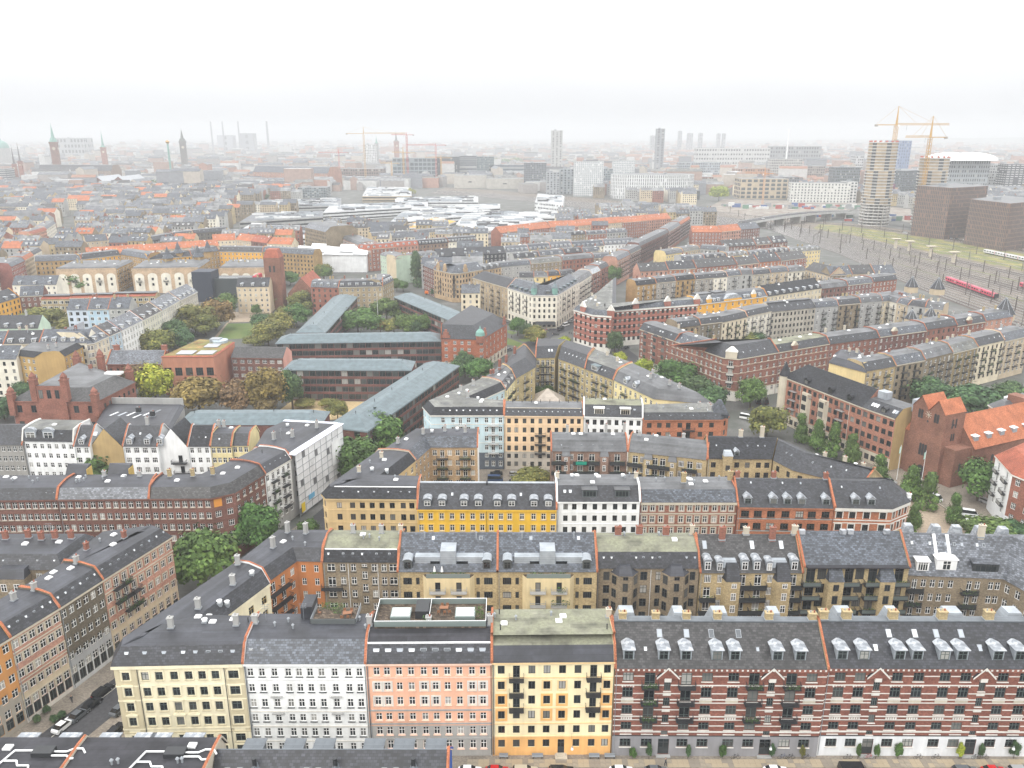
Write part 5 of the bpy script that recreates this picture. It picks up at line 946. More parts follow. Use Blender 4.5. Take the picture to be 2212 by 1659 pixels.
y6 = House('apartment_house', 'pale yellow court house nearest the slate corner turret', [(38.4, 292.9), (49.8, 270.2), (69.3, 263.8), (48.8, 308.2)], [YF(8, (2, 5)), 'b', 'b', 'P'], z=18.5, roof=(2.6, 3.0, FLG, 2.6, .3, FLG), wm=YB2, cor=None); y6.clutter(4, 3, 4, TRG).dorm(0, [7, 13], .3, 2.2, 1.8, 'gable', ZNC, ZNL)
q = (14.3, 310.5); gz = thing('glass_pavilion', 'pointed glass and timber pavilion roof in the yellow brick court', 'pavilion', (q[0], q[1], 0)); tb = MB(); tb.prism([(-7, -6), (7, -6), (7, 6), (-7, 6)], 0, 4, TRS, skip='t'); tb.prism([(-7.3, -6.3), (7.3, -6.3), (7.3, 6.3), (-7.3, 6.3)], 4, 9.5, mk('timber_glass_roof', (.42, .37, .32), 'zinc', .4), skip='b', B=[(-.2, -.2), (.2, -.2), (.2, .2), (-.2, .2)]); tb.obj('roof', gz)

# ---------------------------------------------------------------- right: long brick house, church, brown brick block
RB2 = mk('salmon_red_brick', (.33, .15, .10), 'brick', .9)
q1, q2, q3 = (104.0, 297.5), (119.4, 261.0), (125.3, 249.3)
def up(p, a, b, d):
    L = hypot(b[0]-a[0], b[1]-a[1]); return (p[0]-(b[1]-a[1])/L*d, p[1]+(b[0]-a[0])/L*d)
R1F = lambda n, **k: F(n=n, rows=RW(17.2, 4, 3.5, 1.9), w=1.7, k='s', fr=DKF, g=(1, 3.0, 1.8), **k)
g1 = House('apartment_house', 'long red brown brick house with bays, black roof and a slender corner turret', [q1, q2, up(q2, q1, q2, 12), up(q1, q1, q2, 12)], [R1F(15, bal=[(2, 0), (2, 1), (2, 2), (5, 0), (8, 0), (11, 0), (11, 1), (11, 2)], bw=3.2, bm=mk('maroon_balcony', (.10, .03, .03), 'plain')), 'p', 'b', 'b'], z=18.5, roof=(5.9, 5.6, SLK, 0, 0, SLK), wm=RB2, zc=[(4.2, TRS)], cor=TRS, bands=[(4.2, .3, TRS)])
gL = g1.T(0)[1]
for x in (gL*.34, gL*.56): g1.bay(0, x-1.4, x+1.4, 1.3, 4.6, 15.8, TRS, [(x, 12.8, 15, 2.2, 's'), (x, 9.4, 11.5, 2.2, 's'), (x, 5.9, 8, 2.2, 's')], .8, TRS, DKF)
g1.local('corner_turret', lambda b: (b.cyl(.3, .6, 2, 19, 2.1, TRS, 10), b.cyl(.3, .6, 19, 24.4, 2.3, SLK, 10, .1)) and None); g1.sky(0, [5, 8.6, 9.6, 20, 21.3, 35, 36.4], .3, .9, 1.6).dorm(0, [12, 24, 33], .2, 2.0, 1.7, 'gable', SLK, SLK, DKF).pipe(0, [10, 22, 34], TRW)
g2 = House('apartment_house', 'red brown brick house with a green roof terrace and zinc huts, beside the church', [q2, q3, up(q3, q2, q3, 13), up(q2, q2, q3, 13)], [R1F(5), 'p', 'b', 'p'], z=18.5, roof=(3, 2.8, SLD, 2, .2, FLG), wm=RB2, zc=[(4.2, TRS)], cor=TRS, pm=mk('tan_render', (.43, .31, .145), 'paint'))
g2.sky(0, [2.6, 3.6, 4.6, 11, 12], .5, .9, 1.7).dorm(0, [7.8], .3, 1.9, 1.6, 'gable', SLD, SLD, DKF); g2.pieces('roof_hut', [(1, 4.4, 5.2, 8.2, 20, 24), (13, 17, 7, 10.5, 20, 24.2)], ZNC)
# church: the tower fronts the street, the nave runs back from it
CHB = mk('church_brick', (.205, .094, .062), 'brick', .9)
ca, cb = (130.6, 249.8), (135.7, 238.8)
ch = thing('church', 'red brick church with a twin-gabled tower and orange tiled roofs', 'church', (ca[0], ca[1], 0), atan2(cb[1]-ca[1], cb[0]-ca[0])); cw = LN(ca, cb)
TH, TD = 23.3, 9.0
def slit(name, x, z0, h, w, side=False):
    q = 6; k = [(x-w/2, z0), (x+w/2, z0)]+[(x+w/2*cos(pi*i/q), z0+h+w/2*sin(pi*i/q)) for i in range(q+1)]
    b = MB(); b.face([(cw+side+.02, a, z) if side else (a, -.02, z) for a, z in k], RAIL); b.obj(name, ch)
b = MB(); b.box(0, cw, 0, TD, 0, TH, CHB, skip='t')
for k in (0, 1):
    x0, x1 = cw*k/2, cw*(k+1)/2
    for y in (0, TD): b.face([(x0, y, TH), (x1, y, TH), ((x0+x1)/2, y, TH+3.9)][::1 if y == 0 else -1], CHB)
b.obj('tower', ch)
for k in (0, 1):
    b = MB(); x0, x1 = cw*k/2, cw*(k+1)/2; xm = (x0+x1)/2
    b.face([(x0, -.4, TH-.1), (x0, TD+.4, TH-.1), (xm, TD+.4, TH+4.0), (xm, -.4, TH+4.0)][::-1], TIL); b.face([(x1, -.4, TH-.1), (x1, TD+.4, TH-.1), (xm, TD+.4, TH+4.0), (xm, -.4, TH+4.0)], TIL); b.obj('tower_roof', ch)
for x in (cw*.22, cw*.30, cw*.70, cw*.78): slit('belfry_opening', x, TH-3.6, 2.6, .85)
for x in (cw*.40, cw*.48, cw*.56): slit('arched_window', x, 7.6, 3.6, .85)
slit('portal', cw*.5, 0, 3.0, 2.8); slit('arched_window', cw*.5, 19, .5, .6)
for y, z, h in ((3.6, TH-5, 2.8), (5.2, TH-5, 2.8), (4, 14, 2.2), (5, 14, 2.2), (4.2, 19, .5)): slit('arched_window', y, z, h, .75, 1e-3)
b = MB(); b.box(cw+.02, cw+4.0, 1.5, TD, 0, 12.6, CHB); b.obj('side_porch', ch); slit('arched_window', 4.5, 5, 2.4, 1.0, 4.0)
NX0, NX1, NY0, NY1 = cw-10, cw+4.6, TD+.02, TD+35
NM = (NX0+NX1)/2
b = MB(); b.box(NX0, NX1, NY0, NY1, 0, 12.6, CHB, skip='t')
for y in (NY0, NY1): b.face([(NX0, y, 12.6), (NX1, y, 12.6), (NM, y, 21)][::1 if y == NY0 else -1], CHB)
b.obj('nave', ch)
b = MB(); b.face([(NX1+.5, NY0, 12.1), (NX1+.5, NY1+.3, 12.1), (NM, NY1+.3, 21.15), (NM, NY0, 21.15)], TIL); b.face([(NX0-.5, NY1+.3, 12.1), (NX0-.5, NY0, 12.1), (NM, NY0, 21.15), (NM, NY1+.3, 21.15)], TIL); b.obj('nave_roof', ch)
for k in range(5): o = ob('dormer', dormer_mesh(2.0, 1.8, 1.15, 'flat', ZNC, WMT), ch, (NX1-1.2, NY0+2.5+k*6.2, 13.9), pi/2)
for k in range(5): slit('nave_window', NY0+3.5+k*6.4, 3.6, 4.6, 1.3, 4.6)
b = MB(); b.box(NX0, NX1+1, NY1+.02, NY1+4, 0, 21.5, CHB); b.obj('choir_gable', ch)
b = MB(); b.box(-8, -.02, .6, 10, 0, 14, CHB, skip='t'); b.obj('side_chapel', ch); b = MB(); b.prism([(-8.3, .3), (-.03, .3), (-.03, 10.4), (-8.3, 10.4)], 14, 18.5, TIL, B=[(-2.5, 5), (-.03, 5), (-.03, 6), (-2.5, 6)]); b.obj('chapel_roof', ch)
for x, z in ((-6, 9), (-4.2, 8.6), (-2.4, 8.2), (-3, 12)): slit('small_window', x, z, .6, .8)
b = MB()
for k in range(8): b.bar((cw*.5, -.05, 21.6), (cw*.5+1.2*cos(k*pi/4), -.05, 21.6+1.2*sin(k*pi/4)), .07, TRS)
b.obj('clock_star', ch)
# ---------------------------------------------------------------- brown brick block and the rows round its court
def LP(a, b, t): return (a[0]+(b[0]-a[0])*t, a[1]+(b[1]-a[1])*t)
ORD_ = ['first', 'second', 'third', 'fourth', 'fifth', 'sixth', 'seventh', 'eighth', 'ninth', 'tenth', 'eleventh', 'twelfth']
WN = {}
for k, v in (('yellow brick', YBR), ('brown brick', BBR), ('red brick', RBR), ('dark red brick', DBR), ('pink brick', PBR), ('orange brick', OBR), ('white', WHT), ('pale brick', PEACHB)): WN[v.name] = k
def nw(k, m): WN[m.name] = k; return m
CREAM = nw('cream', paint(.66, .58, .43)); BEIGE = nw('beige', paint(.50, .41, .29)); GREY = nw('grey', paint(.36, .36, .35)); LYEL = nw('pale yellow', paint(.66, .53, .27)); OYEL = nw('orange yellow', paint(.72, .38, .06)); LBLU = nw('light blue', paint(.40, .53, .63)); PGRN = nw('pale green', paint(.45, .55, .44)); BLCK = nw('black', paint(.04, .042, .048)); IVORY = nw('ivory', paint(.72, .68, .58)); BRWN = nw('brown', paint(.22, .15, .11))
RFN = {}
for k, v in (('slate', SLD), ('blue slate', SLB), ('pale slate', SLL), ('black slate', SLK), ('brown slate', SLW), ('orange tile', TIL), ('red tile', TIR), ('felt', FLT), ('grey felt', FLG), ('mossy felt', MOS), ('zinc', ZNC)): RFN[v.name] = k
DW = nw('white', WHT)
def row(where, pts, n, walls, roofs, d=11, z=19, prof=None, det=0, pitch=3.2, fl=5, w=1.2, wd=3.1, group=None, bal=0, dorm=0, kind='apartment_house', fr=None, cap=None, sk=2, sa=0, ends='Pp', z0=0, clut=True, su=None, lab0=None):
    """a terrace along the polyline pts, split into n houses of about equal length"""
    T = [0]
    for a, b in zip(pts, pts[1:]): T.append(T[-1]+LN(a, b))
    def at(s):
        for i in range(len(pts)-1):
            if s <= T[i+1]+1e-6: return LP(pts[i], pts[i+1], (s-T[i])/(T[i+1]-T[i])), i
        return pts[-1], len(pts)-2
    cuts = [T[-1]*k/n for k in range(n+1)] if len(pts) == 2 else None
    segs = [(at(cuts[k])[0], at(cuts[k+1])[0]) for k in range(n)] if cuts else []
    if not cuts:
        left = n
        for i in range(len(pts)-1):
            k = max(1, round(n*(T[i+1]-T[i])/T[-1]))
            segs += [(LP(pts[i], pts[i+1], q/k), LP(pts[i], pts[i+1], (q+1)/k)) for q in range(k)]
    out = []; N = len(segs); grp = group or 'row '+where
    for k, (a, b) in enumerate(segs):
        wm = walls[k % len(walls)]; rm = roofs[k % len(roofs)]; L = LN(a, b); zz = z+((k*7) % 5-2)*.18
        pr = prof or (1.6, 2.5)
        rf = (d/2-.1, pr[1], rm, 0, 0, rm) if pr[0] == 0 else (pr[0], pr[1], rm, 3.2, .4, cap or FLG)
        pos = ORD_[k] if N > 1 else 'single'
        lab = '%s-from-left %s house, %s roof, %s' % (pos, WN.get(wm.name, 'brick'), RFN.get(rm.name, 'grey'), where) if N > 1 else '%s house, %s roof, %s' % (WN.get(wm.name, 'brick'), RFN.get(rm.name, 'grey'), where)
        if lab0: lab = lab0 % (WN.get(wm.name, 'brick'), RFN.get(rm.name, 'grey'))
        nn = max(1, int(L/wd))
        bl = [(c, r) for c in range(nn) if bal and c % bal == 1 for r in range(min(fl, 4))]
        pts_ = Q(a, b, d)
        if k == N-1 and sa: pts_ = Q(a, b, d, 0, sa)
        h = House(kind, lab, pts_, [F(n=nn, rows=RW(zz-1.2, fl, pitch, 1.75), w=w, bal=bl, bw=2.8, plants=.3, fr=fr or (DKF if (k*5+len(where)) % 3 == 0 else WH), su=su), 'P' if k < N-1 else 'p', 'b', 'p'], z=zz, roof=rf, wm=wm, det=det, cor=TRS if k % 2 else None, group=grp, z0=z0)
        if dorm: h.dorm(0, max(1, int(L/dorm)), .4, 1.7, 1.6, 'flat' if k % 2 else 'hip', WHT if k % 3 else ZNC, ZNL, WH)
        elif sk: h.sky(0, max(1, int(L/4)), .55, .6, .9)
        if clut: h.clutter(random.randint(1, 2), random.randint(1, 2), random.randint(1, 3), random.choice((TRG, YBR, RBR, TRS)))
        out.append(h)
    return out
BKB = mk('block_brown_brick', (.225, .098, .072), 'brick', .9); nw('brown red brick', BKB)
def on_roof(name, p, z):
    h = min(HOUSES, key=lambda h: min(LN(p, LP(h.FP[0], h.FP[1], .5)), LN(p, h.FP[0]), LN(p, h.FP[1]), LN(p, h.FP[2])))
    return ob(name, None, h.root, (p[0]-h.o[0], p[1]-h.o[1], z))
A0, C1, C2, E1, G1, K1 = (60.9, 376.2), (87.8, 324.7), (93.7, 322.5), (140.4, 347.9), (195.6, 372.7), (254.4, 403)
BF = lambda n, **k: F(n=n, rows=RW(17.4, 5, 3.3, 1.8), w=1.3, su=None, sill=TRS, **k)
BND = [(15.3, .2), (12.0, .2), (8.6, .2), (4.2, .35)]
def blk(label, a, b, n, **k):
    kw = dict(z=18.6, roof=(2.0, 2.8, SLD, 3, .3, FLG), wm=BKB, cor=TRS, bands=BND, band_m=TRS, zc=[(4.2, TRW)]); kw.update(k)
    return House('apartment_house', label, Q(a, b, 11.5), [BF(n), 'P', 'b', 'p'], **kw)
k1_ = blk('brown red brick house with bay windows and white roof trusses facing the plaza', A0, LP(A0, C1, .46), 7); k1_.sky(0, [4, 5, 6, 14, 15, 16, 22], .5, .8, 1.4).clutter(1, 2, 2)
for x in (5.2, 12.6, 18.8): k1_.bay(0, x-1.2, x+1.2, .8, 5, 17.6, BKB, [(x, 14.9, 16.8, 2.0, 'd'), (x, 11.6, 13.5, 2, 'd'), (x, 8.3, 10.2, 2, 'd'), (x, 5.2, 7, 2, 'd')], .5, SLD, GRF, rh=2.6)
k2_ = blk('brown red brick house with a pale blue slate roof beside the corner house', LP(A0, C1, .463), LP(A0, C1, .80), 6, roof=(3.4, 3.2, SLB, 2, .3, FLG)); k2_.sky(0, 5, .5, .5, .8).clutter(2, 1, 2, YBR)
p1_, p2_ = LP(A0, C1, .803), LP(C2, E1, .42); i1, i2 = up(p1_, A0, C1, 11.5), up(p2_, C2, E1, 11.5)
k3_ = House('corner_house', 'brown red brick corner house with an ornate gable over its narrow corner balconies', [p1_, C1, C2, p2_, i2, (90.5, 338.5), i1], [BF(4), F(n=1, rows=RW(17.4, 5, 3.3, 2), w=1.8, bal=[(0, 0), (0, 1), (0, 2)], bw=3, solid=TRW), BF(6), 'P', 'b', 'b', 'P'], z=18.6, roof=(5.0, 4.4, SLD, 0, 0, SLD), wm=BKB, cor=TRS, bands=BND, band_m=TRS, zc=[(4.2, TRW)])
k3_.local('corner_gable', lambda b: (b.box(.8, 5.4, -.3, 1.5, 18.2, 21.2, TRS), b.prism([(.6, -.5), (5.6, -.5), (5.6, 2.5), (.6, 2.5)], 21.2, 23, TRW, B=[(2.6, -.2), (3.6, -.2), (3.6, 2.5), (2.6, 2.5)])) and None, 1); k3_.sky(2, [4, 8, 12, 16], .4, .5, .8)
k4_ = blk('brown red brick house under a long pale green felt roof', LP(C2, E1, .423), E1, 10, roof=(2.0, 2.8, SLD, 3.4, .3, MOS)); k4_.sky(0, 8, .5, .5, .8).top('dome', [(.2, .5), (.6, .5), (.85, .6)])
bw_ = row('far arm of the brown brick block', [E1, G1, K1], 5, [BKB, nw('dark brown brick', mk('dark_brown_red_brick', (.15, .07, .06), 'brick', .9)), BKB, BKB, PBR], [SLD, SLB, SLD], d=11.5, z=18.6, det=1, w=1.3, wd=3.2, prof=(2, 2.8))
for h in (k4_, bw_[1], bw_[3]): h.local('stone_gable', lambda b: (b.box(8, 11, -.3, .8, 18, 20.4, BKB), b.prism([(7.8, -.4), (11.2, -.4), (11.2, 1), (7.8, 1)], 20.4, 22, TRS, B=[(9.3, -.4), (9.7, -.4), (9.7, 1), (9.3, 1)])) and None)
# court backs seen over the brown block
q_ = [(80.1, 380.7), (103.9, 391.9), (135.8, 416.8), (163.2, 427.9), (205.4, 443.0), (225.7, 455.5)]
row('backs with glass lift shafts behind the brown block', q_[:2], 2, [BBR, nw('olive brick', mk('olive_brick', (.17, .145, .10), 'brick', .9))], [SLD], det=1, bal=3, d=11, z=18.5)
row('behind the brown block, before the yellow gabled house', q_[1:3], 2, [CREAM, IVORY], [SLD], det=1, bal=2, d=11, z=18.5)
h_ = row('behind the brown block, left of the big brown tree', q_[2:4], 1, [nw('pale grey', mk('pale_grey_brick', (.40, .37, .31), 'brick', .9))], [SLD], det=1, d=11, z=18.5, wd=2.4, fr=DKF, prof=(4, 3.6))[0]
row('behind the big brown tree', q_[3:], 4, [GREY, BBR, GREY, CREAM], [SLB, SLD, FLG], det=1, bal=2, d=11, z=18.5)
q_ = [(213.5, 426.6), (225.6, 415.5), (243.7, 407.3)]
row('closing the court by the railway', [(210.0, 448.0), (214.4, 431.3), (227.5, 420.1)], 4, [IVORY, BEIGE, GREY, BEIGE], [FLG, SLB, SLD], bal=2, d=12, z=18.5)
for i, (p, r) in enumerate((((252.2, 407.7), 5.5), ((252.8, 476.6), 4.5), ((240.5, 483.3), 4.2), ((198.5, 394.7), 3.2), ((211.1, 400.7), 3.2))):
    t = on_roof('corner_spire', p, 16)
    b = MB(); b.cyl(0, 0, 0, 3.4, r*.95, BEIGE, 8); b.obj('drum', t); b = MB(); b.cyl(0, 0, 3.4, 3.4+r*1.5, r, SLD, 8, .1); b.obj('spire_roof', t); b = MB()
    for k in range(8): b.bar((r*cos(2*pi*k/8), r*sin(2*pi*k/8), 3.45), (0, 0, 3.5+r*1.5), .11, ZNL)
    b.obj('ribs', t)
# right: balcony backs behind the church
q_ = [(139.1, 305.8), (169.7, 321.1), (203.6, 343.1), (239.0, 364.4)]
row('of balcony backs behind the church', q_, 6, [YBR, BBR, BBR, nw('ochre brick', mk('ochre_brick', (.27, .21, .11), 'brick', .9)), CREAM, BEIGE], [SLD, SLB, FLG, MOG], det=1, bal=2, d=11.5, z=18.5, fl=5, w=1.4, prof=(2.4, 3.0))
bp = House('apartment_house', 'dark roofed house with yellow penthouse walls behind the corner turret', [(129.5, 318.5), (138.6, 304.6), (148.1, 329.3), (138.0, 333.5)], ['b', 'b', 'b', 'b'], z=18, roof=(2, 2.4, FLT, 3, .3, FLT), wm=LYEL, cor=None); bp.clutter(2, 2, 2); bp.pieces('penthouse', [(10, 14, 2, 5, 18, 21)], LYEL)
rh1 = House('apartment_house', 'white and brick house at the right edge with stacked curved balconies and red tiles', [(139.2, 207.7), (144.6, 193.9), (162.8, 215.7), (163.5, 236.1), (142.3, 221.3)], [F(n=4, rows=RW(16, 4, 3.5, 1.9), w=1.5, k='d'), 'b', 'b', 'b', F(n=2, rows=RW(16, 4, 3.5, 1.9), w=1.3, fr=WH, wm=WHT, bal=[(0, 0), (0, 1), (0, 2), (1, 0), (1, 1), (1, 2)], bw=2.8, solid=TRW)], z=17, roof=(4, 3.6, TIR, 0, 0, TIR), wm=RBR, zc=[(4.4, WHW)], cor=TRW)
rh2 = House('apartment_house', 'grey roofed brick house beside the church nave at the right edge', [(166.6, 268.2), (166.1, 259.1), (184.2, 268.2), (185.2, 280.1)], [F(n=3, rows=RW(15.6, 4), w=1.3), 'b', 'b', 'b'], z=17, roof=(3, 2.4, FLG, 0, 0, FLG), wm=mk('beige_brick', (.38, .30, .2), 'brick', .9), cor=TRW); rh2.clutter(1, 3, 2)

# ---------------------------------------------------------------- houses round the plaza
cc = [(-25.3, 514.6), (-2.6, 478.4), (11.4, 455.4), (25.6, 455.4), (41.1, 497.6), (52.3, 528.4), (67.0, 562.0)]
CF = lambda n, bal=(): F(n=n, rows=RW(17.8, 4, 3.3, 1.9), w=1.2, g=(1.0, 3.8, 1.8), bal=[(c, r) for c in bal for r in (0, 1, 2)], bw=2.4, fr=DKF)
pc1 = House('apartment_house', 'beige brick house with tiers of black balconies left of the cream corner house', Q(cc[0], cc[1], 12), [F(n=11, rows=RW(18, 5, 3.3, 1.9), w=1.1, fr=TRW, bal=[(c, r) for c in (1, 3, 6, 8) for r in (0, 1, 2, 3)], bw=2.2, g=(.8, 3, 1.5)), 'P', 'b', 'b'], z=19.5, roof=(5, 4.2, SLD, 0, 0, SLD), wm=mk('beige_brick', (.40, .31, .2), 'brick', .9), cor=TRS, det=1)
pc2 = House('corner_house', 'cream plaza corner house with turreted dormers above a black awning', [cc[1], cc[2], cc[3], cc[4], up(cc[4], cc[3], cc[4], 12), LP(cc[2], cc[3], .5)[:1]+(LP(cc[2], cc[3], .5)[1]+16,), up(cc[1], cc[1], cc[2], 12)], [CF(7, (1, 3, 5)), CF(5), CF(9, (2, 4, 6)), 'p', 'b', 'b', 'P'], z=19.5, roof=(5.4, 5, SLB, 0, 0, SLB), wm=IVORY, cor=TRW, det=1, bands=[(5.0, .4, TRW)])
pc2.dorm(0, 5, .4, 1.8, 1.7, 'flat', ZNB, ZNB, GRF).dorm(2, 6, .4, 1.8, 1.7, 'flat', ZNB, ZNB, GRF).dorm(1, [9], .4, 2, 1.8, 'flat', ZND, ZND, GRF); wcl = pc2.T(1)[1]
for x in (1.2, wcl-1.2): pc2.local('roof_turret', lambda b: (b.cyl(x, 1.4, 19.3, 23.4, 1.7, COP, 8), b.cyl(x, 1.4, 23.4, 25.6, 1.9, ZNB, 8, .6), b.cyl(x, 1.4, 25.6, 28, .5, ZNB, 6, .08)) and None, 1)
pc2.local('awning', lambda b: b.prism([(2, -3.2), (wcl-1, -3.2), (wcl-1, -.1), (2, -.1)], 2.9, 3.1, plain('black_awning', .02, .022, .025), B=[(2, -.3), (wcl-1, -.3), (wcl-1, -.1), (2, -.1)]) if 0 else b.face([(2, -3.2, 2.8), (wcl-1, -3.2, 2.8), (wcl-1, -.1, 4.2), (2, -.1, 4.2)], plain('black_awning', .02, .022, .025)), 1)
row('in the side street right of the cream corner', [cc[4], cc[5], cc[6]], 3, [IVORY, RBR, RBR], [FLG, ZNL, SLD], d=11, z=19.3, bal=2, prof=(1.8, 2.6))
row('inside the plaza corner block, yellow backs', [(4.8, 529.6), (14.4, 529.6), (23.7, 529.6), (31.8, 533.9), (42.1, 542.6)], 4, [GREY, LYEL, OYEL, OYEL], [SLD, FLG, SLD], d=8, z=17.5, bal=2, clut=False)
gb = [(-62.0, 565.9), (-53.0, 547.9), (-39.6, 530.9), (-34.8, 530.9), (-19.9, 547.0), (-7.4, 562.0)]
pg1 = row('left of the gabled tan brick corner house', gb[:2], 1, [DBR], [SLB], d=11, z=19.5, fl=6)[0]
TNB = mk('tan_plaza_brick', (.40, .285, .17), 'brick', .9)
pg2 = House('corner_house', 'tan brick corner house with curved gables, green ivy climbs round its foot', [gb[1], gb[2], gb[3], gb[4], up(gb[4], gb[3], gb[4], 12), (gb[2][0]-2, gb[2][1]+17), up(gb[1], gb[1], gb[2], 12)], [F(n=7, rows=RW(18, 5, 3.3, 1.9), w=1.2, fr=DKF, bal=[(2, 1), (2, 2), (2, 3)], bw=2.4), F(n=2, rows=RW(18, 5, 3.3, 1.9), w=1.3, fr=DKF, bal=[(0, 0), (0, 1), (0, 2), (0, 3)]), F(n=8, rows=RW(18, 5, 3.3, 1.9), w=1.3, fr=DKF), 'p', 'b', 'b', 'P'], z=19.5, roof=(5, 4.6, SLB, 0, 0, SLB), wm=TNB, cor=TRS, det=1)
for i, x in ((0, 5), (0, 13), (2, 6)): pg2.local('curved_gable', lambda b: (b.box(x-1.8, x+1.8, -.2, .8, 19, 22, TNB), b.box(x-1.1, x+1.1, -.2, .8, 22, 24, TNB), b.cyl(x, .3, 24, 24.8, 1, TNB, 8, .3)) and None, i)
pg2.sky(2, 5, .5, .8, 1.4); row('right of the gabled tan brick corner house', gb[4:], 1, [TNB], [SLW], d=11, z=19, dorm=5)
GN = [(-100.9, 621.7), (-85.8, 599.0), (-56.8, 621.7)]
row('on the square left of the dark conifer', GN, 2, [PGRN, nw('sand', paint(.56, .47, .33))], [FLG, FLG], d=14, z=19, fl=6, prof=(1.2, 1.6), w=1.1)
# stepped white and brick block
WBK = nw('white banded red brick', mk('banded_red_brick', (.33, .125, .09), 'brick', .9)); WBND = [(17.4, .7, TRW), (13.9, .22, TRW), (10.6, .22, TRW), (7.3, .22, TRW)]
st = [(32.5, 416.1), (41.2, 403.4), (49.9, 400.4), (52.6, 413.4), (100.1, 430.2), (144.8, 454.1), (185.5, 480.4), (244.6, 511.6)]
PF = lambda n: F(n=n, rows=RW(18, 5, 3.3, 2), w=1.5, fr=DKF, g=None)
ps1 = House('corner_house', 'white banded red brick corner house with gables and a pale felt roof', [st[0], st[1], st[2], st[3], st[4], up(st[4], st[3], st[4], 12), (st[2][0]+4, st[2][1]+15), (66.2, 513.7), (47.4, 455.4)], [PF(4), PF(3), PF(5), PF(18), 'P', 'b', 'b', 'b', PF(9)], z=19.5, roof=(1.8, 2.4, SLB, 3.4, .4, MOG), wm=WBK, cor=TRW, bands=WBND, zc=[(4.5, TRW)], det=1, corh=.9)
for i, x in ((0, 7), (1, 9), (3, 13), (3, 32), (3, 50)): ps1.local('gable', lambda b: (b.box(x-1.8, x+1.8, -.25, .8, 18.6, 22.2, WBK), b.prism([(x-2.1, -.35), (x+2.1, -.35), (x+2.1, .9), (x-2.1, .9)], 22.2, 25, TRW, B=[(x-.2, -.35), (x+.2, -.35), (x+.2, .9), (x-.2, .9)])) and None, i)
ps1.sky(3, 12, .5, .6, .9).clutter(3, 5, 5)
ps2 = House('apartment_house', 'bright orange yellow house with a broad arched gable between two small gables', Q(st[4], st[5], 12), [F(n=11, rows=RW(18, 5, 3.3, 1.9), w=1.3), 'P', 'b', 'p'], z=19.3, roof=(3, 3.4, SLB, 2.6, .3, FLG), wm=OYEL, cor=TRW, det=1); yl = ps2.T(0)[1]
ps2.local('arched_gable', lambda b: b.prism([(yl*.36+yl*.27*(.5-.5*cos(pi*k/8)), -.3) for k in ()] or [(yl*.36, -.3), (yl*.63, -.3), (yl*.63, 1), (yl*.36, 1)], 19, 20.4, OYEL, B=[(yl*.38, -.3), (yl*.61, -.3), (yl*.61, 1), (yl*.38, 1)])); ps2.local('arched_gable_top', lambda b: b.prism([(yl*.37, -.4), (yl*.62, -.4), (yl*.62, 3.4), (yl*.37, 3.4)], 20.4, 22.6, ZNL, B=[(yl*.44, -.4), (yl*.55, -.4), (yl*.55, 3.4), (yl*.44, 3.4)]))
for x in (yl*.16, yl*.8): ps2.local('small_gable', lambda b: (b.box(x-1.6, x+1.6, -.25, .8, 19, 21.4, OYEL), b.prism([(x-1.7, -.3), (x+1.7, -.3), (x+1.7, .9), (x-1.7, .9)], 21.4, 23.6, TRW, B=[(x-.2, -.3), (x+.2, -.3), (x+.2, .9), (x-.2, .9)])) and None)
ps2.dorm(0, [yl*.05, yl*.24, yl*.3, yl*.68, yl*.73, yl*.9], .3, 1.6, 1.6, 'flat', WHT, ZNL); ps2.pieces('roof_garden', [(4, 14, 5, 10, 22.9, 23.6), (16, 24, 5, 10, 22.9, 23.6)], FLG)
row('right of the orange yellow gabled house, cream under black', st[5:7], 1, [CREAM], [SLK], d=12, z=19.3, prof=(0, 5.4), dorm=6, det=1)
row('round gables, nearest the pink train', [(187.1, 484.4), (245.6, 513.5)], 3, [DBR, nw('purple brick', mk('purple_brick', (.20, .10, .09), 'brick', .9)), RBR], [FLG, SLB, SLD], d=12, z=18.2)
bq = [(76.6, 495.2), (130.6, 521.6), (151.3, 532.1), (159.1, 533.0), (200.5, 552.1)]
row('dark roofed backs beyond the white banded block', bq[:2], 4, [nw('amber brick', mk('amber_brick', (.34, .22, .09), 'brick', .9)), nw('grey brick', mk('grey_brick', (.30, .28, .25), 'brick', .9))], [SLK, SLD], bal=2, d=11, z=18.3)
row('of pale backs beyond the yellow gabled house', bq[1:], 5, [IVORY, GREY, GREY, nw('stone', paint(.42, .38, .3)), BEIGE], [SLD, SLB, FLG], bal=2, d=11, z=18.3)
row('of slanting roofs by the railway', [(202.0, 556.3), (209.2, 529.6), (256.6, 539.0)], 4, [BEIGE, BBR], [SLW, SLB], bal=2, d=12, z=18.3, prof=(0, 5))
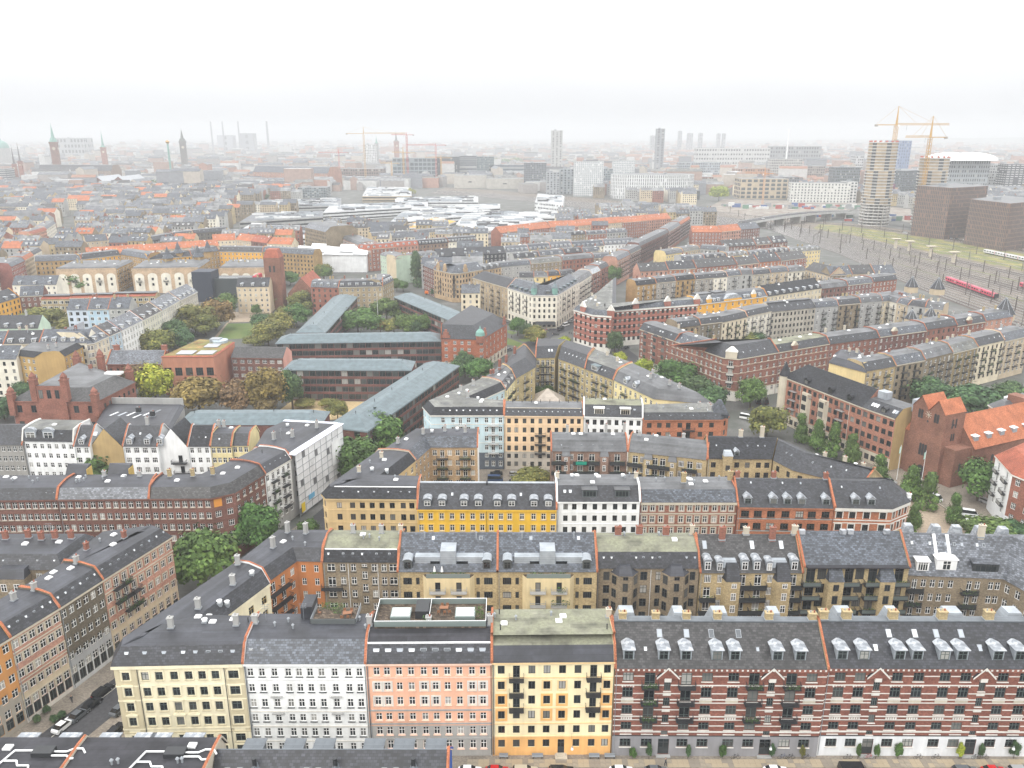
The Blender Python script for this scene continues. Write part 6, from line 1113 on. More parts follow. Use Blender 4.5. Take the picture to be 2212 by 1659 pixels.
# ---------------------------------------------------------------- rows round the park on the left
wr = [(-186.2, 349.5), (-185.3, 362.0), (-184.5, 372.2), (-184.2, 395.0), (-184.3, 417.4), (-185.4, 445.4), (-185.2, 471.4)]
for k, (wm, nm_) in enumerate(((CREAM, 'cream'), (LBLU, 'light blue'), (WHT, 'white'), (nw('pale cream', paint(.68, .66, .52)), 'pale cream'), (IVORY, 'ivory'), (nw('pale stone', paint(.48, .43, .36)), 'pale stone'))):
    L = LN(wr[k], wr[k+1]); n = max(3, int(L/2.7)); wh_ = k in (0, 2, 4)
    h = House('apartment_house', '%s house, %s along the park in the long pale row with white dormers' % (nm_, ORD_[k]), Q(wr[k], wr[k+1], 11.5), [F(n=n, rows=RW(17.2, 5, 3.3, 1.9), w=1.15, su=TRW, sill=TRW), 'P' if k < 5 else 'p', 'b', 'p'], z=18.5, roof=(5.6, 4.6, [SLL, SLW, SLL, SLW, SLL, SLL][k] if k else SLB, 0, 0, SLB), wm=wm, cor=TRW, det=1, group='houses in the long pale row by the park', bands=[(14.6, .2, TRW), (8, .2, TRW)])
    h.dorm(0, max(2, int(L/6)), .4, 1.7, 1.7, 'flat', WHT, ZNL).sky(0, max(1, int(L/9)), .8, .6, .9)
pw = House('corner_house', 'cream corner house where the pale park row turns left', [(-188.3, 347.9), (-186.2, 349.3), up(wr[0], wr[0], wr[1], 11.5), (-196.7, 363.8)], [F(n=2, rows=RW(17.2, 5, 3.3, 1.9), w=1.2, su=TRW), 'p', 'b', 'p'], z=18.5, roof=(5, 4.6, SLB, 0, 0, SLB), wm=CREAM, cor=TRW, det=1)
row('in front of the green gable, with white dormers', [(-240.6, 347.1), (-209.5, 348.3), (-188.5, 348.3)], 3, [IVORY, CREAM], [SLB, SLD], det=1, dorm=4.2, d=11.5, z=18.5, prof=(0, 4.8))
gg = row('with the pale green end gable', [(-259.6, 380.6), (-228.4, 381.0)], 1, [nw('pale mint', paint(.50, .62, .50))], [SLD], d=11, z=18, prof=(0, 5.4), dorm=6)
row('left of the brick hall, tall white back', [(-226.7, 328.6), (-208.8, 329.1)], 1, [IVORY], [SLB], d=11, z=17, det=1, prof=(0, 4.6))
tg = House('apartment_house', 'tan house with a bare ochre end wall behind the brick hall turrets', [(-210.5, 332.0), (-200.3, 328.5), (-189.1, 330.2), (-189.6, 346.6), (-212.9, 347.5)], [F(n=4, rows=RW(16.4, 5), w=1.3), 'p', F(n=5, rows=RW(16.4, 5), w=1.2), 'b', 'b'], z=17.5, roof=(1.6, 2.2, SLK, 2, .3, FLG), wm=mk('ochre_render', (.46, .31, .125), 'paint'), cor=None); tg.chim([(-196.6, 332.6), (-195.1, 336.2)], TRG, world=True)
row('backs with zinc bays among the trees', [(-239.6, 428.1), (-206.4, 429.2)], 3, [nw('blue and white', paint(.52, .58, .66)), LBLU, GREY], [SLB], d=11, z=17, prof=(0, 5), dorm=8, w=1.8)
row('with a long glazed roof terrace', [(-273.3, 463.1), (-257.1, 464.4), (-209.5, 469.6)], 3, [nw('yellow grey brick', mk('yellow_grey_brick', (.36, .29, .17), 'brick', .9))], [TIR], d=9, z=16, prof=(4, 1.2), w=2.4, sk=0, clut=False)
row('left of the roof terrace house', [(-286.9, 443.2), (-286.1, 464.5), (-274.1, 467.8)], 2, [OYEL, DBR], [SLD, SLB], d=11, z=17, prof=(0, 5), dorm=6)
row('beyond the trees, slate with a white ship mural gable', [(-313.3, 503.3), (-286.3, 504.9)], 1, [IVORY], [SLB], d=11, z=17, prof=(0, 5), dorm=7)
ABG = mk('pale_buff_brick', (.47, .33, .215), 'brick', .9); YAR = nw('amber', mk('amber_brick', (.42, .27, .09), 'brick', .9))
for k, (a, b_, lab) in enumerate((((-316.4, 559.9), (-276.6, 564.6), 'left'), ((-264.6, 561.7), (-220.4, 567.4), 'middle'), ((-204.9, 564.6), (-168.3, 567.4), 'right'))):
    h = House('apartment_house', 'buff brick end block with a row of tall blind arches, %s one of three' % lab, Q(a, b_, 36, -2, 0), ['b', F(n=9, rows=RW(15.6, 5), w=1.3, bal=[(c, r) for c in (1, 3, 5) for r in (0, 1, 2)]), 'b', F(n=9, rows=RW(15.6, 5), w=1.3)], z=17, roof=(1.2, 1.4, FLG, 3, .3, FLG), wm=YAR, zc=(), det=0, cor=None, group='buff arched end blocks')
    L = LN(a, b_); h.local('end_wall', lambda b: b.box(0, L, -.3, -.01, 0, 17.6, ABG)); n = 5
    for q in range(n):
        x = L*(q+.5)/n; w = L/n*.36
        h.local('blind_arch', lambda b: b.face([(x-w, -.33, 0), (x+w, -.33, 0)]+[(x+w*cos(pi*j/8), -.33, 12+w*.7*sin(pi*j/8)) for j in range(9)], IVORY))
        if (q+k) % 2: ob('balcony', balcony_mesh(3.4, 1.4), h.root, h.T(0)[0](x, -.34, 8.4), h.T(0)[2])
        for z in (9.2, 5.4): ob('window', win_mesh(1.4, 1.8, 'c', DKF), h.root, (*h.T(0)[0](x, -.42, z)[:2], z), h.T(0)[2])
    h.clutter(6, 5, 6, YBR)
ys = [(-350.3, 594.6), (-320.2, 602.3), (-302.0, 626.3), (-270.3, 602.3), (-245.7, 622.1), (-233.3, 647.7), (-197.6, 643.3), (-153.3, 626.3)]
row('slate mansards behind the arched blocks', ys, 7, [YAR, OYEL], [SLB, SLD], d=12, z=18, prof=(2.2, 3.4))
for i, q in enumerate(((-251.0, 591.7), (-254.2, 619.3), (-231.6, 599.4), (-234.5, 627.6))):
    t = on_roof('bell_spire', q, 16); b = MB(); b.cyl(0, 0, 0, 4.6, 3.6, YAR, 8); b.obj('drum', t); b = MB(); b.cyl(0, 0, 4.6, 7, 4.4, SLB, 8, 2.4); b.cyl(0, 0, 7, 13, 2.4, SLB, 8, .1); b.obj('spire_roof', t)
row('of long orange roofs behind the ochre mansards', [(-339.1, 646.3), (-286.7, 669.5), (-248.9, 692.4)], 3, [BEIGE, IVORY], [TIL], d=12, z=16, prof=(0, 4.6))
row('orange roofs right of the black slates', [(-264.7, 721.8), (-246.8, 728.4), (-210.6, 700.8), (-187.8, 694.8)], 3, [CREAM, BEIGE, DBR], [TIL, TIL, TIR], d=12, z=17, prof=(0, 5))
row('of pale yellow gabled houses', [(-373.8, 715.4), (-359.3, 726.2), (-323.1, 718.6)], 3, [BEIGE, LYEL, LYEL], [SLB, SLD, FLG], d=12, z=17, prof=(0, 5), dorm=10)
row('of black fronted houses behind the orange roofs', [(-319.2, 724.0), (-310.6, 752.2), (-299.6, 770.1), (-275.4, 795.4)], 3, [BLCK, IVORY, nw('dark olive', paint(.13, .12, .10))], [FLT, SLD, SLD], d=12, z=17, prof=(2, 3))
row('along the avenue at far left', [(-348.9, 563.0), (-355.8, 591.7), (-370.4, 640.5)], 3, [nw('rust brick', mk('rust_brick', (.27, .10, .08), 'brick', .9)), BEIGE, IVORY], [SLB, TIL, SLD], d=12, z=19)
row('beside the avenue, salmon and white fronts', [(-447.8, 761.6), (-454.3, 799.6), (-475.9, 856.5)], 2, [nw('salmon', paint(.52, .27, .19)), IVORY], [TIR, SLB], d=12, z=18)
row('at the far left edge, banded brick corner', [(-349.9, 536.9), (-365.9, 591.7)], 1, [RBR], [SLB], d=12, z=19)
# house, church and slab by the park
row('on the park square, beside the brick church tower', [(-170.7, 496.7), (-150.8, 497.7)], 1, [nw('pale peach', paint(.60, .50, .36))], [SLD], d=12, z=17, dorm=6, prof=(0, 4.8), det=1)
bt = (-150.7, 503.4); t = thing('brick_church', 'dark brick church with square tower and stepped orange gable by the park', 'church', (bt[0], bt[1]+4, 0)); b = MB(); b.box(-5, 5, 0, 10, 0, 33, CHB); b.prism([(-5, 0), (5, 0), (5, 10), (-5, 10)], 33.005, 38, TIR, B=[(-3.4, 2), (3.4, 2), (3.4, 8), (-3.4, 8)]); b.obj('tower', t)
for x in (-1.3, 1.3): b = MB(); b.box(x-.6, x+.6, -.1, -.01, 24, 28, RAIL); b.obj('belfry_opening', t)
b = MB(); b.prism([(8, 2), (26, 2), (26, 34), (8, 34)], 0, 10, CHB, skip='t'); b.obj('nave', t); b = MB(); b.face([(7.6, 2, 9.5), (17, 2, 20), (17, 34, 20), (7.6, 34, 9.5)][::-1], TIR); b.face([(26.4, 2, 9.5), (26.4, 34, 9.5), (17, 34, 20), (17, 2, 20)], TIR); b.face([(8, 2, 9.9), (26, 2, 9.9), (17, 2, 20)], CHB); b.obj('nave_roof', t)
dk_ = (-207.9, 532.9); t = thing('dark_building', 'dark blue black slab with a red edge beside the park trees', 'building', (dk_[0], dk_[1], 0)); b = MB(); b.box(-4, 9, 0, 14, 0, 20, plain('dark_blue_cladding', .02, .027, .045)); b.obj('block', t); b = MB(); b.box(9.1, 36, 4, 16, 0, 15, plain('dark_glass_front', .05, .06, .065, .2)); b.obj('wing', t); b = MB(); b.box(36.1, 38.4, 0, 14, 0, 17, plain('red_panel', .36, .015, .03)); b.obj('red_edge', t)
row('behind the school, with mansard dormers', [(-123.3, 491.6), (-105.6, 488.4), (-79.2, 491.6), (-75.3, 512.0)], 3, [RBR, nw('sandy brick', mk('sandy_brick', (.33, .265, .17), 'brick', .9)), nw('sandy brown brick', mk('sandy_brown_brick', (.30, .24, .15), 'brick', .9))], [SLB, SLD, SLD], d=12, z=18, dorm=4, prof=(2.2, 3.4), det=1)
sc = (-147.2, 652.9); t = thing('sheeted_scaffold', 'big white sheeted scaffold tent over a house by the square', 'scaffold', (sc[0], sc[1], 0)); b = MB(); SHT = plain('white_sheeting', .66, .67, .68, .6)
b.box(-26, 30, 0, 26, 0, 14, NET); b.obj('netting', t)
for i in range(5): b = MB(); x0 = -27+i*11.6; h0 = 16+i % 2*2.2; b.prism([(x0, -1), (x0+11.5, -1), (x0+11.5, 27), (x0, 27)], 14.01, h0, SHT, B=[(x0, 2), (x0+11.5, 2), (x0+11.5, 24), (x0, 24)]); b.face([(x0, -1, h0-1), (x0+11.5, -1, h0-1.6), (x0+11.5, 12, h0+3.4-i*.3), (x0, 12, h0+4-i*.3)], SHT); b.obj('sheet_roof', t)
# ---------------------------------------------------------------- rows beyond the plaza
row('of black mansards beyond the square', [(-57.5, 620.3), (-5.0, 637.3)], 1, [BLCK], [SLD], d=12, z=18, prof=(0, 5), dorm=9)
row('of pale fronts with round white dormers', [(-4.4, 642.6), (49.6, 670.3), (104.6, 694.1)], 5, [WHT, IVORY], [SLL, SLB], d=12, z=18, prof=(3, 4), dorm=4)
row('of dark backs before the round white dormers', [(1.7, 617.3), (41.2, 638.3), (71.4, 656.1)], 4, [GREY, BBR, RBR], [SLD, SLB], d=10, z=17, prof=(2.4, 3), dorm=6)
row('of grey roofed backs behind the yellow court', [(-8.4, 572.4), (13.5, 584.6), (37.0, 598.2), (61.5, 612.3), (81.0, 622.1)], 4, [GREY, BBR, RBR, BBR], [SLB, MOG, FLG, SLB], d=11, z=17.5)
row('of brick fronts along the slanting street', [(77.6, 595.4), (104.6, 659.0)], 2, [PBR, DBR], [SLB, SLD], d=12, z=18.5, bal=2)
row('far end of the slanting street', [(106.0, 675.2), (148.1, 774.2), (194.2, 896.3)], 3, [DBR, RBR, DBR], [SLD, SLB, TIL], d=12, z=18.5, bal=2)
row('of long orange roofs beyond the white halls', [(-11.3, 780.1), (38.7, 827.3), (67.9, 837.4), (117.2, 872.3), (176.5, 913.7)], 5, [RBR, PBR, BEIGE], [TIL], d=13, z=17, prof=(0, 5.4))
row('of mixed backs before the long orange roofs', [(-7.9, 743.6), (16.5, 749.5), (48.4, 755.4), (110.6, 786.5)], 5, [RBR, GREY, BBR], [SLL, FLG, SLD, SLB], d=11, z=17, dorm=6)
row('of brown roofs with long glazed dormers', [(-78.6, 687.0), (-30.9, 715.3)], 2, [BRWN, IVORY], [SLK, SLD], d=13, z=18, prof=(2.4, 3.4), dorm=3)
row('of red mansards with arched dormers', [(-125.7, 662.7), (-113.5, 658.0), (-78.3, 682.0)], 2, [PBR, RBR], [TIR], d=13, z=18, prof=(2.4, 3.4), dorm=5)
row('banded white and brick office', [(-148.5, 713.4), (-124.4, 666.8)], 1, [nw('banded brick', mk('banded_office_brick', (.38, .24, .19), 'brick'))], [FLG], d=16, z=20, fl=6, w=1.9, wd=2.4)
row('cream offices with red stair towers', [(-128.2, 747.1), (-88.7, 765.2), (-55.5, 794.8)], 2, [nw('warm cream', paint(.56, .44, .26))], [FLG], d=12, z=18, w=1.8)
wt = (-180.4, 763.4); row('tall brown warehouse with a grey end gable', [(-186.3, 737.6), (-159.7, 701.7)], 1, [nw('brown brick', BBR)], [SLL], d=30, z=27, fl=8, prof=(5, 4))
row('tiled gables at the railway end', [(173.1, 787.3), (201.5, 787.3), (246.9, 817.1)], 3, [RBR, PBR, DBR], [TIL, TIL, SLB], d=12, z=17, prof=(0, 5.4))
row('behind the tiled railway gables', [(176.7, 681.1), (207.4, 692.1), (239.6, 709.4)], 3, [DBR, RBR, DBR], [SLW, SLW, SLD], d=12, z=17, prof=(0, 5), dorm=5)
row('low roofs with a pale yellow end', [(121.1, 638.9), (154.4, 668.9), (172.5, 658.6)], 3, [LYEL, BEIGE, GREY], [FLG, MOG, SLB], d=12, z=16.5)
row('of stepped slate roofs with yellow walls', [(127.2, 608.0), (164.5, 621.4), (221.6, 649.9), (252.2, 665.2)], 6, [GREY, BEIGE, LYEL], [SLB, SLD, MOG], d=11, z=17, dorm=5)
row('of orange brick fronts under brown grey roofs', [(87.6, 552.8), (128.7, 564.0), (161.3, 579.6), (198.9, 600.3), (224.4, 618.0)], 6, [PBR, OBR, RBR], [SLW, SLD, SLW], d=12, z=17.5, prof=(0, 4.8))
# ---------------------------------------------------------------- streets, squares and yards
def ribbon_road(name, pts, w, z, m): 
    l = []; r = []
    for i, p in enumerate(pts):
        a = pts[max(0, i-1)]; b_ = pts[min(len(pts)-1, i+1)]; d = LN(a, b_) or 1; n = (-(b_[1]-a[1])/d*w/2, (b_[0]-a[0])/d*w/2); l.append((p[0]+n[0], p[1]+n[1])); r.append((p[0]-n[0], p[1]-n[1]))
    b = MB()
    for i in range(len(pts)-1): b.face([(*r[i], z), (*r[i+1], z), (*l[i+1], z), (*l[i], z)], m)
    return structure(b.obj(name))
lst = [(-96, 96), (-88.5, 114), (-78, 142), (-69.6, 166), (-61, 192), (-45, 242), (-14, 310), (20, 372)]
sheet('pavement', [(-112, 96), (-74, 96), (-71, 122), (-58, 152), (-50, 185), (-60, 214), (-78, 170), (-100, 112)], -.14, COB, .14)
ribbon_road('street', [(x+.6, y) for x, y in lst[:4]], 8.6, .006, ASP)
ribbon_road('street', lst[3:], 10, -.13, ASP)
b = MB()
for i in range(3):
    p, q_ = lst[i], lst[i+1]; d = LN(p, q_); n = (-(q_[1]-p[1])/d, (q_[0]-p[0])/d); o1_, o2_ = -1.35, -1.5
    b.face([(p[0]+.6-n[0]*.35+n[0]*o, p[1]-n[1]*.35+n[1]*o, .012) for o in ()] or [(p[0]+.6+n[0]*1.7, p[1]+n[1]*1.7, .012), (q_[0]+.6+n[0]*1.7, q_[1]+n[1]*1.7, .012), (q_[0]+.6+n[0]*1.9, q_[1]+n[1]*1.9, .012), (p[0]+.6+n[0]*1.9, p[1]+n[1]*1.9, .012)], mk('road_paint', (.5, .48, .42), 'paint'))
structure(b.obj('parking_line'))
sheet('courtyard', [(-36, 234), (60, 229), (60, 250), (-30, 251)], -.14, COB, .1)
plz = sheet('square', [(98, 168), (190, 168), (190, 262), (146, 275), (120, 262), (100, 215), (96, 200)], -.14, COB, .13)
ribbon_road('street', [(60, 292), (76, 275), (96, 262), (112, 247), (121, 232), (130, 215), (140, 198), (152, 176)], 7.5, .004, ASP)
sheet('gravel_square', [(117.7, 225.3), (128.9, 228.6), (130.8, 211.5), (129.4, 201.7), (107.0, 201.7)], .006, GRV)
kb = MB()
for p, q_ in (((129.2, 228.6), (131.1, 211.5)), ((131.1, 211.5), (129.7, 201.7))): kb.bar((*p, .06), (*q_, .06), .14, TRS)
structure(kb.obj('kerb'))
sheet('lawn', [(-161.4, 429.1), (-143.5, 432.6), (-151.8, 469.8), (-168.3, 468.5)], -.10, GRS)
sheet('park_path', [(-157.4, 391.1), (-159.7, 429.1), (-168.5, 470.6), (-176.8, 501.1), (-150.8, 498.8), (-150.5, 474.7), (-169.7, 471.4), (-161.2, 412.5), (-150.2, 388.2)], -.13, GRV)
sheet('play_yard', [(-95.9, 305.1), (-92.4, 324.7), (-60.8, 322.5), (-66.4, 301.1), (-77.7, 299.2)], -.12, SND)
ribbon_road('street', [(11.5, 378.9), (9.5, 410.1), (17.4, 438.6), (33.5, 462.6), (63.2, 536.4)], 11, -.13, ASP); sheet('lawn', [(-2.5, 433.6), (5.7, 421.5), (3.9, 413.5), (-2.8, 419.2)], -.12, GRS); sheet('lawn', [(3.4, 429.9), (13.1, 436.1), (14.5, 426.3), (5.7, 425.1)], -.12, GRS); sheet('lawn', [(-2.6, 451.6), (3.5, 446.3), (0.4, 441.2), (-2.6, 446.3)], -.12, GRS)
ribbon_road('street', [(62.2, 378.9), (56.1, 407.9), (54.0, 419.2)], 9, -.13, ASP)
sheet('courtyard', [(-3, 262), (68, 262), (52, 300), (20, 345), (0, 300)], -.13, mk('court_ground', (.13, .135, .10), 'ground', .9, c2=(.08, .11, .05)))

# ---------------------------------------------------------------- trees
LF = {'G': mk('leaf_green', (0.070, 0.130, 0.033), 'leaf', .8, c2=(0.125, 0.205, 0.052)), 'D': mk('leaf_dark', (0.056, 0.106, 0.043), 'leaf', .8, c2=(0.106, 0.175, 0.062)), 'Y': mk('leaf_yellow_green', (0.250, 0.325, 0.031), 'leaf', .8, c2=(0.475, 0.500, 0.062)),
      'A': mk('leaf_brown', (.19, .14, .042), 'leaf', .8, c2=(.29, .215, .06)), 'O': mk('leaf_olive', (0.144, 0.156, 0.043), 'leaf', .8, c2=(0.250, 0.225, 0.056)), 'R': mk('leaf_rust', (.155, .105, .05), 'leaf', .8, c2=(.24, .165, .075))}
CN = {'G': 'green', 'D': 'dark green', 'Y': 'yellow green', 'A': 'autumn brown', 'O': 'olive green', 'R': 'rust brown'}
BRK = mk('bark', (.09, .07, .05), 'ground', .95)
def crown_mesh(col, v, shape='round', n=5600):
    def f():
        R = random.Random(v*17+len(shape)); b = MB(); m = LF[col]
        blobs = []
        for i in range(20):
            if shape == 'cone': z = R.random(); rr = .85*(1-z)+.08; a = R.uniform(0, 6.28); q = rr*.55*sqrt(R.random()); blobs.append((q*cos(a), q*sin(a), z*1.7-.85, .26+.3*(1-z)*R.random()))
            else:
                a = R.uniform(0, 6.28); c = R.uniform(-.75, 1); s = sqrt(max(0, 1-c*c)); q = R.uniform(.35, .68); blobs.append((q*s*cos(a), q*s*sin(a), q*c*.92, R.uniform(.26, .44)))
        sz = .058
        for i in range(n):
            bx, by, bz, br = blobs[R.randrange(len(blobs))]
            a = R.uniform(0, 6.28); c = R.uniform(-.7, 1); s = sqrt(1-c*c); q = br*(R.uniform(.72, 1.04) if i % 5 else R.uniform(.95, 1.5)); nx, ny, nz = s*cos(a), s*sin(a), c
            x, y, z = bx+nx*q, by+ny*q, bz+nz*q*.85
            e1 = nrm(crs((nx, ny, nz+.3), (R.uniform(-1, 1), R.uniform(-1, 1), R.uniform(-1, 1)))); e2 = nrm(crs((nx, ny, nz), e1)); e2 = (e2[0], e2[1], e2[2]+R.uniform(-.4, .4)); k = sz*R.uniform(.7, 1.5)
            b.face([(x-e1[0]*k, y-e1[1]*k, z-e1[2]*k), (x-e2[0]*k*.7, y-e2[1]*k*.7, z-e2[2]*k*.7), (x+e1[0]*k, y+e1[1]*k, z+e1[2]*k), (x+e2[0]*k*.7, y+e2[1]*k*.7, z+e2[2]*k*.7)], m)
        return b.mesh('crown')
    return cached(('crown', col, v, shape), f)
def trunk_mesh():
    def f():
        b = MB(); b.cyl(0, 0, 0, .45, .030, BRK, 7, .020); R = random.Random(4)
        for i in range(6):
            a = i*1.05; z = .28+.03*i; b.bar((0, 0, z), (.24*cos(a), .24*sin(a), z+.25), .009, BRK)
        b.bar((0, 0, .42), (0, 0, .8), .012, BRK); return b.mesh('trunk')
    return cached('trunk', f)
TN = [0]
def tree(p, r, h, col, where, shape='round', grp='trees in streets and courts'):
    TN[0] += 1; v = TN[0] % 4
    t = thing('tree', where, 'tree', (p[0], p[1], 0), (TN[0]*1.7) % 6.28, grp)
    if p[1] > 230: r *= 1.15; h *= 1.08
    o = ob('trunk', trunk_mesh(), t); o.scale = (h*.9, h*.9, h)
    ch_ = min(h*.92, 2.9*r)
    o = ob('crown', crown_mesh(col, v, shape), t, (0, 0, h-ch_/2)); o.scale = (r*1.12, r*1.12, ch_/2/.92 if shape == 'round' else ch_/2/.9)
    return t
def trees(lst, where, grp):
    for i, (p, r, h, c, *s) in enumerate(lst): tree(p, r, h, c, '%s tree %s' % (CN[c], where.replace('#', ORD_[i])), *(s or ['round']), grp=grp)
A_ = 'autumn trees between hall and school'
tree((-157.2, 327.4), 6, 15, 'R', 'rust brown tree behind the bright yellow green one by the museum', grp=A_); tree((-146.5, 316.7), 7.5, 17, 'Y', 'big yellow green tree in front of the museum hall', grp=A_); tree((-124.3, 304.7), 10, 17, 'A', 'widest brown tree below the museum windows', grp=A_); tree((-108.7, 304.7), 7, 14, 'R', 'dull brown tree below the silver stair tower', grp=A_); tree((-98.6, 308.6), 8, 18, 'A', 'tall olive brown tree before the dark red school house', grp=A_); tree((-89.4, 312.6), 5.5, 16, 'D', 'tall dark green tree at the zinc school corner', grp=A_); tree((-98.0, 303.9), 4.5, 9, 'R', 'low rust brown tree under the olive brown one', grp=A_)
trees([((-162.8, 242.9), 7, 12, 'D'), ((-129.0, 239.1), 8.5, 13, 'G'), ((-142.1, 239.7), 5.5, 10, 'D'), ((-99.4, 240.5), 7, 16, 'Y', 'round'), ((-204.6, 322.9), 5, 8, 'D'), ((-198.8, 299.2), 6, 9, 'D')], 'in the court of white backs, # from the list of yard trees'.replace(', # from the list of yard trees', ' (#)'), 'trees in the white court')
trees([((-67.8, 196.0), 6.5, 15, 'G'), ((-75.3, 175.6), 8.5, 18, 'G'), ((-67.4, 193.7), 5.5, 13, 'G'), ((-56.2, 201.8), 3.2, 6, 'G')], 'in the left street, # from the netted house', 'trees in the left street')
trees([((-262.1, 444.3), 11, 15, 'O'), ((-245.0, 441.0), 8, 11, 'O'), ((-237.8, 452.6), 5, 9, 'Y'), ((-186.3, 395.6), 8, 13, 'O'), ((-178.3, 398.8), 8, 13, 'O'), ((-179.2, 418.6), 7, 14, 'D'), ((-176.4, 439.9), 10, 17, 'O'), ((-169.0, 451.7), 9, 17, 'A'), ((-174.6, 486.5), 7.5, 15, 'G'), ((-171.5, 409.2), 6, 11, 'D'), ((-169.6, 437.2), 7, 12, 'O')], 'by the park and pale row, # from the left', 'park trees beside the pale row')
trees([((-128.6, 415.2), 7.5, 13, 'O'), ((-128.9, 436.7), 8, 14, 'O'), ((-125.1, 460.3), 8, 14, 'G'), ((-130.8, 495.9), 8, 14, 'O'), ((-130.5, 460.3), 6, 12, 'O'), ((-136.2, 413.8), 6, 6, 'O'), ((-153.4, 513.1), 6, 14, 'O'), ((-157.4, 489.4), 3, 7, 'G'), ((-140.3, 444.8), 6, 11, 'D')], 'between lawn and zinc school, # from the lawn corner', 'park trees beside the school')
trees([((-85.7, 439.3), 11, 15, 'G'), ((-74.5, 472.3), 8.5, 15, 'G'), ((-88.0, 500.2), 7, 13, 'O'), ((-58.8, 439.8), 6.5, 12, 'G'), ((-47.7, 441.7), 6.5, 12, 'G'), ((-73.6, 442.1), 5, 9, 'A'), ((-66.2, 442.1), 6, 9, 'O'), ((-94.5, 447.9), 6, 11, 'D'), ((-53.5, 438.3), 5, 9, 'D')], 'in the school garden, # from the left', 'school garden trees')
trees([((3.2, 437.9), 4.8, 11, 'G'), ((12.4, 417.9), 5.5, 10, 'O'), ((8.1, 432.7), 4, 8, 'D'), ((-21.6, 357.6), 5, 12, 'D'), ((-14.8, 349.9), 6.5, 12, 'G'), ((-25.1, 349.9), 4, 10, 'D'), ((52.0, 397.9), 4.2, 12, 'D'), ((-24.8, 505.1), 4.5, 10, 'G'), ((27.6, 413.9), 3, 6, 'Y')], 'round the little plaza, # in a loop from its middle', 'plaza trees')
trees([((-45.4, 262.5), 7.5, 15, 'G'), ((-50.6, 242.2), 7.5, 14, 'G'), ((-56.8, 251.3), 5, 12, 'D'), ((6.1, 233.7), 5.5, 8, 'O'), ((-68.4, 299.9), 4, 8, 'O'), ((13.7, 321.8), 4, 7, 'G'), ((-74.8, 314.5), 3.5, 4, 'O'), ((-85.0, 314.5), 4, 4, 'O')], 'near the slanting zinc school wing, # nearest it', 'trees by the slanting school wing')
trees([((70.8, 339.4), 8.5, 13, 'G'), ((77.2, 321.9), 6, 11, 'D'), ((81.4, 310.4), 6, 11, 'D'), ((97.7, 314.9), 6, 13, 'G'), ((93.9, 279.9), 6.5, 12, 'O'), ((60.7, 359.4), 4, 8, 'Y'), ((75.7, 335.0), 5, 10, 'D'), ((52.2, 378.0), 3.5, 7, 'Y')], 'in the street under the brown brick block, # from the plaza', 'trees under the brown brick block')
trees([((104.6, 275.3), 3.2, 10, 'G', 'cone'), ((108.2, 268.3), 3.2, 10.5, 'G', 'cone'), ((111.5, 261.7), 3.4, 11, 'G', 'cone'), ((114.9, 254.5), 3.2, 11, 'G', 'cone'), ((117.4, 239.1), 3.4, 9, 'G', 'cone'), ((122.2, 227.8), 4.2, 11, 'G', 'cone'), ((124.4, 220.9), 4.2, 11, 'G', 'cone'), ((112.6, 205.1), 2.8, 9.5, 'G', 'cone'), ((126.5, 210.5), 3, 9.5, 'G', 'cone')], 'pointed, # along the street towards the church square', 'young street trees by the church')
trees([((142.4, 226.5), 6.5, 14, 'G'), ((129.4, 198.9), 8, 8, 'G'), ((136.5, 198.9), 5, 8, 'D')], 'on the church square, # from the nave', 'church square trees')
trees([((179.4, 448.2), 10, 15, 'A'), ((193.4, 452.7), 11, 16, 'A'), ((118.5, 407.9), 8, 10, 'O'), ((125.4, 409.8), 7, 10, 'D'), ((223.5, 461.8), 5, 11, 'G'), ((111.1, 417.6), 5, 8, 'O'), ((168.4, 311.8), 8, 13, 'D'), ((181.9, 303.0), 10, 14, 'D'), ((204.8, 317.2), 6, 10, 'D'), ((176.7, 312.6), 5, 9, 'D')], 'inside the brown brick courts, # from the big one', 'trees in the brown brick courts')
tree((-70.2, 591.5), 6.5, 22, 'D', 'tall dark conifer on the square beside the beige corner', 'cone', 'trees beyond the plaza')
trees([((74.9, 597.4), 7, 15, 'G'), ((171.1, 584.6), 8, 14, 'D'), ((121.0, 546.8), 9, 13, 'G'), ((-81.8, 569.7), 5, 9, 'G'), ((-77.3, 569.7), 4, 8, 'G'), ((-304.7, 569.1), 9, 14, 'G'), ((-249.9, 585.0), 5, 14, 'G'), ((-362.5, 573.5), 5, 8, 'G'), ((-143.2, 614.6), 6, 12, 'G'), ((-163.7, 594.0), 6, 10, 'G'), ((-144.6, 617.5), 7, 12, 'O')], 'among the rows beyond the plaza, # of the scattered ones', 'trees beyond the plaza')
trees([((-471.8, 1231.6), 11, 20, 'G'), ((-429.1, 1166.8), 12, 17, 'G'), ((-510.1, 1243.7), 9, 12, 'O'), ((-361.3, 1166.0), 8, 12, 'D'), ((-421.4, 1332.2), 12, 15, 'D'), ((-413.6, 1364.5), 12, 14, 'D'), ((-393.3, 1415.9), 11, 14, 'D'), ((343.2, 1374.9), 14, 24, 'Y'), ((-452.4, 1142.1), 10, 10, 'O'), ((-414.2, 1119.2), 10, 9, 'Y')], 'in the hazy middle distance, # from the tall one', 'trees in the middle distance')
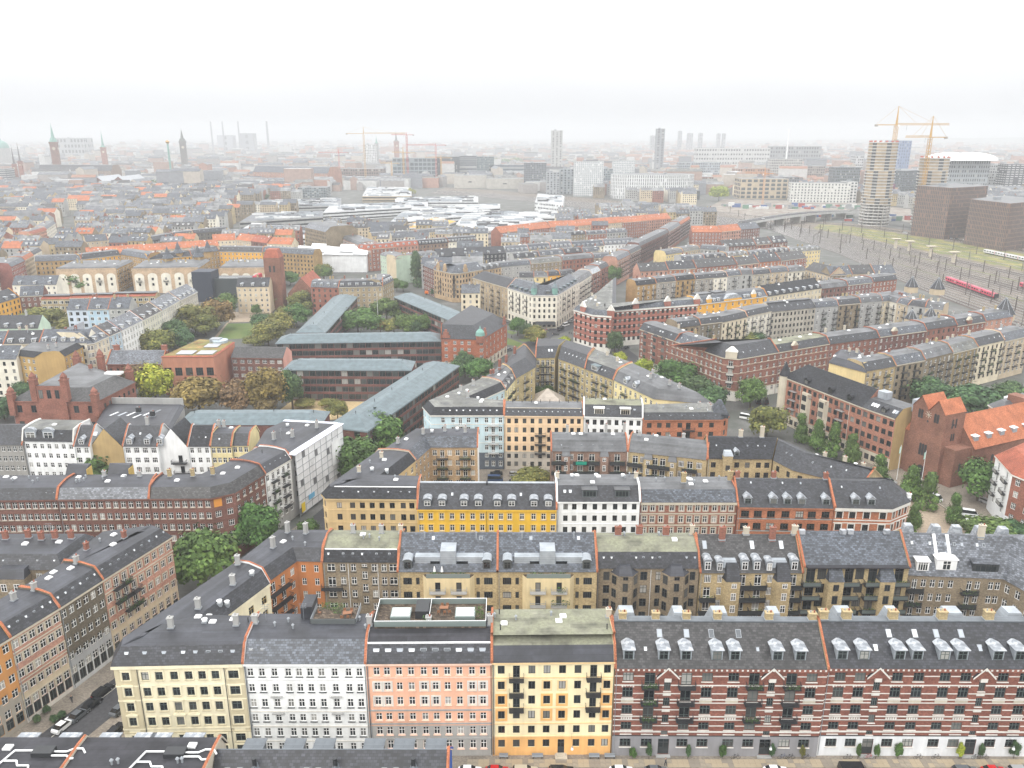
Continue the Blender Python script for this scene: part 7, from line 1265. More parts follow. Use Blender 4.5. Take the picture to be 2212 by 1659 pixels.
# ---------------------------------------------------------------- railway yard
BAL = mk('ballast', (.185, .155, .125), 'ground', .95, c2=(.14, .12, .095)); WEED = mk('yellow_weeds', (.23, .205, .075), 'ground', .95, c2=(.12, .14, .05)); STL = plain('rail_steel', .50, .48, .46, .4); BED = mk('track_bed', (.042, .034, .03), 'ground', .95)
LO = [(293.1, 433.5), (293.8, 481.6), (293.8, 543.8), (296.1, 619.1), (304.4, 754.7), (300.7, 864.0), (300.8, 961.5), (150.5, 1174.0), (68.3, 1312.8), (-62.7, 1472.5), (-153.8, 1550.9)]
UP = [(509.3, 778.0), (498.1, 839.8), (477.9, 905.4), (453.9, 966.9), (427.8, 1018.6), (393.1, 1041.2), (359.3, 1094.1), (208.8, 1337.0), (91.4, 1491.4), (-38.9, 1647.0), (-138.2, 1724.6)]
b = MB()
for i in range(len(LO)-1): b.face([(*LO[i], -.11), (*UP[i], -.11), (*UP[i+1], -.11), (*LO[i+1], -.11)], BAL)
structure(b.obj('railway_ground'))
b = MB()
for i in range(5):
    f = lambda k, t: LP(LO[k], UP[k], t)
    b.face([(*f(i, .58), -.09), (*f(i, .88), -.09), (*f(i+1, .86), -.09), (*f(i+1, .60), -.09)], WEED)
structure(b.obj('weed_strip'))
for t0, t1, m in ((.0, .05, 'stained_ballast'), (.13, .18, 'stained_ballast'), (.22, .25, 'weedy_ballast'), (.31, .37, 'stained_ballast'), (.42, .45, 'weedy_ballast'), (.50, .54, 'stained_ballast'), (.90, .94, 'stained_ballast')):
    b = MB(); mm = mk(m, (.085, .068, .055) if m[0] == 's' else (.15, .15, .07), 'ground', .95)
    for i in range(len(LO)-1): b.face([(*LP(LO[i], UP[i], t0), -.09), (*LP(LO[i], UP[i], t1), -.09), (*LP(LO[i+1], UP[i+1], t1), -.09), (*LP(LO[i+1], UP[i+1], t0), -.09)], mm)
    structure(b.obj('ballast_strip'))
TT = [.02+.025*k for k in range(22)]+[.63, .71, .79, .9, .95]
for t in TT:
    b = MB(); ps = [LP(LO[i], UP[i], t) for i in range(len(LO))]
    for p, q in zip(ps, ps[1:]):
        L = LN(p, q); n = (-(q[1]-p[1])/L, (q[0]-p[0])/L)
        for o, w, z, m in ((0, 1.45, -.07, BED), (-.75, .17, .03, STL), (.75, .17, .03, STL)):
            b.face([(p[0]+n[0]*(o-w), p[1]+n[1]*(o-w), z), (q[0]+n[0]*(o-w), q[1]+n[1]*(o-w), z), (q[0]+n[0]*(o+w), q[1]+n[1]*(o+w), z), (p[0]+n[0]*(o+w), p[1]+n[1]*(o+w), z)][::-1], m)
    structure(b.obj('railway_track'))
MST = plain('mast_steel', .075, .06, .052, .6)
def yard(s, t):
    i = min(int(s), len(LO)-2); return LP(LP(LO[i], LO[i+1], s-i), LP(UP[i], UP[i+1], s-i), t)
R5 = random.Random(5)
def mast_mesh(kind):
    def f():
        b = MB(); b.box(-.25, .25, -.25, .25, 0, 9.5, MST)
        for sg in ((1,) if kind == 1 else (1, -1)): b.bar((0, 0, 7.4), (sg*3, 0, 6.6), .07, MST); b.bar((0, 0, 8.2), (sg*3, 0, 6.7), .05, MST); b.bar((sg*2.7, 0, 6.6), (sg*2.7, 0, 5.6), .05, MST)
        return b.mesh('post')
    return cached(('mast', kind), f)
for k in range(84):
    p = yard(  .1+k*.082+R5.uniform(-.03, .03), (.115, .265, .44, .70, .92, .33)[k % 6]); ob_ = thing('catenary_mast', 'dark steel overhead line mast standing between the railway tracks', 'mast', (*p, 0), R5.uniform(-.2, .2)+2.2, 'overhead line masts in the rail yard'); ob('post', mast_mesh(k % 2), ob_)
for k, s in enumerate((.45, .95, 1.5, 2.1, 2.7, 3.3, 4.0, 4.6)):
    p, q = yard(s, .02), yard(s, .36 if k % 2 else .58); t = thing('catenary_gantry', 'dark steel gantry spanning several railway tracks', 'gantry', (*p, 0), 0, 'gantries over the rail yard'); v = (q[0]-p[0], q[1]-p[1])
    for w in (0, .5, 1): b = MB(); b.bar((v[0]*w, v[1]*w, 0), (v[0]*w, v[1]*w, 9), .18, MST); b.obj('post', t)
    b = MB(); b.bar((0, 0, 8.6), (v[0], v[1], 8.6), .14, MST); b.bar((0, 0, 7.7), (v[0], v[1], 7.7), .14, MST)
    for w in range(12): b.bar((v[0]*w/12, v[1]*w/12, 7.7), (v[0]*(w+1)/12, v[1]*(w+1)/12, 8.6), .07, MST)
    b.obj('beam', t)
for k, q in enumerate(((374.8, 796.3), (379.5, 778.0), (382.0, 741.4), (383.2, 704.0))):
    t = thing('concrete_pylon', 'pale mushroom shaped concrete pylon in the weeds, %s from the left' % ORD_[k], 'pylon', (*q, 0), 0, 'concrete pylons in the rail yard'); b = MB(); b.prism([(-1.2, -1.2), (1.2, -1.2), (1.2, 1.2), (-1.2, 1.2)], 0, 8, TRS, B=[(-.9, -.9), (.9, -.9), (.9, .9), (-.9, .9)]); b.obj('stem', t); b = MB(); b.prism([(-1, -1), (1, -1), (1, 1), (-1, 1)], 8.003, 9, TRS, B=[(-4, -2.5), (4, -2.5), (4, 2.5), (-4, 2.5)]); b.box(-4, 4, -2.5, 2.5, 9.003, 9.6, TRS); b.obj('cap', t)
def train(label, p, q, n, body, stripe, roof, nose):
    L = LN(p, q); t = thing('train', label, 'train', (*p, 0), atan2(q[1]-p[1], q[0]-p[0])); c = L/n
    for k in range(n):
        x0, x1 = k*c+.3, (k+1)*c-.3; b = MB(); pr = [(-1.6, .9), (-1.6, 3.0), (-1.3, 3.7), (1.3, 3.7), (1.6, 3.0), (1.6, .9)]
        for (ya, za), (yb, zb) in zip(pr, pr[1:]): b.face([(x0, ya, za), (x0, yb, zb), (x1, yb, zb), (x1, ya, za)], roof if za >= 3.6 or zb >= 3.6 and za < 3.1 and 0 else body)
        b.face([(x0, y, z) for y, z in pr], nose); b.face([(x1, y, z) for y, z in pr[::-1]], nose)
        o = b.obj('carriage', t); b = MB(); m = max(2, int(c/3.4))
        for s in (-1, 1):
            for j in range(m): xa = x0+(x1-x0)*(j+.2)/m; b.face([(xa, s*1.62, 2.0), (xa+c/m*.6, s*1.62, 2.0), (xa+c/m*.6, s*1.62, 2.95), (xa, s*1.62, 2.95)][::1 if s < 0 else -1], GLJ)
        b.obj('windows', o)['kind'] = 'stuff'
        b = MB(); b.box(x0+1.5, x1-1.5, -1.2, 1.2, .3, .88, RAIL); b.obj('bogies', o)
    return t
PK = plain('pink_red_train', .52, .055, .10, .4)
train('pink red commuter train on the nearest railway track', (330.6, 611.5), (328.4, 542.0), 4, PK, PK, plain('train_roof', .42, .10, .14), RAIL)
WT_ = plain('white_train', .6, .6, .6, .4); train('white and dark passenger train on the far track', (444.2, 763.9), (452.6, 687.6), 5, WT_, WT_, plain('grey_train_roof', .38, .38, .39), PK)
PK2 = (375.3, 593.1); train('red train nose at the right edge of the rail yard', (372.6, 587.4), (370.1, 556.2), 3, PK, PK, PK, RAIL)
# ---------------------------------------------------------------- far landmarks
def poly(cx, cy, r, n=16, ry=None): return [(cx+r*cos(2*pi*k/n), cy+(ry or r)*sin(2*pi*k/n)) for k in range(n)]
def office(label, pts, h, m, fl=8, bay=3.2, win=.55, wm=None, roof=None, cat='office building', name='office_building', band=False, wh=.55, z0=0, skip=0):
    c = (sum(p[0] for p in pts)/len(pts), sum(p[1] for p in pts)/len(pts)); t = thing(name, label, cat, (*c, 0)); P = [(p[0]-c[0], p[1]-c[1]) for p in pts]
    b = MB(); b.prism(P, 0, h, m, roof or FLG, skip='b'); b.obj('wall', t); b = MB(); fh = (h-z0)/fl; R = random.Random(len(label))
    for i in range(len(P)):
        p, q = P[i], P[(i+1) % len(P)]; L = LN(p, q); u = ((q[0]-p[0])/L, (q[1]-p[1])/L); o = (u[1]*.12, -u[0]*.12)
        if p[1]+q[1] > 0 and abs(u[0]) > .9 and len(P) == 4: continue
        n = max(1, int(L/bay))
        for f in range(skip, fl):
            z = z0+f*fh+fh*(1-wh)/2
            if band: runs = [(0.3, L-.3)]
            else: runs = [((k+.5-win/2)*L/n, (k+.5+win/2)*L/n) for k in range(n) if R.random() > .06]
            for x0, x1 in runs: b.face([(p[0]+u[0]*x0+o[0], p[1]+u[1]*x0+o[1], z), (p[0]+u[0]*x1+o[0], p[1]+u[1]*x1+o[1], z), (p[0]+u[0]*x1+o[0], p[1]+u[1]*x1+o[1], z+fh*wh), (p[0]+u[0]*x0+o[0], p[1]+u[1]*x0+o[1], z+fh*wh)], wm or GLJ)
    b.obj('windows', t)['kind'] = 'stuff'
    b = MB(); x, y = LP(P[0], P[len(P)//2], .35); b.box(x-3, x+3, y-2, y+2, h+.01, h+2.6, GRM); b.obj('plant_room', t)
    return t
def off(label, c, x0, x1, Y, top, m, dep=20, sk=0, **k): return None
DGL = plain('dark_glass', .055, .07, .08, .25); GGL = plain('grey_glass', .20, .24, .26, .3); CON = mk('raw_concrete', (.34, .32, .29), 'paint'); CWH = nw('white cladding', paint(.62, .63, .63)); CBR = mk('brown_cladding', (.20, .128, .098), 'paint'); CGR = paint(.25, .27, .29); CTN = paint(.44, .36, .25)
def ZT(yc): v = (829.5-(yc*.375+241.9))/1750; return (v*.9553-.2957)/(.9553+v*.2957)
def rect4(x0, x1, y, d, s=0): return [(x0, y), (x1, y+s), (x1-s*.3, y+s+d), (x0-s*.3, y+d)]
office('big dark brown office block left of the pair by the railway', [(440.6, 905), (457.1, 865), (514.9, 900), (503.8, 950)], 53.2, CBR, 13, 2.2, .42, DGL, wh=.8)
office('big dark brown office block at the right edge by the railway', [(459.2, 830), (467.3, 775), (526.7, 815), (523.1, 880)], 44.6, CBR, 11, 2.2, .42, DGL, wh=.8)
SLB_ = mk('slab_edge', (.52, .51, .49), 'paint')
for k, (lab, px, Y, top, r, fl) in enumerate((('tall round tower under construction with beige panels and open concrete base', 1362, 1010, 178, 27*.62*1.35, 27), ('second round tower under construction, behind the brown offices', 1672, 1010, 268, 27*.62*1.35, 22))):
    x = 444.3 if k == 0 else 508.4; h = 96.5 if k == 0 else 78.5; t = thing('tower_block', lab, 'tower', (x, Y, 0)); r = 16.9
    b = MB(); b.cyl(0, 0, 0, h-2, r*.45, CON, 10); b.obj('core', t); fh = h/fl
    for f in range(fl+1):
        b = MB(); b.cyl(0, 0, f*fh, f*fh+1.0, r*(1.02+.03*sin(f*.9)), SLB_, 18); b.obj('floor_slab', t)
        if f < fl:
            b = MB()
            for q in range(18):
                a0, a1 = 2*pi*q/18, 2*pi*(q+1)/18; rr = r*.96
                if f < 7: b.box(rr*cos(a0)-.4, rr*cos(a0)+.4, rr*sin(a0)-.4, rr*sin(a0)+.4, f*fh+.71, f*fh+fh-.01, CON); continue
                mm = mk('beige_panel', (.40, .315, .215), 'paint') if (q+f//9) % 3 else plain('dark_opening', .06, .065, .07)
                b.face([(rr*cos(a0), rr*sin(a0), f*fh+1.0), (rr*cos(a1), rr*sin(a1), f*fh+1.0), (rr*cos(a1), rr*sin(a1), f*fh+fh), (rr*cos(a0), rr*sin(a0), f*fh+fh)], mm)
            b.obj('facade_panels' if f >= 7 else 'columns', t)['kind'] = 'stuff'
    b = MB()
    for q in range(14): a = 2*pi*q/14; b.box(r*.9*cos(a)-.8, r*.9*cos(a)+.8, r*.9*sin(a)-.8, r*.9*sin(a)+.8, h+.72, h+2.6, plain('red_formwork', .35, .08, .05))
    b.obj('formwork', t)['kind'] = 'stuff'
CY = plain('crane_yellow', .46, .27, .07, .5); CRD_ = plain('crane_red', .42, .07, .05, .5)
def crane(label, x, y, zt, ang, jl, cl, m, apex=9, w=2.0, z0=0, r=.3):
    t = thing('tower_crane', label, 'crane', (x, y, 0), ang); b = MB(); h = w/2
    for sx in (-h, h):
        for sy in (-h, h): b.bar((sx, sy, z0), (sx, sy, zt), r*.7, m)
    n = int((zt-z0)/3.2)
    for k in range(n):
        za, zb = z0+(zt-z0)*k/n, z0+(zt-z0)*(k+1)/n; s = 1 if k % 2 else -1
        b.bar((-h*s, -h, za), (h*s, -h, zb), r*.5, m); b.bar((-h, h*s, za), (-h, -h*s, zb), r*.5, m); b.bar((h, -h*s, za), (h, h*s, zb), r*.5, m); b.bar((h*s, h, za), (-h*s, h, zb), r*.5, m)
    b.obj('mast', t); b = MB()
    for (x1, hh) in ((jl, 1.9),):
        b.bar((h, -.8, zt+.6), (x1, -.8, zt+.6), r*.7, m); b.bar((h, .8, zt+.6), (x1, .8, zt+.6), r*.7, m); b.bar((h, 0, zt+.6+hh), (x1, 0, zt+.6+hh), r*.7, m); n = int(x1/3)
        for k in range(n):
            xa, xb = h+(x1-h)*k/n, h+(x1-h)*(k+.5)/n; xc = h+(x1-h)*(k+1)/n
            for s in (-.8, .8): b.bar((xa, s, zt+.6), (xb, 0, zt+.6+hh), r*.4, m); b.bar((xb, 0, zt+.6+hh), (xc, s, zt+.6), r*.4, m)
    b.obj('jib', t); b = MB(); b.box(-cl, -h, -.9, .9, zt+.3, zt+1.3, m); b.obj('counter_jib', t); b = MB(); b.box(-cl, -cl+3.4, -.9, .9, zt-1.2, zt+1.2, CON); b.obj('counterweight', t)
    b = MB(); b.prism([(-1, -1), (1, -1), (1, 1), (-1, 1)], zt, zt+apex, m, B=[(-.25, -.25), (.25, -.25), (.25, .25), (-.25, .25)]); b.obj('apex', t); b = MB(); b.bar((0, 0, zt+apex), (jl*.72, 0, zt+2.4), .12, m); b.bar((0, 0, zt+apex), (jl*.38, 0, zt+2.4), .12, m); b.bar((0, 0, zt+apex), (-cl+1, 0, zt+.9), .12, m); b.obj('tie_rods', t)
    b = MB(); b.box(1.1, 2.8, -2.6, -1.0, zt-1.4, zt+.9, WMT); b.obj('cab', t); b = MB(); b.bar((jl*.2, 0, zt+.5), (jl*.2, 0, zt-5), .12, RAIL); b.obj('hook', t)
    return t
crane('tallest yellow crane, standing on the tall round tower', 461.1, 1020, 116.3, .10, 67, 27, CY, 22, 3.4, 70, .38)
crane('yellow crane in front of the second round tower', 481.8, 975, 102.3, -2.95, 32, 22, CY, 24, 3.2, 20, .38)
crane('small orange crane over the excavation by the tan office', 393.3, 1300, 46.7, 2.9, 42, 16, plain('crane_orange', .50, .20, .05), 10, 2.2, 0, .3)
crane('yellow crane left of the glass office frame', -306.6, 1750, 106.1, .12, 86, 36, CY, 14, 2.8, 0, .45); crane('red crane above the glass office frame', -235.3, 1890, 103.3, 3.1, 34, 17, CRD_, 6, 3, 0, .5)
crane('red crane right of the glass office frame', -170.1, 1880, 81.4, 3.2, 64, 24, CRD_, 5, 3, 0, .5); crane('low yellow crane before the dark glass block', -148.8, 1760, 57.5, 3.0, 34, 24, CY, 6, 2.6, 0, .4)
crane('yellow mast crane on the glass office front', -226.3, 1750, 68.2, 2.8, 26, 30, CY, 12, 2.6, 0, .4); crane('thin red crane over the brown building site', -379.0, 1840, 66.1, 3.3, 44, 22, CRD_, 9, 2.4, 0, .4); crane('short yellow mast crane at the left of the glass office', -250.8, 1745, 47.0, 3.0, 24, 18, CY, 6, 2.4, 0, .4)
def O(label, c_, x0, x1, Y, h, m, d=24, **k): return office(label, rect4(x0, x1, Y, d, k.pop('s', 0)), h, m, **k)
O('glass office with concrete frames among the yellow cranes', 0, -270.3, -173.3, 1900, 53.6, GGL, 40, fl=6, bay=9, win=.8, wm=DGL, wh=.7); O('brown building site left of the glass office', 0, -403.5, -285.8, 1850, 32.6, paint(.20, .15, .13), 40, fl=5, bay=5)
O('white high rise behind the yellow crane', 0, -406.0, -371.6, 2300, 78.0, CWH, 20, fl=18, bay=4, win=.5); O('dark glass block right of the cranes', 0, -176.3, -123.1, 1950, 55.6, DGL, 30, fl=12, bay=4); O('grey banded block right of the dark glass block', 0, -125.4, -84.3, 2000, 56.1, CGR, 30, fl=12, band=True); O('dark green glass block, right of the grey banded block', 0, -83.6, -43.2, 2000, 54.3, paint(.14, .18, .19), 30, fl=14, bay=3)
O('long low dark office with ribbon windows', 0, -55.1, 27.9, 2000, 35.2, paint(.16, .19, .22), 30, fl=8, band=True, wh=.4); O('windowless beige hall beyond the tracks', 0, -118.0, -52.7, 1700, 25.4, paint(.42, .40, .36), 40, fl=1, bay=90, win=.1, wh=.1); O('windowless beige hall before the dark towers', 0, -51.5, 22.9, 1680, 20.3, paint(.42, .40, .36), 30, fl=1, bay=90, win=.1, wh=.1)
O('dark grey twin block right of the long low office', 0, 23.6, 67.5, 1640, 52.1, paint(.15, .165, .18), 26, fl=14, bay=3); O('grey stepped tower beside the white towers, left half', 0, 63.3, 87.5, 1530, 39.2, paint(.32, .34, .36), 22, fl=10, bay=6, win=.4); O('grey stepped tower beside the white towers, right half', 0, 88.3, 114.2, 1535, 44.5, paint(.26, .29, .31), 22, fl=10, bay=6, win=.4)
O('taller white checkered tower beyond the tracks', 0, 110.2, 161.9, 1480, 59.4, CWH, 24, fl=17, bay=3.4, win=.6, wm=GGL); O('pale glass link block between the white towers', 0, 175.4, 192.8, 1600, 42.7, GGL, 20, fl=10, bay=3); O('shorter white checkered tower beyond the tracks', 0, 207.7, 252.2, 1720, 53.4, CWH, 24, fl=15, bay=3.4, win=.6, wm=GGL)
office('round white office drum with dark window slits', poly(242.1, 1440, 72, 24, 36), 40.5, CWH, 7, 3.4, .32, DGL, wh=.8, roof=FLG)
O('dark grey office right of the white drum', 0, 293.5, 323.9, 1560, 30.2, paint(.15, .16, .17), 30, fl=6, bay=4); O('low black glass pavilion with a picture screen', 0, 262.9, 316.9, 1400, 15.4, DGL, 20, fl=2, bay=8); O('red brown brick office, left of the pale water', 0, 329.0, 381.6, 1580, 28.2, paint(.29, .15, .10), 30, fl=8, bay=4)
sheet('water', [(373.3, 1570), (435.7, 1570), (608.7, 2250), (517.7, 2250)], -.06, plain('harbour_water', .5, .52, .53, .12))
O('tan office with a square concrete frame', 0, 389.9, 470.6, 1420, 33.4, CTN, 40, fl=5, bay=9, win=.66, wm=DGL, wh=.66); O('dark office behind the tan frame office', 0, 473.3, 516.3, 1500, 32.2, paint(.15, .16, .17), 40, fl=7, bay=4)
O('long white hotel with rows of small dark windows', 0, 452.6, 542.0, 1350, 30.8, paint(.58, .58, .55), 30, fl=7, bay=5, win=.4, wm=DGL, s=-20); O('white office with dark square windows by the round tower', 0, 537.5, 554.2, 1335, 33.2, paint(.58, .58, .56), 30, fl=7, bay=5, win=.6, wm=DGL)
office('dark curved office between the round towers', [(614.1, 1370), (632.5, 1345), (666.9, 1370), (687.9, 1430), (637.6, 1430)], 49.8, paint(.10, .12, .135), 14, 3, .5); O('black sheer block left of the tall round tower', 0, 579.3, 624.6, 1500, 49.4, paint(.13, .15, .16), 30, fl=10, bay=3); O('blue clad block behind the tall crane tower', 0, 855.5, 898.8, 1900, 91.6, paint(.16, .22, .36), 40, fl=14, bay=5, win=.3)
sh = office('grey shopping centre with a dark glazed front', rect4(773.4, 855.4, 1500, 60), 61.4, paint(.30, .33, .35), 8, 4, .5)
for x in (794.0, 832.0):
    b = MB(); 
    for k in range(5): a0, a1 = k*pi/10, (k+1)*pi/10; b.cyl(x-sh.location.x, -8, 61.4+13*sin(a0), 61.4+13*sin(a1), 43*cos(a0)+.01, WMT, 20, 43*cos(a1)+.02, skip='b' if k else '')
    b.obj('white_dome', sh)
O('black tower with white balcony bands at the right edge', 0, 886.6, 947.5, 1500, 54.8, paint(.05, .055, .065), 30, fl=14, bay=7, win=.7, wm=paint(.58, .58, .58), wh=.35); O('pale grey flats left of the black tower', 0, 887.5, 920.6, 1560, 51.2, paint(.42, .43, .43), 30, fl=10, bay=4)
bb = O('orange brown block with a hanging picture banner', 0, 597.8, 619.5, 1335, 24.3, paint(.42, .25, .15), 24, fl=1, bay=90, win=.05, wh=.05); b = MB(); b.box(-14, 6, -12.4, -12.2, 14, 30, plain('dark_banner', .13, .04, .08)); b.obj('banner', bb)
O('tall pale slab tower in the far centre', 0, 107.2, 137.7, 2300, 114.6, paint(.40, .40, .39), 26, fl=26, bay=9, win=.35); O('tall dark slab tower far right of the pale one', 0, 427.5, 450.8, 2500, 120.5, paint(.24, .25, .27), 26, fl=26, bay=9, win=.5)
for k, (x, y) in enumerate(((62, 135), (190, 108), (288, 122), (347, 122), (452, 124), (482, 124), (512, 135))): pass
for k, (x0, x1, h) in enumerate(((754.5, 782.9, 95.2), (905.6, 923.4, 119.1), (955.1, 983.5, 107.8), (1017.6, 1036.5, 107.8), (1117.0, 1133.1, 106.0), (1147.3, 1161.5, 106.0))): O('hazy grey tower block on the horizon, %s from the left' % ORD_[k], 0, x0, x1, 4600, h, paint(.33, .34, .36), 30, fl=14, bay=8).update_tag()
t = thing('chimney_mast', 'thin white mast rising above the far roofs', 'mast', (848.2, 2600, 0)); b = MB(); b.cyl(0, 0, 0, 120.4, 2.6, WMT, 8, 1.6); b.obj('shaft', t)
# spires of the old town
def spire(label, x, y, w, zb, zt, wm, sm, cap=.35):
    t = thing('spire_tower', label, 'tower', (x, y, 0), .3); b = MB(); b.box(-w/2, w/2, -w/2, w/2, 0, zb, wm); b.obj('tower', t); b = MB(); zc = zb+(zt-zb)*cap
    b.box(-w*.56, w*.56, -w*.56, w*.56, zb+.01, zb+w*.25, wm); b.cyl(0, 0, zb+w*.25, zc, w*.55, sm, 8, w*.36); b.cyl(0, 0, zc, zt-4, w*.26, sm, 8, .3); b.bar((0, 0, zt-4.2), (0, 0, zt), .35, sm); b.obj('spire', t)
    for s in ((0, -1), (1, 0)):
        b = MB(); r = w*.22; cx, cy = s[0]*w*.51, s[1]*w*.51
        b.face([(cx+(r*cos(2*pi*k/12) if s[1] else .1), cy+(r*cos(2*pi*k/12) if s[0] else -.1), zb-w*.7+r*sin(2*pi*k/12)) for k in range(12)], TRS); b.obj('clock_face', t)
    return t
spire('slender brick city hall tower with a green tipped spire', -1030.7, 1900, 15, 85.2, 129.1, mk('hall_tower_brick', (.19, .095, .07), 'brick'), COP, .28)
spire('green copper spire on a brick tower, between the two darker ones', -1114.7, 2300, 13, 68.0, 113.8, RBR, COP, .15); spire('dark spiral spire right of the thin ride tower', -935.5, 2400, 17, 81.4, 121.1, paint(.13, .12, .11), paint(.11, .12, .11), .3)
for k, (x, h) in enumerate(((-1038.7, 83.9), (-1060.7, 87.9))): spire('dark slim church spire at far left, %s of two' % ('left' if k == 0 else 'right'), x, 1750+k*60, 8, h-40, h, RBR, paint(.12, .11, .11), .1)
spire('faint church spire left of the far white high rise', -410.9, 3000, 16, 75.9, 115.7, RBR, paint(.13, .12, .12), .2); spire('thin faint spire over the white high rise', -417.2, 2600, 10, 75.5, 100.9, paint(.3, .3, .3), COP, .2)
t = thing('ride_tower', 'thin green swing ride tower with a golden ball', 'ride tower', (-713.4, 1750, 0)); b = MB(); b.cyl(0, 0, 0, 86.9, 2.4, COP, 8, 2.0); b.obj('shaft', t); b = MB(); b.cyl(0, 0, 86.9, 90.9, 2, CY, 8, 5); b.cyl(0, 0, 90.9, 94.0, 5, CY, 8, .4); b.obj('golden_ball', t)
t = thing('domed_church', 'pale green dome at the far left edge', 'church', (-1635.6, 2700, 0)); b = MB()
for k in range(6): a0, a1 = k*pi/12, (k+1)*pi/12; b.cyl(0, 0, 62+24*sin(a0), 62+24*sin(a1), 24*cos(a0), COP, 16, 24*cos(a1)+.1)
b.cyl(0, 0, 86, 100, 4, COP, 8, .4); b.obj('dome', t); b = MB(); b.cyl(0, 0, 0, 61.9, 25, TRG, 16); b.obj('drum', t)
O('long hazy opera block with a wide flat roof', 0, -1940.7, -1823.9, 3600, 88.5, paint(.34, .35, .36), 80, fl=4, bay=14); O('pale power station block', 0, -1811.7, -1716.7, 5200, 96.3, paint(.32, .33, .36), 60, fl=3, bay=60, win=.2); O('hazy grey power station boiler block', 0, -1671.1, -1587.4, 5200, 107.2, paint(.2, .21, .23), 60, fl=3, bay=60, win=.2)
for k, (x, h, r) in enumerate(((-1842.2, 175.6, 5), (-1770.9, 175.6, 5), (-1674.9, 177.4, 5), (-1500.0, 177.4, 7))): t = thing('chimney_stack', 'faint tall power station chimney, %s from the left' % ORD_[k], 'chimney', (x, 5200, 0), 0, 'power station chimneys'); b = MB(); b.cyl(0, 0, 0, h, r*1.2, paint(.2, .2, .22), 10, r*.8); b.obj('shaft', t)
pt_ = [(-544.7, 1760), (-372.1, 1690)]; row('long police block before the old town', pt_, 1, [nw('salmon brick', mk('salmon_brick', (.36, .18, .12), 'brick'))], [SLB], d=50, z=30, prof=(9, 12), wd=6, w=2, fl=6, clut=False)
row('town hall body below the slender tower', [(-1064.6, 1880), (-890.6, 1860)], 1, [BRWN], [SLD], d=40, z=28, prof=(9, 12), wd=6, w=2.4, fl=6, clut=False)
for k, (x0, x1) in enumerate(((-785.4, -747.9), (-745.6, -707.5))):
    t = thing('station_hall', 'railway station hall with a grey gabled roof, %s of the pair' % ('left' if k == 0 else 'right'), 'station hall', (x0, 1540, 0), 0, 'station halls'); w = x1-x0; b = MB(); b.prism([(0, 0), (w, 0), (w, 90), (0, 90)], 0, 17, DBR, skip='t'); b.face([(0, 0, 17), (w, 0, 17), (w/2, 0, 31)], DBR); b.obj('wall', t); b = MB()
    for s in (0, 1): b.face([(s*w, -.5, 16.8), (s*w, 90, 16.8), (w/2, 90, 31.2), (w/2, -.5, 31.2)][::1 if s else -1], ZNL)
    b.obj('roof', t)
O('black and white office at the far left edge', 0, -1059.7, -1028.3, 1700, 38.0, paint(.08, .09, .10), 30, fl=9, band=True, wm=paint(.5, .5, .5), wh=.3); O('white mansion block with dark roof at far left', 0, -1021.7, -967.7, 1690, 17.2, CWH, 24, fl=6, bay=5, win=.4, roof=SLD); O('glass cube library by the white halls', 0, -373.6, -325.3, 1450, 17.0, GGL, 40, fl=6, bay=4, win=.8)
def inpoly(x, y, P):
    ins = False; j = len(P)-1
    for i in range(len(P)):
        if (P[i][1] > y) != (P[j][1] > y) and x < (P[j][0]-P[i][0])*(y-P[i][1])/(P[j][1]-P[i][1])+P[i][0]: ins = not ins
        j = i
    return ins
# white market halls
def hall_(label, pts, h, m=None, roof=None, fl=2, band=True):
    t = office(label, pts, h, m or CWH, fl, 3, .6, GLJ, roof or mk('pale_flat_roof', (.30, .308, .32), 'felt', .7, c2=(.40, .41, .42)), 'market hall', 'market_hall', band=band, wh=.4)
    P = [(p[0]-t.location.x, p[1]-t.location.y) for p in pts]; R = random.Random(len(label)); x0, x1, y0, y1 = min(p[0] for p in P), max(p[0] for p in P), min(p[1] for p in P), max(p[1] for p in P); y = y0+5; k = 0
    while y < y1-6:
        x = x0+4
        while x < x1-10 and k < 70:
            L = R.uniform(9, 26)
            if all(inpoly(a, c, P) for a in (x-1, x+L+1) for c in (y-1, y+4)):
                b = MB(); b.prism([(x, y), (x+L, y), (x+L, y+3), (x, y+3)], h+.01, h+2.2, R.choice((ZNC, CWH, FLG, CWH, ZNL)), skip='b', B=[(x, y+.2), (x+L, y+.2), (x+L, y+1), (x, y+1)]); b.obj('roof_light', t); k += 1
            x += L+R.uniform(2, 7)
        y += 8.5
    return t
W_ = lambda *p: list(p)
hall_('long white market hall with two bands of windows', [(-238.7, 1040.5), (-115.1, 1131.5), (-124.4, 1226.8), (-250.7, 1134.0)], 12, fl=3); hall_('white market hall with a tall corner block', [(-170.5, 1206.7), (-49.3, 1206.7), (-53.5, 1313.1), (-178.7, 1266.7)], 12, fl=3); hall_('flat grey market hall with sawtooth lights', [(-138.8, 1048.5), (-16.4, 1143.4), (-17.3, 1206.7), (-135.8, 1143.4)], 9); hall_('wide low white hall beyond the orange flat roof', [(-143.1, 954.3), (-73.4, 1025.5), (3.0, 1086.0), (-69.9, 1130.3), (-145.7, 1086.0)], 8)
hall_('big white hall beside the long orange roofs', [(-59.3, 871.9), (-25.4, 798.8), (35.5, 909.6), (14.3, 1004.5), (-55.5, 985.9)], 16, fl=3, band=False); hall_('white railway works block with a raised cube', [(30.5, 1108.5), (65.8, 1065.0), (76.5, 1206.7), (39.3, 1262.4)], 20, fl=4, band=False); hall_('low white depot along the tracks', [(10.6, 1015.6), (82.2, 1015.6), (89.4, 1108.1), (15.6, 1097.0)], 8)
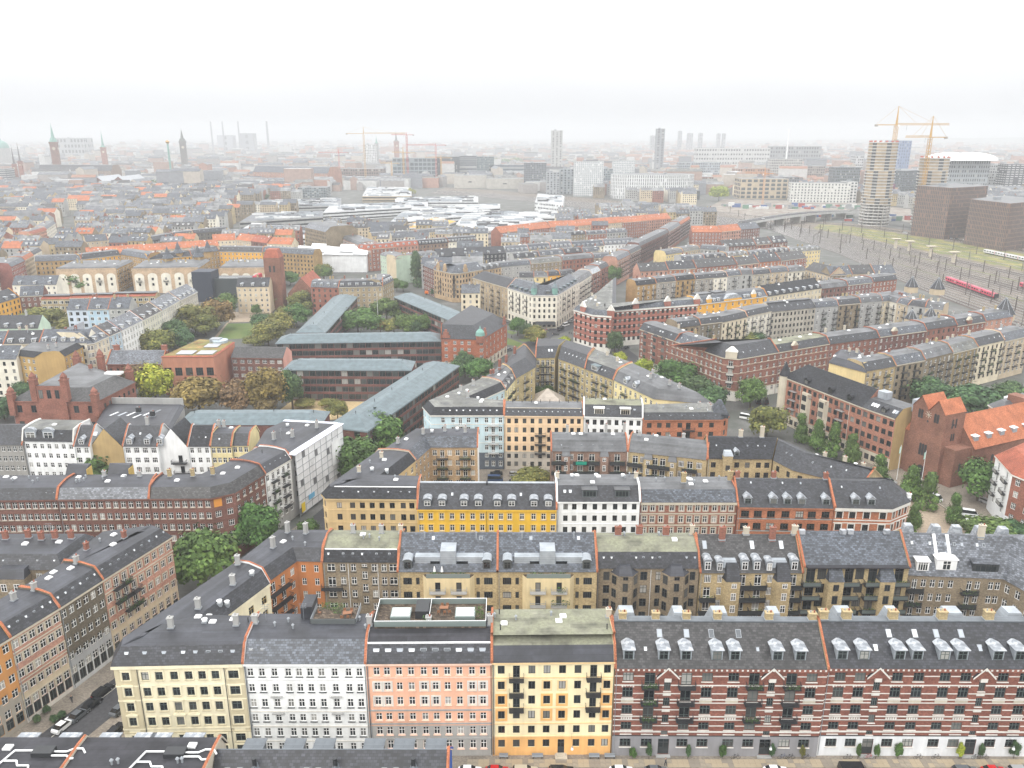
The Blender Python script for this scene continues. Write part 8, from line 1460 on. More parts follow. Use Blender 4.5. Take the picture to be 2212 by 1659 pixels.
hall_('flat roofed hall with an ochre roof', [(-136.6, 864.7), (-76.1, 894.1), (-63.9, 942.0), (-91.2, 985.9)], 11, roof=mk('ochre_flat_roof', (.46, .27, .07), 'felt', .9)); hall_('grey shed hall left of the white halls', [(-313.6, 946.1), (-231.1, 1007.0), (-248.6, 1086.5), (-328.3, 1044.5)], 10, TRG, SLB); hall_('grey roofed low halls by the library', [(-363.4, 1131.0), (-243.6, 1179.2), (-271.8, 1319.2), (-380.1, 1259.5)], 9, TRG, SLL); hall_('low white workshops before the warehouse', [(-294.1, 872.2), (-205.8, 820.0), (-216.9, 915.8), (-304.0, 963.8)], 7); hall_('grey depot in the rail yard bend', [(-243.0, 1345.9), (-162.9, 1345.9), (-188.2, 1559.5), (-271.9, 1559.5)], 10, CTN)
for lab, x0, x1, Y, yt, c, kw in (('grey glass office row far behind the white drum', 225, 460, 1900, 292, (.30, .33, .36), dict(fl=8, bay=4)), ('low orange brown brick block behind the tan frame office', 550, 748, 1800, 326, (.36, .21, .14), dict(fl=5, bay=5)), ('pale stepped flats behind the dark office', 755, 932, 1900, 272, (.42, .41, .39), dict(fl=9, bay=4)), ('brown grey flats left of the black sheer block', 940, 1064, 1700, 312, (.27, .24, .22), dict(fl=9, bay=4)), ('reddish flats beside the black sheer block', 1066, 1122, 1750, 322, (.32, .22, .18), dict(fl=8, bay=4)), ('long white office on the far skyline', 320, 745, 2600, 207, (.5, .5, .49), dict(fl=5, bay=8, wh=.4)), ('long dark office on the far skyline right of the white one', 747, 1040, 2650, 198, (.24, .25, .26), dict(fl=6, bay=8)), ('pale slab behind the tall round tower', 1238, 1282, 1900, 252, (.48, .49, .5), dict(fl=10, bay=4))):
    k_ = .375*(Y*.9553+77.5*.2957)/1750; O(lab, 0, (x0-(1106-1382.4)/.375)*k_, (x1-(1106-1382.4)/.375)*k_, Y, 107.5+Y*ZT(yt), paint(*c), 30, **kw)
cm_ = [plain('container_%s' % n_, *c) for n_, c in (('white', (.55, .55, .54)), ('blue', (.05, .10, .25)), ('red', (.33, .06, .05)), ('grey', (.25, .26, .27)), ('green', (.10, .2, .14)))]; R8 = random.Random(4)
for i in range(64):
    q = LP(LP((311.8, 1283.0), (523.8, 1267.4), R8.random()), LP((429.8, 1028.7), (519.4, 1071.4), R8.random()), R8.choice((0, .04, .1, .2, .7, .9, 1))); k = i % 5; n_ = ('white', 'blue', 'red', 'grey', 'green')[k]
    t = thing('site_container', '%s container or cabin on the building site by the round towers' % n_, 'container', (*q, -.1), R8.uniform(-.4, .4), '%s containers on the building site' % n_); b = MB(); hh = R8.choice((2.8, 2.8, 5.6)); b.box(-4.5, 4.5, -1.6, 1.6, 0, hh, cm_[k]); b.obj('body', t); b = MB(); b.box(-4.6, 4.6, -1.7, 1.7, hh+.01, hh+.25, cm_[3] if k else WMT); b.obj('roof', t)
# bridge
pA, pB = (274.6, 971.1), (463.0, 1112.0); t = thing('road_bridge', 'grey concrete road bridge across the railway to the round tower', 'bridge', (*pA, 0), atan2(pB[1]-pA[1], pB[0]-pA[0])); L = LN(pA, pB); b = MB(); n = 10
for k in range(n):
    z0, z1 = 4+6.5*sin(pi*min(1, k/n*.7+.15)), 4+6.5*sin(pi*min(1, (k+1)/n*.7+.15)); x0, x1 = L*k/n, L*(k+1)/n
    for za, zb, m in ((z0, z1, ASP),): b.face([(x0, -9, za), (x1, -9, zb), (x1, 9, zb), (x0, 9, za)], m)
    for s in (-9, 9): b.face([(x0, s, z0-1.6), (x1, s, z1-1.6), (x1, s, z1+1.1), (x0, s, z0+1.1)][::1 if s < 0 else -1], paint(.46, .46, .45))
    b.face([(x0, -9, z0-1.6), (x0, 9, z0-1.6), (x1, 9, z1-1.6), (x1, -9, z1-1.6)], CON)
b.obj('deck', t)
for k in range(1, 7): b = MB(); b.box(L*k/7-1, L*k/7+1, -7, 7, 0, 8, CON); b.obj('pier', t)
sheet('construction_yard', [(287.2, 1222.9), (306.9, 1071.4), (508.4, 1222.9), (499.4, 1028.7), (590.7, 1222.9), (556.7, 1349.2), (362.7, 1422.4)], -.1, mk('bare_earth', (.25, .23, .205), 'ground', .95, c2=(.17, .14, .115)))
ribbon_road('street', [(517.0, 790.1), (509.4, 859.7), (488.7, 926.7), (468.4, 998.8), (426.7, 1071.4)], 14, -.105, ASP)
# ---------------------------------------------------------------- the dense quarters and the far city
G6 = set()
def mark(pts, grow=9):
    x0, x1 = min(p[0] for p in pts)-grow, max(p[0] for p in pts)+grow; y0, y1 = min(p[1] for p in pts)-grow, max(p[1] for p in pts)+grow
    if x1-x0 > 400 or y1-y0 > 400: return
    c = (sum(p[0] for p in pts)/len(pts), sum(p[1] for p in pts)/len(pts)); n = len(pts)
    xx = x0
    while xx < x1:
        yy = y0
        while yy < y1:
            ins = False; j = n-1
            for i in range(n):
                (xi, yi), (xj, yj) = pts[i], pts[j]
                if (yi > yy) != (yj > yy) and xx < (xj-xi)*(yy-yi)/(yj-yi)+xi: ins = not ins
                L2 = (xj-xi)**2+(yj-yi)**2 or 1; s = max(0, min(1, ((xx-xi)*(xj-xi)+(yy-yi)*(yj-yi))/L2))
                if hypot(xx-xi-(xj-xi)*s, yy-yi-(yj-yi)*s) < grow: ins = True
                if ins and hypot(xx-xi-(xj-xi)*s, yy-yi-(yj-yi)*s) < grow: break
                j = i
            if ins: G6.add((int(xx//6), int(yy//6)))
            yy += 6
        xx += 6
for f in FOOT: mark(f)
for o in list(COL.objects):
    if o.get('category') in ('office building', 'market hall', 'tower', 'station hall', 'scaffold', 'church', 'building') and o.location.y > 420:
        ext = [(o.matrix_basis.translation.x+v[0], o.matrix_basis.translation.y+v[1]) for ch in o.children for v in ([ch.bound_box[0], ch.bound_box[6]] if ch.type == 'MESH' else [])]
        if ext: xs_, ys_ = [p[0] for p in ext], [p[1] for p in ext]; mark([(min(xs_), min(ys_)), (max(xs_), min(ys_)), (max(xs_), max(ys_)), (min(xs_), max(ys_))], 6)
YD = LO+UP[::-1]
PARK = [(-165.1, 391.1), (-199.6, 510.4), (-129.0, 530.3), (-101.8, 391.1)]; YARD2 = [(234.1, 1028.7), (478.6, 712.0), (709.4, 1071.4), (361.6, 1548.1)]; AVE = [(-417.8, 718.8), (-408.9, 718.8), (-626.8, 1197.9), (-633.5, 1197.9)]
EXL = [(-266.6, 385.5), (-372.5, 552.0), (-396.0, 660.3), (-159.1, 684.5), (-46.6, 552.0), (-24.2, 385.5)]
EXR = [(10.9, 422.6), (51.3, 724.0), (166.5, 938.1), (347.8, 1039.2), (348.9, 724.0), (380.6, 466.8), (233.4, 273.4), (174.4, 369.2)]
HALLS = [(-231.6, 942.0), (-63.6, 883.3), (155.5, 1128.0), (-41.0, 1734.8), (-388.0, 1550.9)]
def free(x, y):
    return (int(x//6), int(y//6)) not in G6 and not inpoly(x, y, YD) and not inpoly(x, y, PARK) and not inpoly(x, y, YARD2) and not inpoly(x, y, AVE) and not inpoly(x, y, HALLS) and not inpoly(x, y, EXL) and not inpoly(x, y, EXR)
R9 = random.Random(21); nf = 0; WL = [BEIGE, BBR, RBR, CREAM, GREY, YBR, GREY, BBR, IVORY]; FSA, FSB, FSC = mk('hazed_far_slate', (.145, .155, .172), 'slate', .6), mk('hazed_far_dark_slate', (.10, .108, .122), 'slate', .6), mk('hazed_far_felt', (.17, .174, .178), 'felt', .8)  # far slate and felt copies, paleness of hazy distance put into their colour
RFN.update({FSA.name: 'pale slate', FSB.name: 'slate', FSC.name: 'pale felt'})
RL = [FSA, FSB, FSC, FSA, FSB, FSC, SLB, FSB, FLG, FSA, TIL, SLB, FSC, SLW]
RL_ = [SLB, SLD, FLG, SLL, SLD, SLB, SLL, SLW, FLG, SLD, TIL, SLB, FLG, SLW]
FARQ = []
yy = 455.0
while yy < 1480:
    xx = -yy*.72-60
    while xx < yy*.75+60:
        L = R9.choice((44, 56, 66)); ang = .05*sin(xx*.004+yy*.003)+(.10 if xx > 60 else -.03); ca_, sa_ = cos(ang), sin(ang)
        for side in (0, 1):
            o = side*30; a = (xx-sa_*o, yy+ca_*o); n = int(L/15); seg = L/n
            for k in range(n):
                p = (a[0]+ca_*seg*k, a[1]+sa_*seg*k); q = (a[0]+ca_*seg*(k+1), a[1]+sa_*seg*(k+1)); m_ = LP(p, q, .5); c = (m_[0]-sa_*6, m_[1]+ca_*6)
                if all(free(*v) for v in (p, q, c, (p[0]-sa_*12, p[1]+ca_*12), (q[0]-sa_*12, q[1]+ca_*12))): FARQ.append((hypot(*c), p, q))
        if R9.random() < .8:
            for e in (0, L-11):
                p = (xx+ca_*e-sa_*12, yy+sa_*e+ca_*12); q = (p[0]+ca_*11, p[1]+sa_*11); c = (LP(p, q, .5)[0]-sa_*9, LP(p, q, .5)[1]+ca_*9)
                if all(free(*v) for v in (p, q, c)): FARQ.append((hypot(*c), p, q, 18))
        xx += L+R9.choice((9, 11, 15))
    yy += 62+R9.uniform(-3, 6)
FT = []
FARQ.sort(key=lambda q: q[0])
far = MB()
def plain_house(b, p, q, d, z, wm, rm, rise):
    P = Q(p, q, d); u = ((q[0]-p[0]), (q[1]-p[1])); L = hypot(*u); u = (u[0]/L, u[1]/L); n = (-u[1], u[0])
    b.prism(P, 0, z, wm, skip='tb'); r0 = (p[0]+n[0]*d/2, p[1]+n[1]*d/2); r1 = (q[0]+n[0]*d/2, q[1]+n[1]*d/2)
    b.face([(p[0]-n[0]*.4, p[1]-n[1]*.4, z), (q[0]-n[0]*.4, q[1]-n[1]*.4, z), (*r1, z+rise), (*r0, z+rise)], rm); b.face([(*P[2], z), (*P[3], z), (*r0, z+rise), (*r1, z+rise)], rm); b.face([(*P[3], z), (*P[0], z), (*r0, z+rise)], wm); b.face([(*P[1], z), (*P[2], z), (*r1, z+rise)], wm)
def wins(b, p, q, z, fl=5):
    L = LN(p, q); u = ((q[0]-p[0])/L, (q[1]-p[1])/L); n = int(L/3.1); o = (u[1]*.08, -u[0]*.08)
    for k in range(n):
        for f in range(fl):
            x = (k+.5)*L/n; z0 = z-1-3.2*f-1.8; b.face([(p[0]+u[0]*(x-.6)+o[0], p[1]+u[1]*(x-.6)+o[1], z0), (p[0]+u[0]*(x+.6)+o[0], p[1]+u[1]*(x+.6)+o[1], z0), (p[0]+u[0]*(x+.6)+o[0], p[1]+u[1]*(x+.6)+o[1], z0+1.8), (p[0]+u[0]*(x-.6)+o[0], p[1]+u[1]*(x-.6)+o[1], z0+1.8)], GLJ)
for i, v in enumerate(FARQ):
    p, q = v[1], v[2]; d = v[3] if len(v) > 3 else 11.5; z = R9.uniform(15.5, 19.5); wm, rm = R9.choice(WL), R9.choice(RL if p[0] < -60 else RL[:6]); rise = R9.uniform(3.6, 5.2)
    if i < 285:
        FT.append((p, wm, rm)); t = thing('terrace_house', '%s terrace house with %s roof in the dense quarters' % (WN.get(wm.name, 'brick'), RFN.get(rm.name, 'grey')), 'terrace house', (*p, 0), 0, 'hazy terrace houses in the dense quarters'); T_ = lambda x, y, zz: (x-p[0], y-p[1], zz)
        FT[-1] += (t,)
        b = MB(T_); P = Q(p, q, d); b.prism(P, 0, z, wm, skip='tb'); b.obj('wall', t); b = MB(T_); plain_house(b, p, q, d, z+.02, wm, rm, rise); k4 = b.f[4:]; b2 = MB(); 
        for f_, m_ in zip(b.f[4:], b.m[4:]): b2.face([b.v[j] for j in f_], b.mats[m_])
        b2.obj('roof', t); b = MB(T_); wins(b, p, q, z); o_ = b.obj('windows', t)
        if o_: o_['kind'] = 'stuff'
        for k in range(2): s = R9.uniform(.15, .85); c = LP(P[0], P[1], s); e = LP(P[3], P[2], s); m_ = LP(c, e, .46); ob('chimney', chimney_mesh(.9, .7, 1.6, R9.choice((TRG, YBR, RBR)), 1), t, (m_[0]-p[0], m_[1]-p[1], z+rise-.6))
        if R9.random() < .5:
            for s in (.25, .5, .75): c = LP(P[0], P[1], s); e = LP(P[3], P[2], s); m_ = LP(c, e, .13); ob('dormer', dormer_mesh(1.7, 1.6, .85, 'flat', WHT if i % 2 else ZNC, ZNL), t, (m_[0]-p[0], m_[1]-p[1], z+rise*.26))
    else: plain_house(far, p, q, d, z, wm, rm, rise); wins(far, p, q, z, 4)
ZN = [('far left', (-644.0, 1066.5)), ('before the station halls', (-739.8, 1485.0)), ('under the dark avenue', (-579.9, 1066.5)), ('by the tall round trees', (-474.5, 1197.9)), ('before the police block', (-461.5, 1584.2)), ('beside the brown warehouse', (-265.4, 960.5)), ('behind the orange roofs', (-451.7, 993.5)), ('by the black mansards', (-50.5, 807.4)), ('beyond the plaza', (-70.0, 687.9)), ('by the white halls', (-166.8, 942.0))]
GRP = {}
for v in FT: GRP.setdefault((min(ZN, key=lambda z: LN(z[1], v[0]))[0], WN.get(v[1].name, 'brick'), RFN.get(v[2].name, 'grey')), []).append(v)
for (zn, w_, r_), vs in GRP.items():
    vs.sort(key=lambda v: v[0][0]/v[0][1])
    for k, v in enumerate(vs): v[3]['label'] = ('%s-from-left of the ' % (ORD_+['%dth' % (q+13) for q in range(40)])[k] if len(vs) > 1 else '')+'%s terrace house%s with %s roof%s %s' % (w_, 's' if len(vs) > 1 else '', r_, 's' if len(vs) > 1 else '', zn)
if far.f: far.obj('far_terraces')['kind'] = 'stuff'
b = MB(); R3_ = random.Random(8)
CITY = [paint(.34, .24, .20), paint(.42, .38, .33), paint(.30, .28, .27), paint(.5, .5, .49), paint(.22, .23, .25), paint(.38, .22, .17)]; FTL = mk('dull_far_roof_tile', (.30, .165, .115), 'tile', .85)  # roof tile in a duller tone, for distant roofs only
CRF = [FSA, FSB, FSC, FTL, FSB, SLW, MOG, FSA, FSC, FSB, SLB]
for i in range(5200):
    y = 1500+(R3_.random()**1.9)*7600; x = R3_.uniform(-1, 1)*y*.78; L = R3_.uniform(18, 70); d = R3_.uniform(11, 18); h = R3_.choice((12, 15, 17, 18, 20, 22)) if R3_.random() < .93 else R3_.uniform(26, 44); a = R3_.uniform(-.25, .25)+(pi/2 if R3_.random() < .35 else 0)
    if inpoly(x, y, YARD2) or (y < 2150 and not (free(x, y) and free(x+cos(a)*L, y+sin(a)*L) and free(x+cos(a)*L*.5, y+sin(a)*L*.5))): continue
    q = (x+cos(a)*L, y+sin(a)*L)
    if R3_.random() < .68: plain_house(b, (x, y), q, d, h, R3_.choice(CITY), R3_.choice(CRF) if x < 300 or R3_.random() < .6 else FTL, 4.6)
    else: b.prism(Q((x, y), q, d*1.7), 0, h, R3_.choice(CITY), R3_.choice((FLG, MOG, mk('pale_flat_roof', (.22, .228, .24)))), skip='b')
b.obj('distant_city')['kind'] = 'stuff'
b = MB(); R4_ = random.Random(3)
def clump(x, y, r, h, m, n):
    for i in range(n):
        a, c = R4_.uniform(0, 6.28), R4_.uniform(.1, 1); s = sqrt(1-c*c); px, py, pz = x+r*s*cos(a), y+r*s*sin(a), h*.35+h*.65*c*R4_.uniform(.8, 1); k = R4_.uniform(1.2, 2.6)
        b.face([(px-k, py, pz-k*.6), (px+k*.3, py-k*.6, pz-k*.5), (px+k, py, pz+k*.4), (px-k*.3, py+k*.5, pz+k*.7)], m)
TL = [LF['G'], LF['D'], LF['O'], LF['G']]
def belt(p, q, w, n, r=9, h=14):
    for i in range(n): c = LP(p, q, R4_.random()); clump(c[0]+R4_.uniform(-w, w), c[1]+R4_.uniform(-w, w), r*R4_.uniform(.7, 1.3), h*R4_.uniform(.7, 1.2), TL[i % 4], 46)
belt((-797.3, 1600), (-675.6, 1650), 30, 60, 11, 18); belt((-209.8, 3000), (136.7, 3000), 120, 60, 18, 20); belt((930.6, 1700), (980.4, 1600), 60, 60, 12, 20); belt((670.0, 2000), (782.6, 1900), 40, 40, 12, 18); belt((-501.0, 1450), (-471.5, 1450), 20, 14)
for i in range(150): y = R4_.uniform(1400, 5200); clump(R4_.uniform(-.7, .75)*y, y, R4_.uniform(8, 18), R4_.uniform(12, 18), TL[i % 4], 40)
b.obj('far_woods')['kind'] = 'stuff'
b = MB(); hl = mk('far_hill_green', (.09, .11, .08), 'ground', .95); n = 26
for k in range(n):
    f = lambda t: 8+118*max(0, t)**1.5*(1+.10*sin(t*19)+.06*sin(t*47)); x0, x1 = 1500+k*330, 1500+(k+1)*330; t0, t1 = k/n, (k+1)/n
    b.face([(x0, 8600, -.2), (x1, 8600, -.2), (x1, 10800, f(t1)), (x0, 10800, f(t0))], hl)
structure(b.obj('hill'))
# ---------------------------------------------------------------- cars, bicycles, people, street things
CARC = {'black': plain('black_car_paint', .012, .013, .016, .25), 'white': plain('white_car_paint', .72, .73, .74, .3), 'silver': plain('silver_car_paint', .38, .39, .40, .3, .3), 'grey': plain('grey_car_paint', .10, .11, .12, .3), 'red': plain('red_car_paint', .45, .012, .015, .28), 'blue': plain('blue_car_paint', .03, .06, .14, .28), 'beige': plain('beige_car_paint', .42, .37, .28, .35), 'orange': plain('orange_paint', .65, .16, .02, .4)}
TYR = plain('tyre_rubber', .012, .012, .012, .9); CGL = plain('car_glass', .015, .018, .02, .08, spec=.6); LMP = plain('lamp_glass', .6, .6, .55, .2); TLR = plain('tail_lamp', .3, .01, .01, .3)
def car_parts(kind):
    """profiles: lower body outline (x, z), roof line; x forward"""
    if kind == 'van': body = [(-2.5, .35), (2.45, .35), (2.5, .8), (2.35, 1.15), (-2.5, 1.15)]; cab = [(-2.48, 1.15), (2.3, 1.15), (1.55, 2.1), (-2.42, 2.15)]; rear = .1
    elif kind == 'estate': body = [(-2.25, .32), (2.2, .32), (2.3, .62), (2.05, .92), (1.0, 1.02), (-2.2, 1.04)]; cab = [(-2.18, 1.03), (1.05, 1.0), (.35, 1.48), (-1.85, 1.5)]; rear = .1
    else: body = [(-2.1, .32), (2.0, .32), (2.1, .6), (1.9, .88), (.95, .98), (-1.9, 1.0), (-2.1, .8)]; cab = [(-1.75, .99), (1.0, .96), (.25, 1.45), (-1.15, 1.46)]; rear = .1
    return body, cab
def car_mesh(kind, col):
    def f():
        m = CARC[col]; body, cab = car_parts(kind); b = MB(); hw = .86 if kind != 'van' else .95
        n = len(body)
        for i in range(n):
            (xa, za), (xb, zb) = body[i], body[(i+1) % n]; ya = hw-(.06 if za > .7 else 0); yb = hw-(.06 if zb > .7 else 0); b.face([(xa, -ya, za), (xb, -yb, zb), (xb, yb, zb), (xa, ya, za)][::-1], m)
        for s in (-1, 1): b.face([(x, s*(hw-(.06 if z > .7 else 0)), z) for x, z in body][::-s], m)
        tx = [(x, z) for x, z in cab if z > cab[0][1]+.2]; b.face([(tx[0][0], -hw+.2, tx[0][1]), (tx[0][0], hw-.2, tx[0][1]), (tx[1][0], hw-.2, tx[1][1]), (tx[1][0], -hw+.2, tx[1][1])], m)
        return b.mesh('body')
    return cached(('car', kind, col), f)
def car_glass(kind):
    def f():
        body, cab = car_parts(kind); b = MB(); hw = .80 if kind != 'van' else .89; (a, c, d, e) = cab; t = hw-.14
        b.face([(c[0], -hw, c[1]), (c[0], hw, c[1]), (d[0], t, d[1]), (d[0], -t, d[1])], CGL); b.face([(a[0], hw, a[1]), (a[0], -hw, a[1]), (e[0], -t, e[1]), (e[0], t, e[1])], CGL)
        for s in (-1, 1): b.face([(a[0], s*hw, a[1]), (c[0], s*hw, c[1]), (d[0], s*t, d[1]), (e[0], s*t, e[1])][::-s], CGL)
        return b.mesh('windows')
    return cached(('carg', kind), f)
def wheel_mesh():
    def f():
        b = MB()
        for i in range(12):
            a0, a1 = i*pi/6, (i+1)*pi/6; p = lambda a, y, r: (r*cos(a), y, r*sin(a))
            b.face([p(a0, -.1, .32), p(a1, -.1, .32), p(a1, .1, .32), p(a0, .1, .32)], TYR)
        for y in (-.1, .1): b.face([(.32*cos(i*pi/6), y, .32*sin(i*pi/6)) for i in range(12)][::1 if y > 0 else -1], TYR)
        for y in (-.11, .11): b.face([(.19*cos(i*pi/4), y, .19*sin(i*pi/4)) for i in range(8)][::1 if y > 0 else -1], GRM)
        return b.mesh('wheel')
    return cached('wheel', f)
def lamp_mesh(m):
    def f(): b = MB(); b.box(-.03, .03, -.16, .16, -.08, .08, m); return b.mesh('lamp')
    return cached(('lamp', m.name), f)
def car(label, p, ang, kind, col, grp='parked cars', z=0):
    t = thing('parked_car' if kind != 'van' else 'parked_van', label, 'car' if kind != 'van' else 'van', (*p, z), ang, grp)
    ob('body', car_mesh(kind, col), t); ob('windows', car_glass(kind), t); e = 2.5 if kind == 'van' else 2.27 if kind == 'estate' else 2.08
    for x in (e*.62, -e*.62):
        for y in (-.76, .76): ob('wheel', wheel_mesh(), t, (x, y, .32))
    for y in (-.6, .6): ob('headlight', lamp_mesh(LMP), t, (e-.06, y, .68)); ob('tail_light', lamp_mesh(TLR), t, (-e+.02, y, .72))
    return t
sa = atan2(28, 9.5)
car('black estate car with roof rails, topmost in the left street', (-82.1, 137.0), sa, 'estate', 'black'); car('black saloon behind the black estate in the left street', (-82.4, 133.2), sa, 'hatch', 'black'); car('grey hatchback between white and black cars in the left street', (-83.4, 130.2), sa, 'hatch', 'grey'); car('white hatchback at the lower end of the left street', (-84.8, 127.2), sa, 'hatch', 'white'); car('black car half hidden by the cream corner house', (-74.3, 125.7), sa+.1, 'estate', 'black'); car('dark car below the corner house by the cream wall', (-76.2, 131.8), sa, 'hatch', 'grey')
for lab, x, k, c in (('white car at the bottom edge left of the red one', -7.4, 'hatch', 'white'), ('bright red car at the bottom edge', -2.6, 'hatch', 'red'), ('beige car at the bottom edge right of the red one', 2.3, 'estate', 'beige'), ('long black estate at the bottom edge below the orange house', 8.7, 'estate', 'black'), ('white car at the bottom edge below the grey base', 19.2, 'hatch', 'white'), ('dark car at the bottom edge left of the paving joint', 25.3, 'hatch', 'grey'), ('white hatchback at the bottom edge below the grey door', 46.3, 'hatch', 'white'), ('black van at the bottom edge below the white base', 59.8, 'van', 'black'), ('dark estate at the bottom edge near the right', 79.6, 'estate', 'grey'), ('dark red car at the bottom right edge', 84.6, 'hatch', 'red'), ('grey car in the bottom right corner', 89.4, 'estate', 'silver')): car(lab, (x, 115.6), 0, k, c)
car('small black hatchback in the court by the light blue house', (-5.2, 245.9), pi, 'hatch', 'black'); car('silver estate in the court below the peach house', (1.3, 245.2), 0, 'estate', 'silver'); car('blue van partly hidden by the yellow house ridge', (-5.4, 240.9), 0, 'van', 'blue'); car('dark car under the olive bush in the court', (0.7, 239.0), 0, 'hatch', 'grey')
car('black van by the round tree under the brown corner house', (102.6, 320.4), 1.4, 'van', 'black'); car('second black van beside the first under the brown corner', (105.8, 320.4), 1.4, 'van', 'black'); car('white pickup with goods behind the autumn tree', (92.2, 300.5), -.6, 'van', 'white')
car('silver hatchback parked along the church street', (121.6, 239.7), -1.0, 'hatch', 'silver'); car('white delivery van between the church square trees', (129.3, 227.0), -1.0, 'van', 'white'); car('silver estate near the tall tree on the church square', (144.3, 224.3), -1.1, 'estate', 'silver'); car('white pickup on the church square road', (134.1, 216.1), -.35, 'van', 'white'); car('white car below the white pickup', (131.1, 211.0), -.35, 'hatch', 'white')
for i, (p, a, k, c, lab) in enumerate((((27.7, 451.1), .9, 'van', 'black', 'black van beside the plaza awning'), ((31.5, 462.0), .9, 'van', 'white', 'white van behind the black one by the awning'), ((35.7, 472.5), .9, 'hatch', 'silver', 'silver car up the street from the awning'), ((-1.5, 405.7), .8, 'estate', 'grey', 'dark car beside the bright red corner house'), ((-2.1, 465.9), -.5, 'hatch', 'grey', 'grey car behind the plaza tree'), ((60.0, 410.1), .9, 'hatch', 'black', 'black car under the bay windows of the brown block'))): car(lab, p, a, k, c)
for i in range(15): car('hazy white van or car parked along the rail yard road', LP((441.7, 918.4), (504.1, 805.2), (i+R5.uniform(-.2, .2))/15), -.35, 'van' if i % 3 == 0 else 'hatch', ('white', 'white', 'silver', 'grey')[i % 4], 'cars along the rail yard road')
for i in range(7): car('small car crossing the road bridge', LP(pA, pB, .15+.1*i), atan2(pB[1]-pA[1], pB[0]-pA[0]), 'hatch', ('white', 'silver', 'blue', 'grey')[i % 4], 'cars on the road bridge', 8.6)
# bicycles
def bike_mesh():
    def f():
        b = MB()
        for x in (-.52, .52):
            for i in range(10): a0, a1 = i*pi/5, (i+1)*pi/5; b.bar((x+.34*cos(a0), 0, .35+.34*sin(a0)), (x+.34*cos(a1), 0, .35+.34*sin(a1)), .025, TYR, 3)
        return b.mesh('wheels')
    return cached('bikew', f)
def bike_frame(col):
    def f():
        b = MB(); m = CARC[col]
        for p, q in (((-.52, 0, .35), (-.08, 0, .32)), ((-.08, 0, .32), (.38, 0, .85)), ((-.2, 0, .9), (.38, 0, .85)), ((-.08, 0, .32), (-.2, 0, .95)), ((-.52, 0, .35), (-.2, 0, .85)), ((.52, 0, .35), (.36, 0, 1.0)), ((.36, -.25, 1.02), (.36, .25, 1.02))): b.bar(p, q, .022, m, 4)
        b.box(-.32, -.08, -.06, .06, .95, 1.0, RAIL); return b.mesh('frame')
    return cached(('bikef', col), f)
for i, (x, c) in enumerate(((48.6, 'blue'), (50.0, 'black'), (52.8, 'black'), (60.4, 'grey'), (64.1, 'red'), (73.0, 'black'), (76.2, 'black'), (83.4, 'black'), (84.8, 'grey'), (40.2, 'black'))):
    t = thing('bicycle', '%s bicycle at the %s base of the banded houses, %s along' % (c, 'grey' if x < 54.9 else 'white', ORD_[i] if i < 9 else 'tenth'), 'bicycle', (x, 119.25, .0), R5.uniform(-.15, .15), 'bicycles along the banded brick houses'); w = ob('wheels', bike_mesh(), t); f_ = ob('frame', bike_frame(c), t)
for i in range(16):
    q = ((22.3, 441.2), (26.4, 438.6)); p = LP(*q, i/16); t = thing('bicycle', 'dark bicycle in the rack by the plaza awning', 'bicycle', (*p, 0), 1.2+R5.uniform(-.2, .2), 'bicycles racked on the plaza'); ob('wheels', bike_mesh(), t); ob('frame', bike_frame('black'), t)
# climbing shrubs and tubs along the facades
def shrub(p, r, h, col, label, grp):
    t = thing('shrub', label, 'shrub', (*p, 0), R5.uniform(0, 6), grp); o = ob('crown', crown_mesh(col, int(h*10) % 4), t, (0, 0, h*.52)); o.scale = (r, r, h*.52); b = MB(); b.bar((0, 0, 0), (0, 0, h*.5), .05, BRK); b.obj('stem', t)
for i, (x, h, c, w) in enumerate(((21.6, 2.6, 'G', 1.0), (24.6, 3.6, 'D', .8), (31.6, 3.4, 'D', .8), (37.8, 3.2, 'G', 1.0), (46.6, 3.4, 'D', .9), (52.2, 3.0, 'O', .8), (62.2, 3.6, 'G', .7), (65.4, 3.4, 'G', .8), (69.4, 3.6, 'G', 1.1), (80.4, 3.6, 'Y', 1.0), (84.2, 3.4, 'D', .9), (90.2, 4.0, 'D', 1.2))): shrub((x, 119.3), w*.8, h, c, '%s climbing shrub, %s along the banded houses' % (CN[c], ORD_[i]), 'shrubs along the banded brick houses')
for i, q in enumerate(((-90.2, 131.3), (-87.4, 128.7), (-86.5, 129.8), (-89.9, 139.8), (-90.6, 128.7))): shrub(q, .9, 1.7, 'D', 'potted shrub by the shop fronts of the left street, %s' % ORD_[i], 'potted shrubs in the left street')
for i in range(9): shrub(LP((-53.3, 551.6), (-35.5, 536.4), i/8.5), 3.2, 8 if i % 2 else 6.5, 'D', 'dark ivy mass at the foot of the gabled tan corner house', 'ivy at the tan corner house')
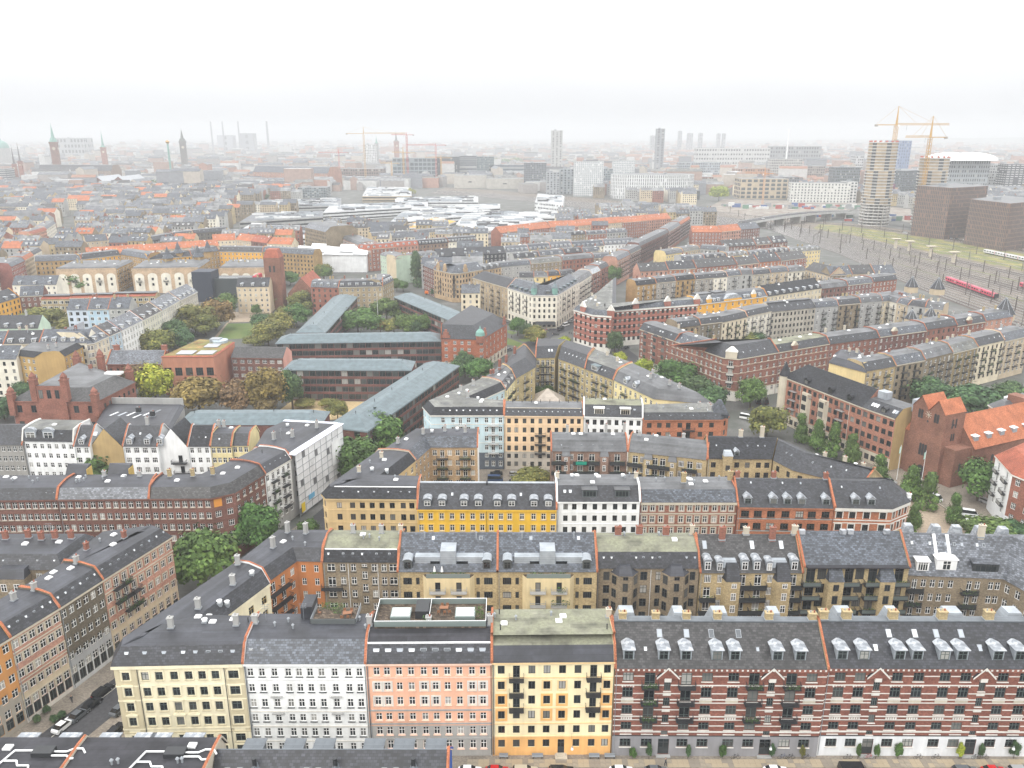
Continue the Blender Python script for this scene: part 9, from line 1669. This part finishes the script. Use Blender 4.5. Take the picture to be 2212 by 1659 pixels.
# people: one skinned body each
def body_mesh(seed, coat, legs):
    R = random.Random(seed); me = bpy.data.meshes.new('body'); s = R.uniform(.12, .22)
    v = [(0, 0, .95), (0, 0, 1.2), (0, 0, 1.42), (0, 0, 1.55), (0, .02, 1.70), (-.10, 0, .90), (-.11, s, .50), (-.11, s*.6, .06), (-.11, s*.6+.14, .03), (.10, 0, .90), (.11, -s, .50), (.11, -s*1.6, .08), (.11, -s*1.6+.14, .05), (-.2, 0, 1.40), (-.26, -.06, 1.12), (-.25, .05, .86), (.2, 0, 1.40), (.26, .06, 1.12), (.25, .12, .86)]
    e = [(0, 1), (1, 2), (2, 3), (3, 4), (0, 5), (5, 6), (6, 7), (7, 8), (0, 9), (9, 10), (10, 11), (11, 12), (2, 13), (13, 14), (14, 15), (2, 16), (16, 17), (17, 18)]
    me.from_pydata(v, e, []); o = bpy.data.objects.new('body', me); COL.objects.link(o); md = o.modifiers.new('skin', 'SKIN'); rad = [.15, .15, .15, .06, .11, .10, .075, .05, .045, .10, .075, .05, .045, .075, .055, .045, .075, .055, .045]
    for k, r in enumerate(rad): me.skin_vertices[0].data[k].radius = (r, r); me.skin_vertices[0].data[k].use_root = k == 0
    o.modifiers.new('sub', 'SUBSURF').levels = 1; bpy.context.view_layer.update(); out = bpy.data.meshes.new_from_object(o.evaluated_get(bpy.context.evaluated_depsgraph_get())); bpy.data.objects.remove(o); out.name = 'body'
    for m in (coat, legs, plain('skin', .45, .28, .2)): out.materials.append(m)
    for p in out.polygons: z = p.center.z; p.material_index = 2 if z > 1.5 else 1 if z < .92 and abs(p.center.x) < .19 else 0
    return out
PM = [body_mesh(1, plain('dark_coat', .03, .032, .04), plain('dark_trousers', .02, .022, .03)), body_mesh(2, plain('light_coat', .42, .40, .36), plain('blue_jeans', .04, .06, .12)), body_mesh(3, plain('red_coat', .35, .04, .04), plain('grey_trousers', .1, .1, .1))]
def person(label, p, k, a=0): t = thing('person', label, 'person', (*p, .0), a, 'people on the streets'); ob('body', PM[k], t); h = MB(); h.cyl(0, .01, 1.72, 1.83, .10, BRWN, 8, .06); h.obj('hair', t)
person('person in a dark coat walking on the left street pavement', (-86.9, 134.3), 0, .4); person('person in dark clothes on the pavement at bottom right', (27.3, 117.6), 0, 1)
for i, (q, k) in enumerate((((32.0, 441.2), 0), ((33.2, 440.7), 0), ((19.6, 449.0), 2), ((21.0, 449.5), 1), ((-0.2, 432.4), 0), ((22.4, 437.4), 1), ((18.4, 446.3), 2))): person('person in %s walking on the plaza, %s of the group' % (('a dark coat', 'a pale coat', 'a red coat')[k], ORD_[i]), q, k, i)
# flagpoles, benches, hanging lamps
for i, q in enumerate(((125.0, 242.4), (130.5, 237.5))):
    t = thing('flagpole', 'white flagpole with a pale green flag before the church, %s one' % ('left' if i == 0 else 'right'), 'flagpole', (*q, 0), 0, 'flagpoles before the church'); b = MB(); b.cyl(0, 0, 0, 12, .10, WMT, 8, .05); b.obj('pole', t); b = MB(); b.face([(0, .02, 11.6), (-.4, .1, 11.2), (-.5, 0, 9.0), (0, .05, 9.2)], plain('flag_cloth', .35, .52, .45)); b.face([(0, .05, 11.6), (-.4, .13, 11.2), (-.5, .03, 9.0), (0, .08, 9.2)][::-1], plain('flag_cloth', .35, .52, .45)); b.obj('flag', t)
q = (-78.2, 463.2); t = thing('flagpole', 'tall white flagpole among the school garden trees', 'flagpole', (*q, 0)); b = MB(); b.cyl(0, 0, 0, 20, .14, WMT, 8, .06); b.obj('pole', t)
for i, (x, w) in enumerate(((1.0, 1.6), (7.1, 2.0), (17.3, 1.9), (20.1, 1.9))):
    t = thing('bench', 'grey wooden bench against the orange house base, %s from the left' % ORD_[i], 'bench', (x-3.5+1, 119.45, 0), 0, 'benches at the orange house'); b = MB(); b.box(-w/2, w/2, -.25, .2, .40, .46, GRM); b.obj('seat', t); b = MB(); b.box(-w/2, w/2, .2, .25, .5, .9, GRM); b.obj('backrest', t)
    for s in (-.4, .4): b = MB(); b.box(s*w-.05, s*w+.05, -.2, .2, 0, .40, RAIL); b.obj('leg', t)
for lab, q, z in (('white hanging lamp before the orange house', (10.6, 117.4), 4.2), ('white hanging lamp before the grey ground floor', (45.6, 117.4), 4.2), ('white hanging lamp before the white ground floor', (88.4, 117.4), 4.2)):
    t = thing('street_lamp', lab, 'lamp', (*q, 0), 0, 'hanging street lamps'); b = MB(); b.cyl(0, 0, z-.5, z-.1, .26, WMT, 10, .16); b.cyl(0, 0, z-.1, z+.2, .10, GRM, 8); b.obj('lamp_shade', t); b = MB(); b.bar((0, 2.4, z+.9), (0, 0, z+.25), .02, RAIL); b.obj('cable', t)
lf = (-57.8, 559.5); t = thing('boom_lift', 'orange boom lift raised against the gabled tan house', 'boom lift', (*lf, 0)); b = MB(); b.box(-3, 3, -1.2, 1.2, .5, 2.2, CARC['orange']); b.obj('base', t); b = MB(); b.bar((1, 0, 2), (12, 4, 12), .35, CY); b.bar((12, 4, 12), (20, 5, 13), .3, CY); b.obj('boom', t); b = MB(); b.box(19.4, 21.4, 4.2, 6, 12.4, 13.8, CRD_); b.obj('basket', t); b = MB()
for x in (-2, 2):
    for y in (-1.2, 1.2): b.cyl(x, y, 0, .9, .5, TYR, 8)
b.obj('wheels', t)
# furniture on the roof decks
dz = p1.z2+.36
def furn(kind, lab, h, x, y, z, a=0): q = h.T(0)[0](x, y, z); o = ob('garden_'+kind, set_mesh(kind), None, (h.o[0]+q[0], h.o[1]+q[1], z), a); tag(o, lab, kind, 'roof terrace furniture')
furn('table', 'brown garden table on the pink house deck', p1, 13.0, 9.6, dz); furn('table', 'brown garden table on the white house roof terrace', w1, 16.6, 8.6, w1.z2+.07, .2)
for i, (x, y, a) in enumerate(((12.1, 8.6, 3.1), (13.2, 8.5, 3.2), (14.1, 8.6, 3.3), (12.6, 10.6, 0), (13.6, 10.6, .1))): furn('chair', 'brown garden chair at the pink house deck table, %s' % ORD_[i], p1, x, y, dz, a)
for i, (x, y, a) in enumerate(((15.8, 7.6, 3.1), (16.9, 7.7, 3.3), (15.9, 9.6, 0), (17.2, 9.6, .2), (11.4, 9.2, 1.4))): furn('chair', 'brown garden chair on the white house terrace, %s' % ORD_[i], w1, x, y, w1.z2+.07, a)
for i, (h, x, y, z) in enumerate(((p1, 19.4, 8.6, dz), (p1, 19.6, 7.2, dz), (p1, 10.3, 5.8, dz), (w1, 14.6, 9.4, w1.z2), (w1, 13.8, 10.6, w1.z2), (w1, 12.2, 10.8, w1.z2), (w1, 15.0, 10.8, w1.z2))): q = h.T(0)[0](x, y, z); o = ob('planter', plant_mesh(1.6, 1.5, i % 5), None, (h.o[0]+q[0], h.o[1]+q[1], z)); tag(o, 'leafy planter on the %s deck, %s of the row' % ('pink house' if h is p1 else 'white house', ORD_[i]), 'planter', 'planters on the roof decks')
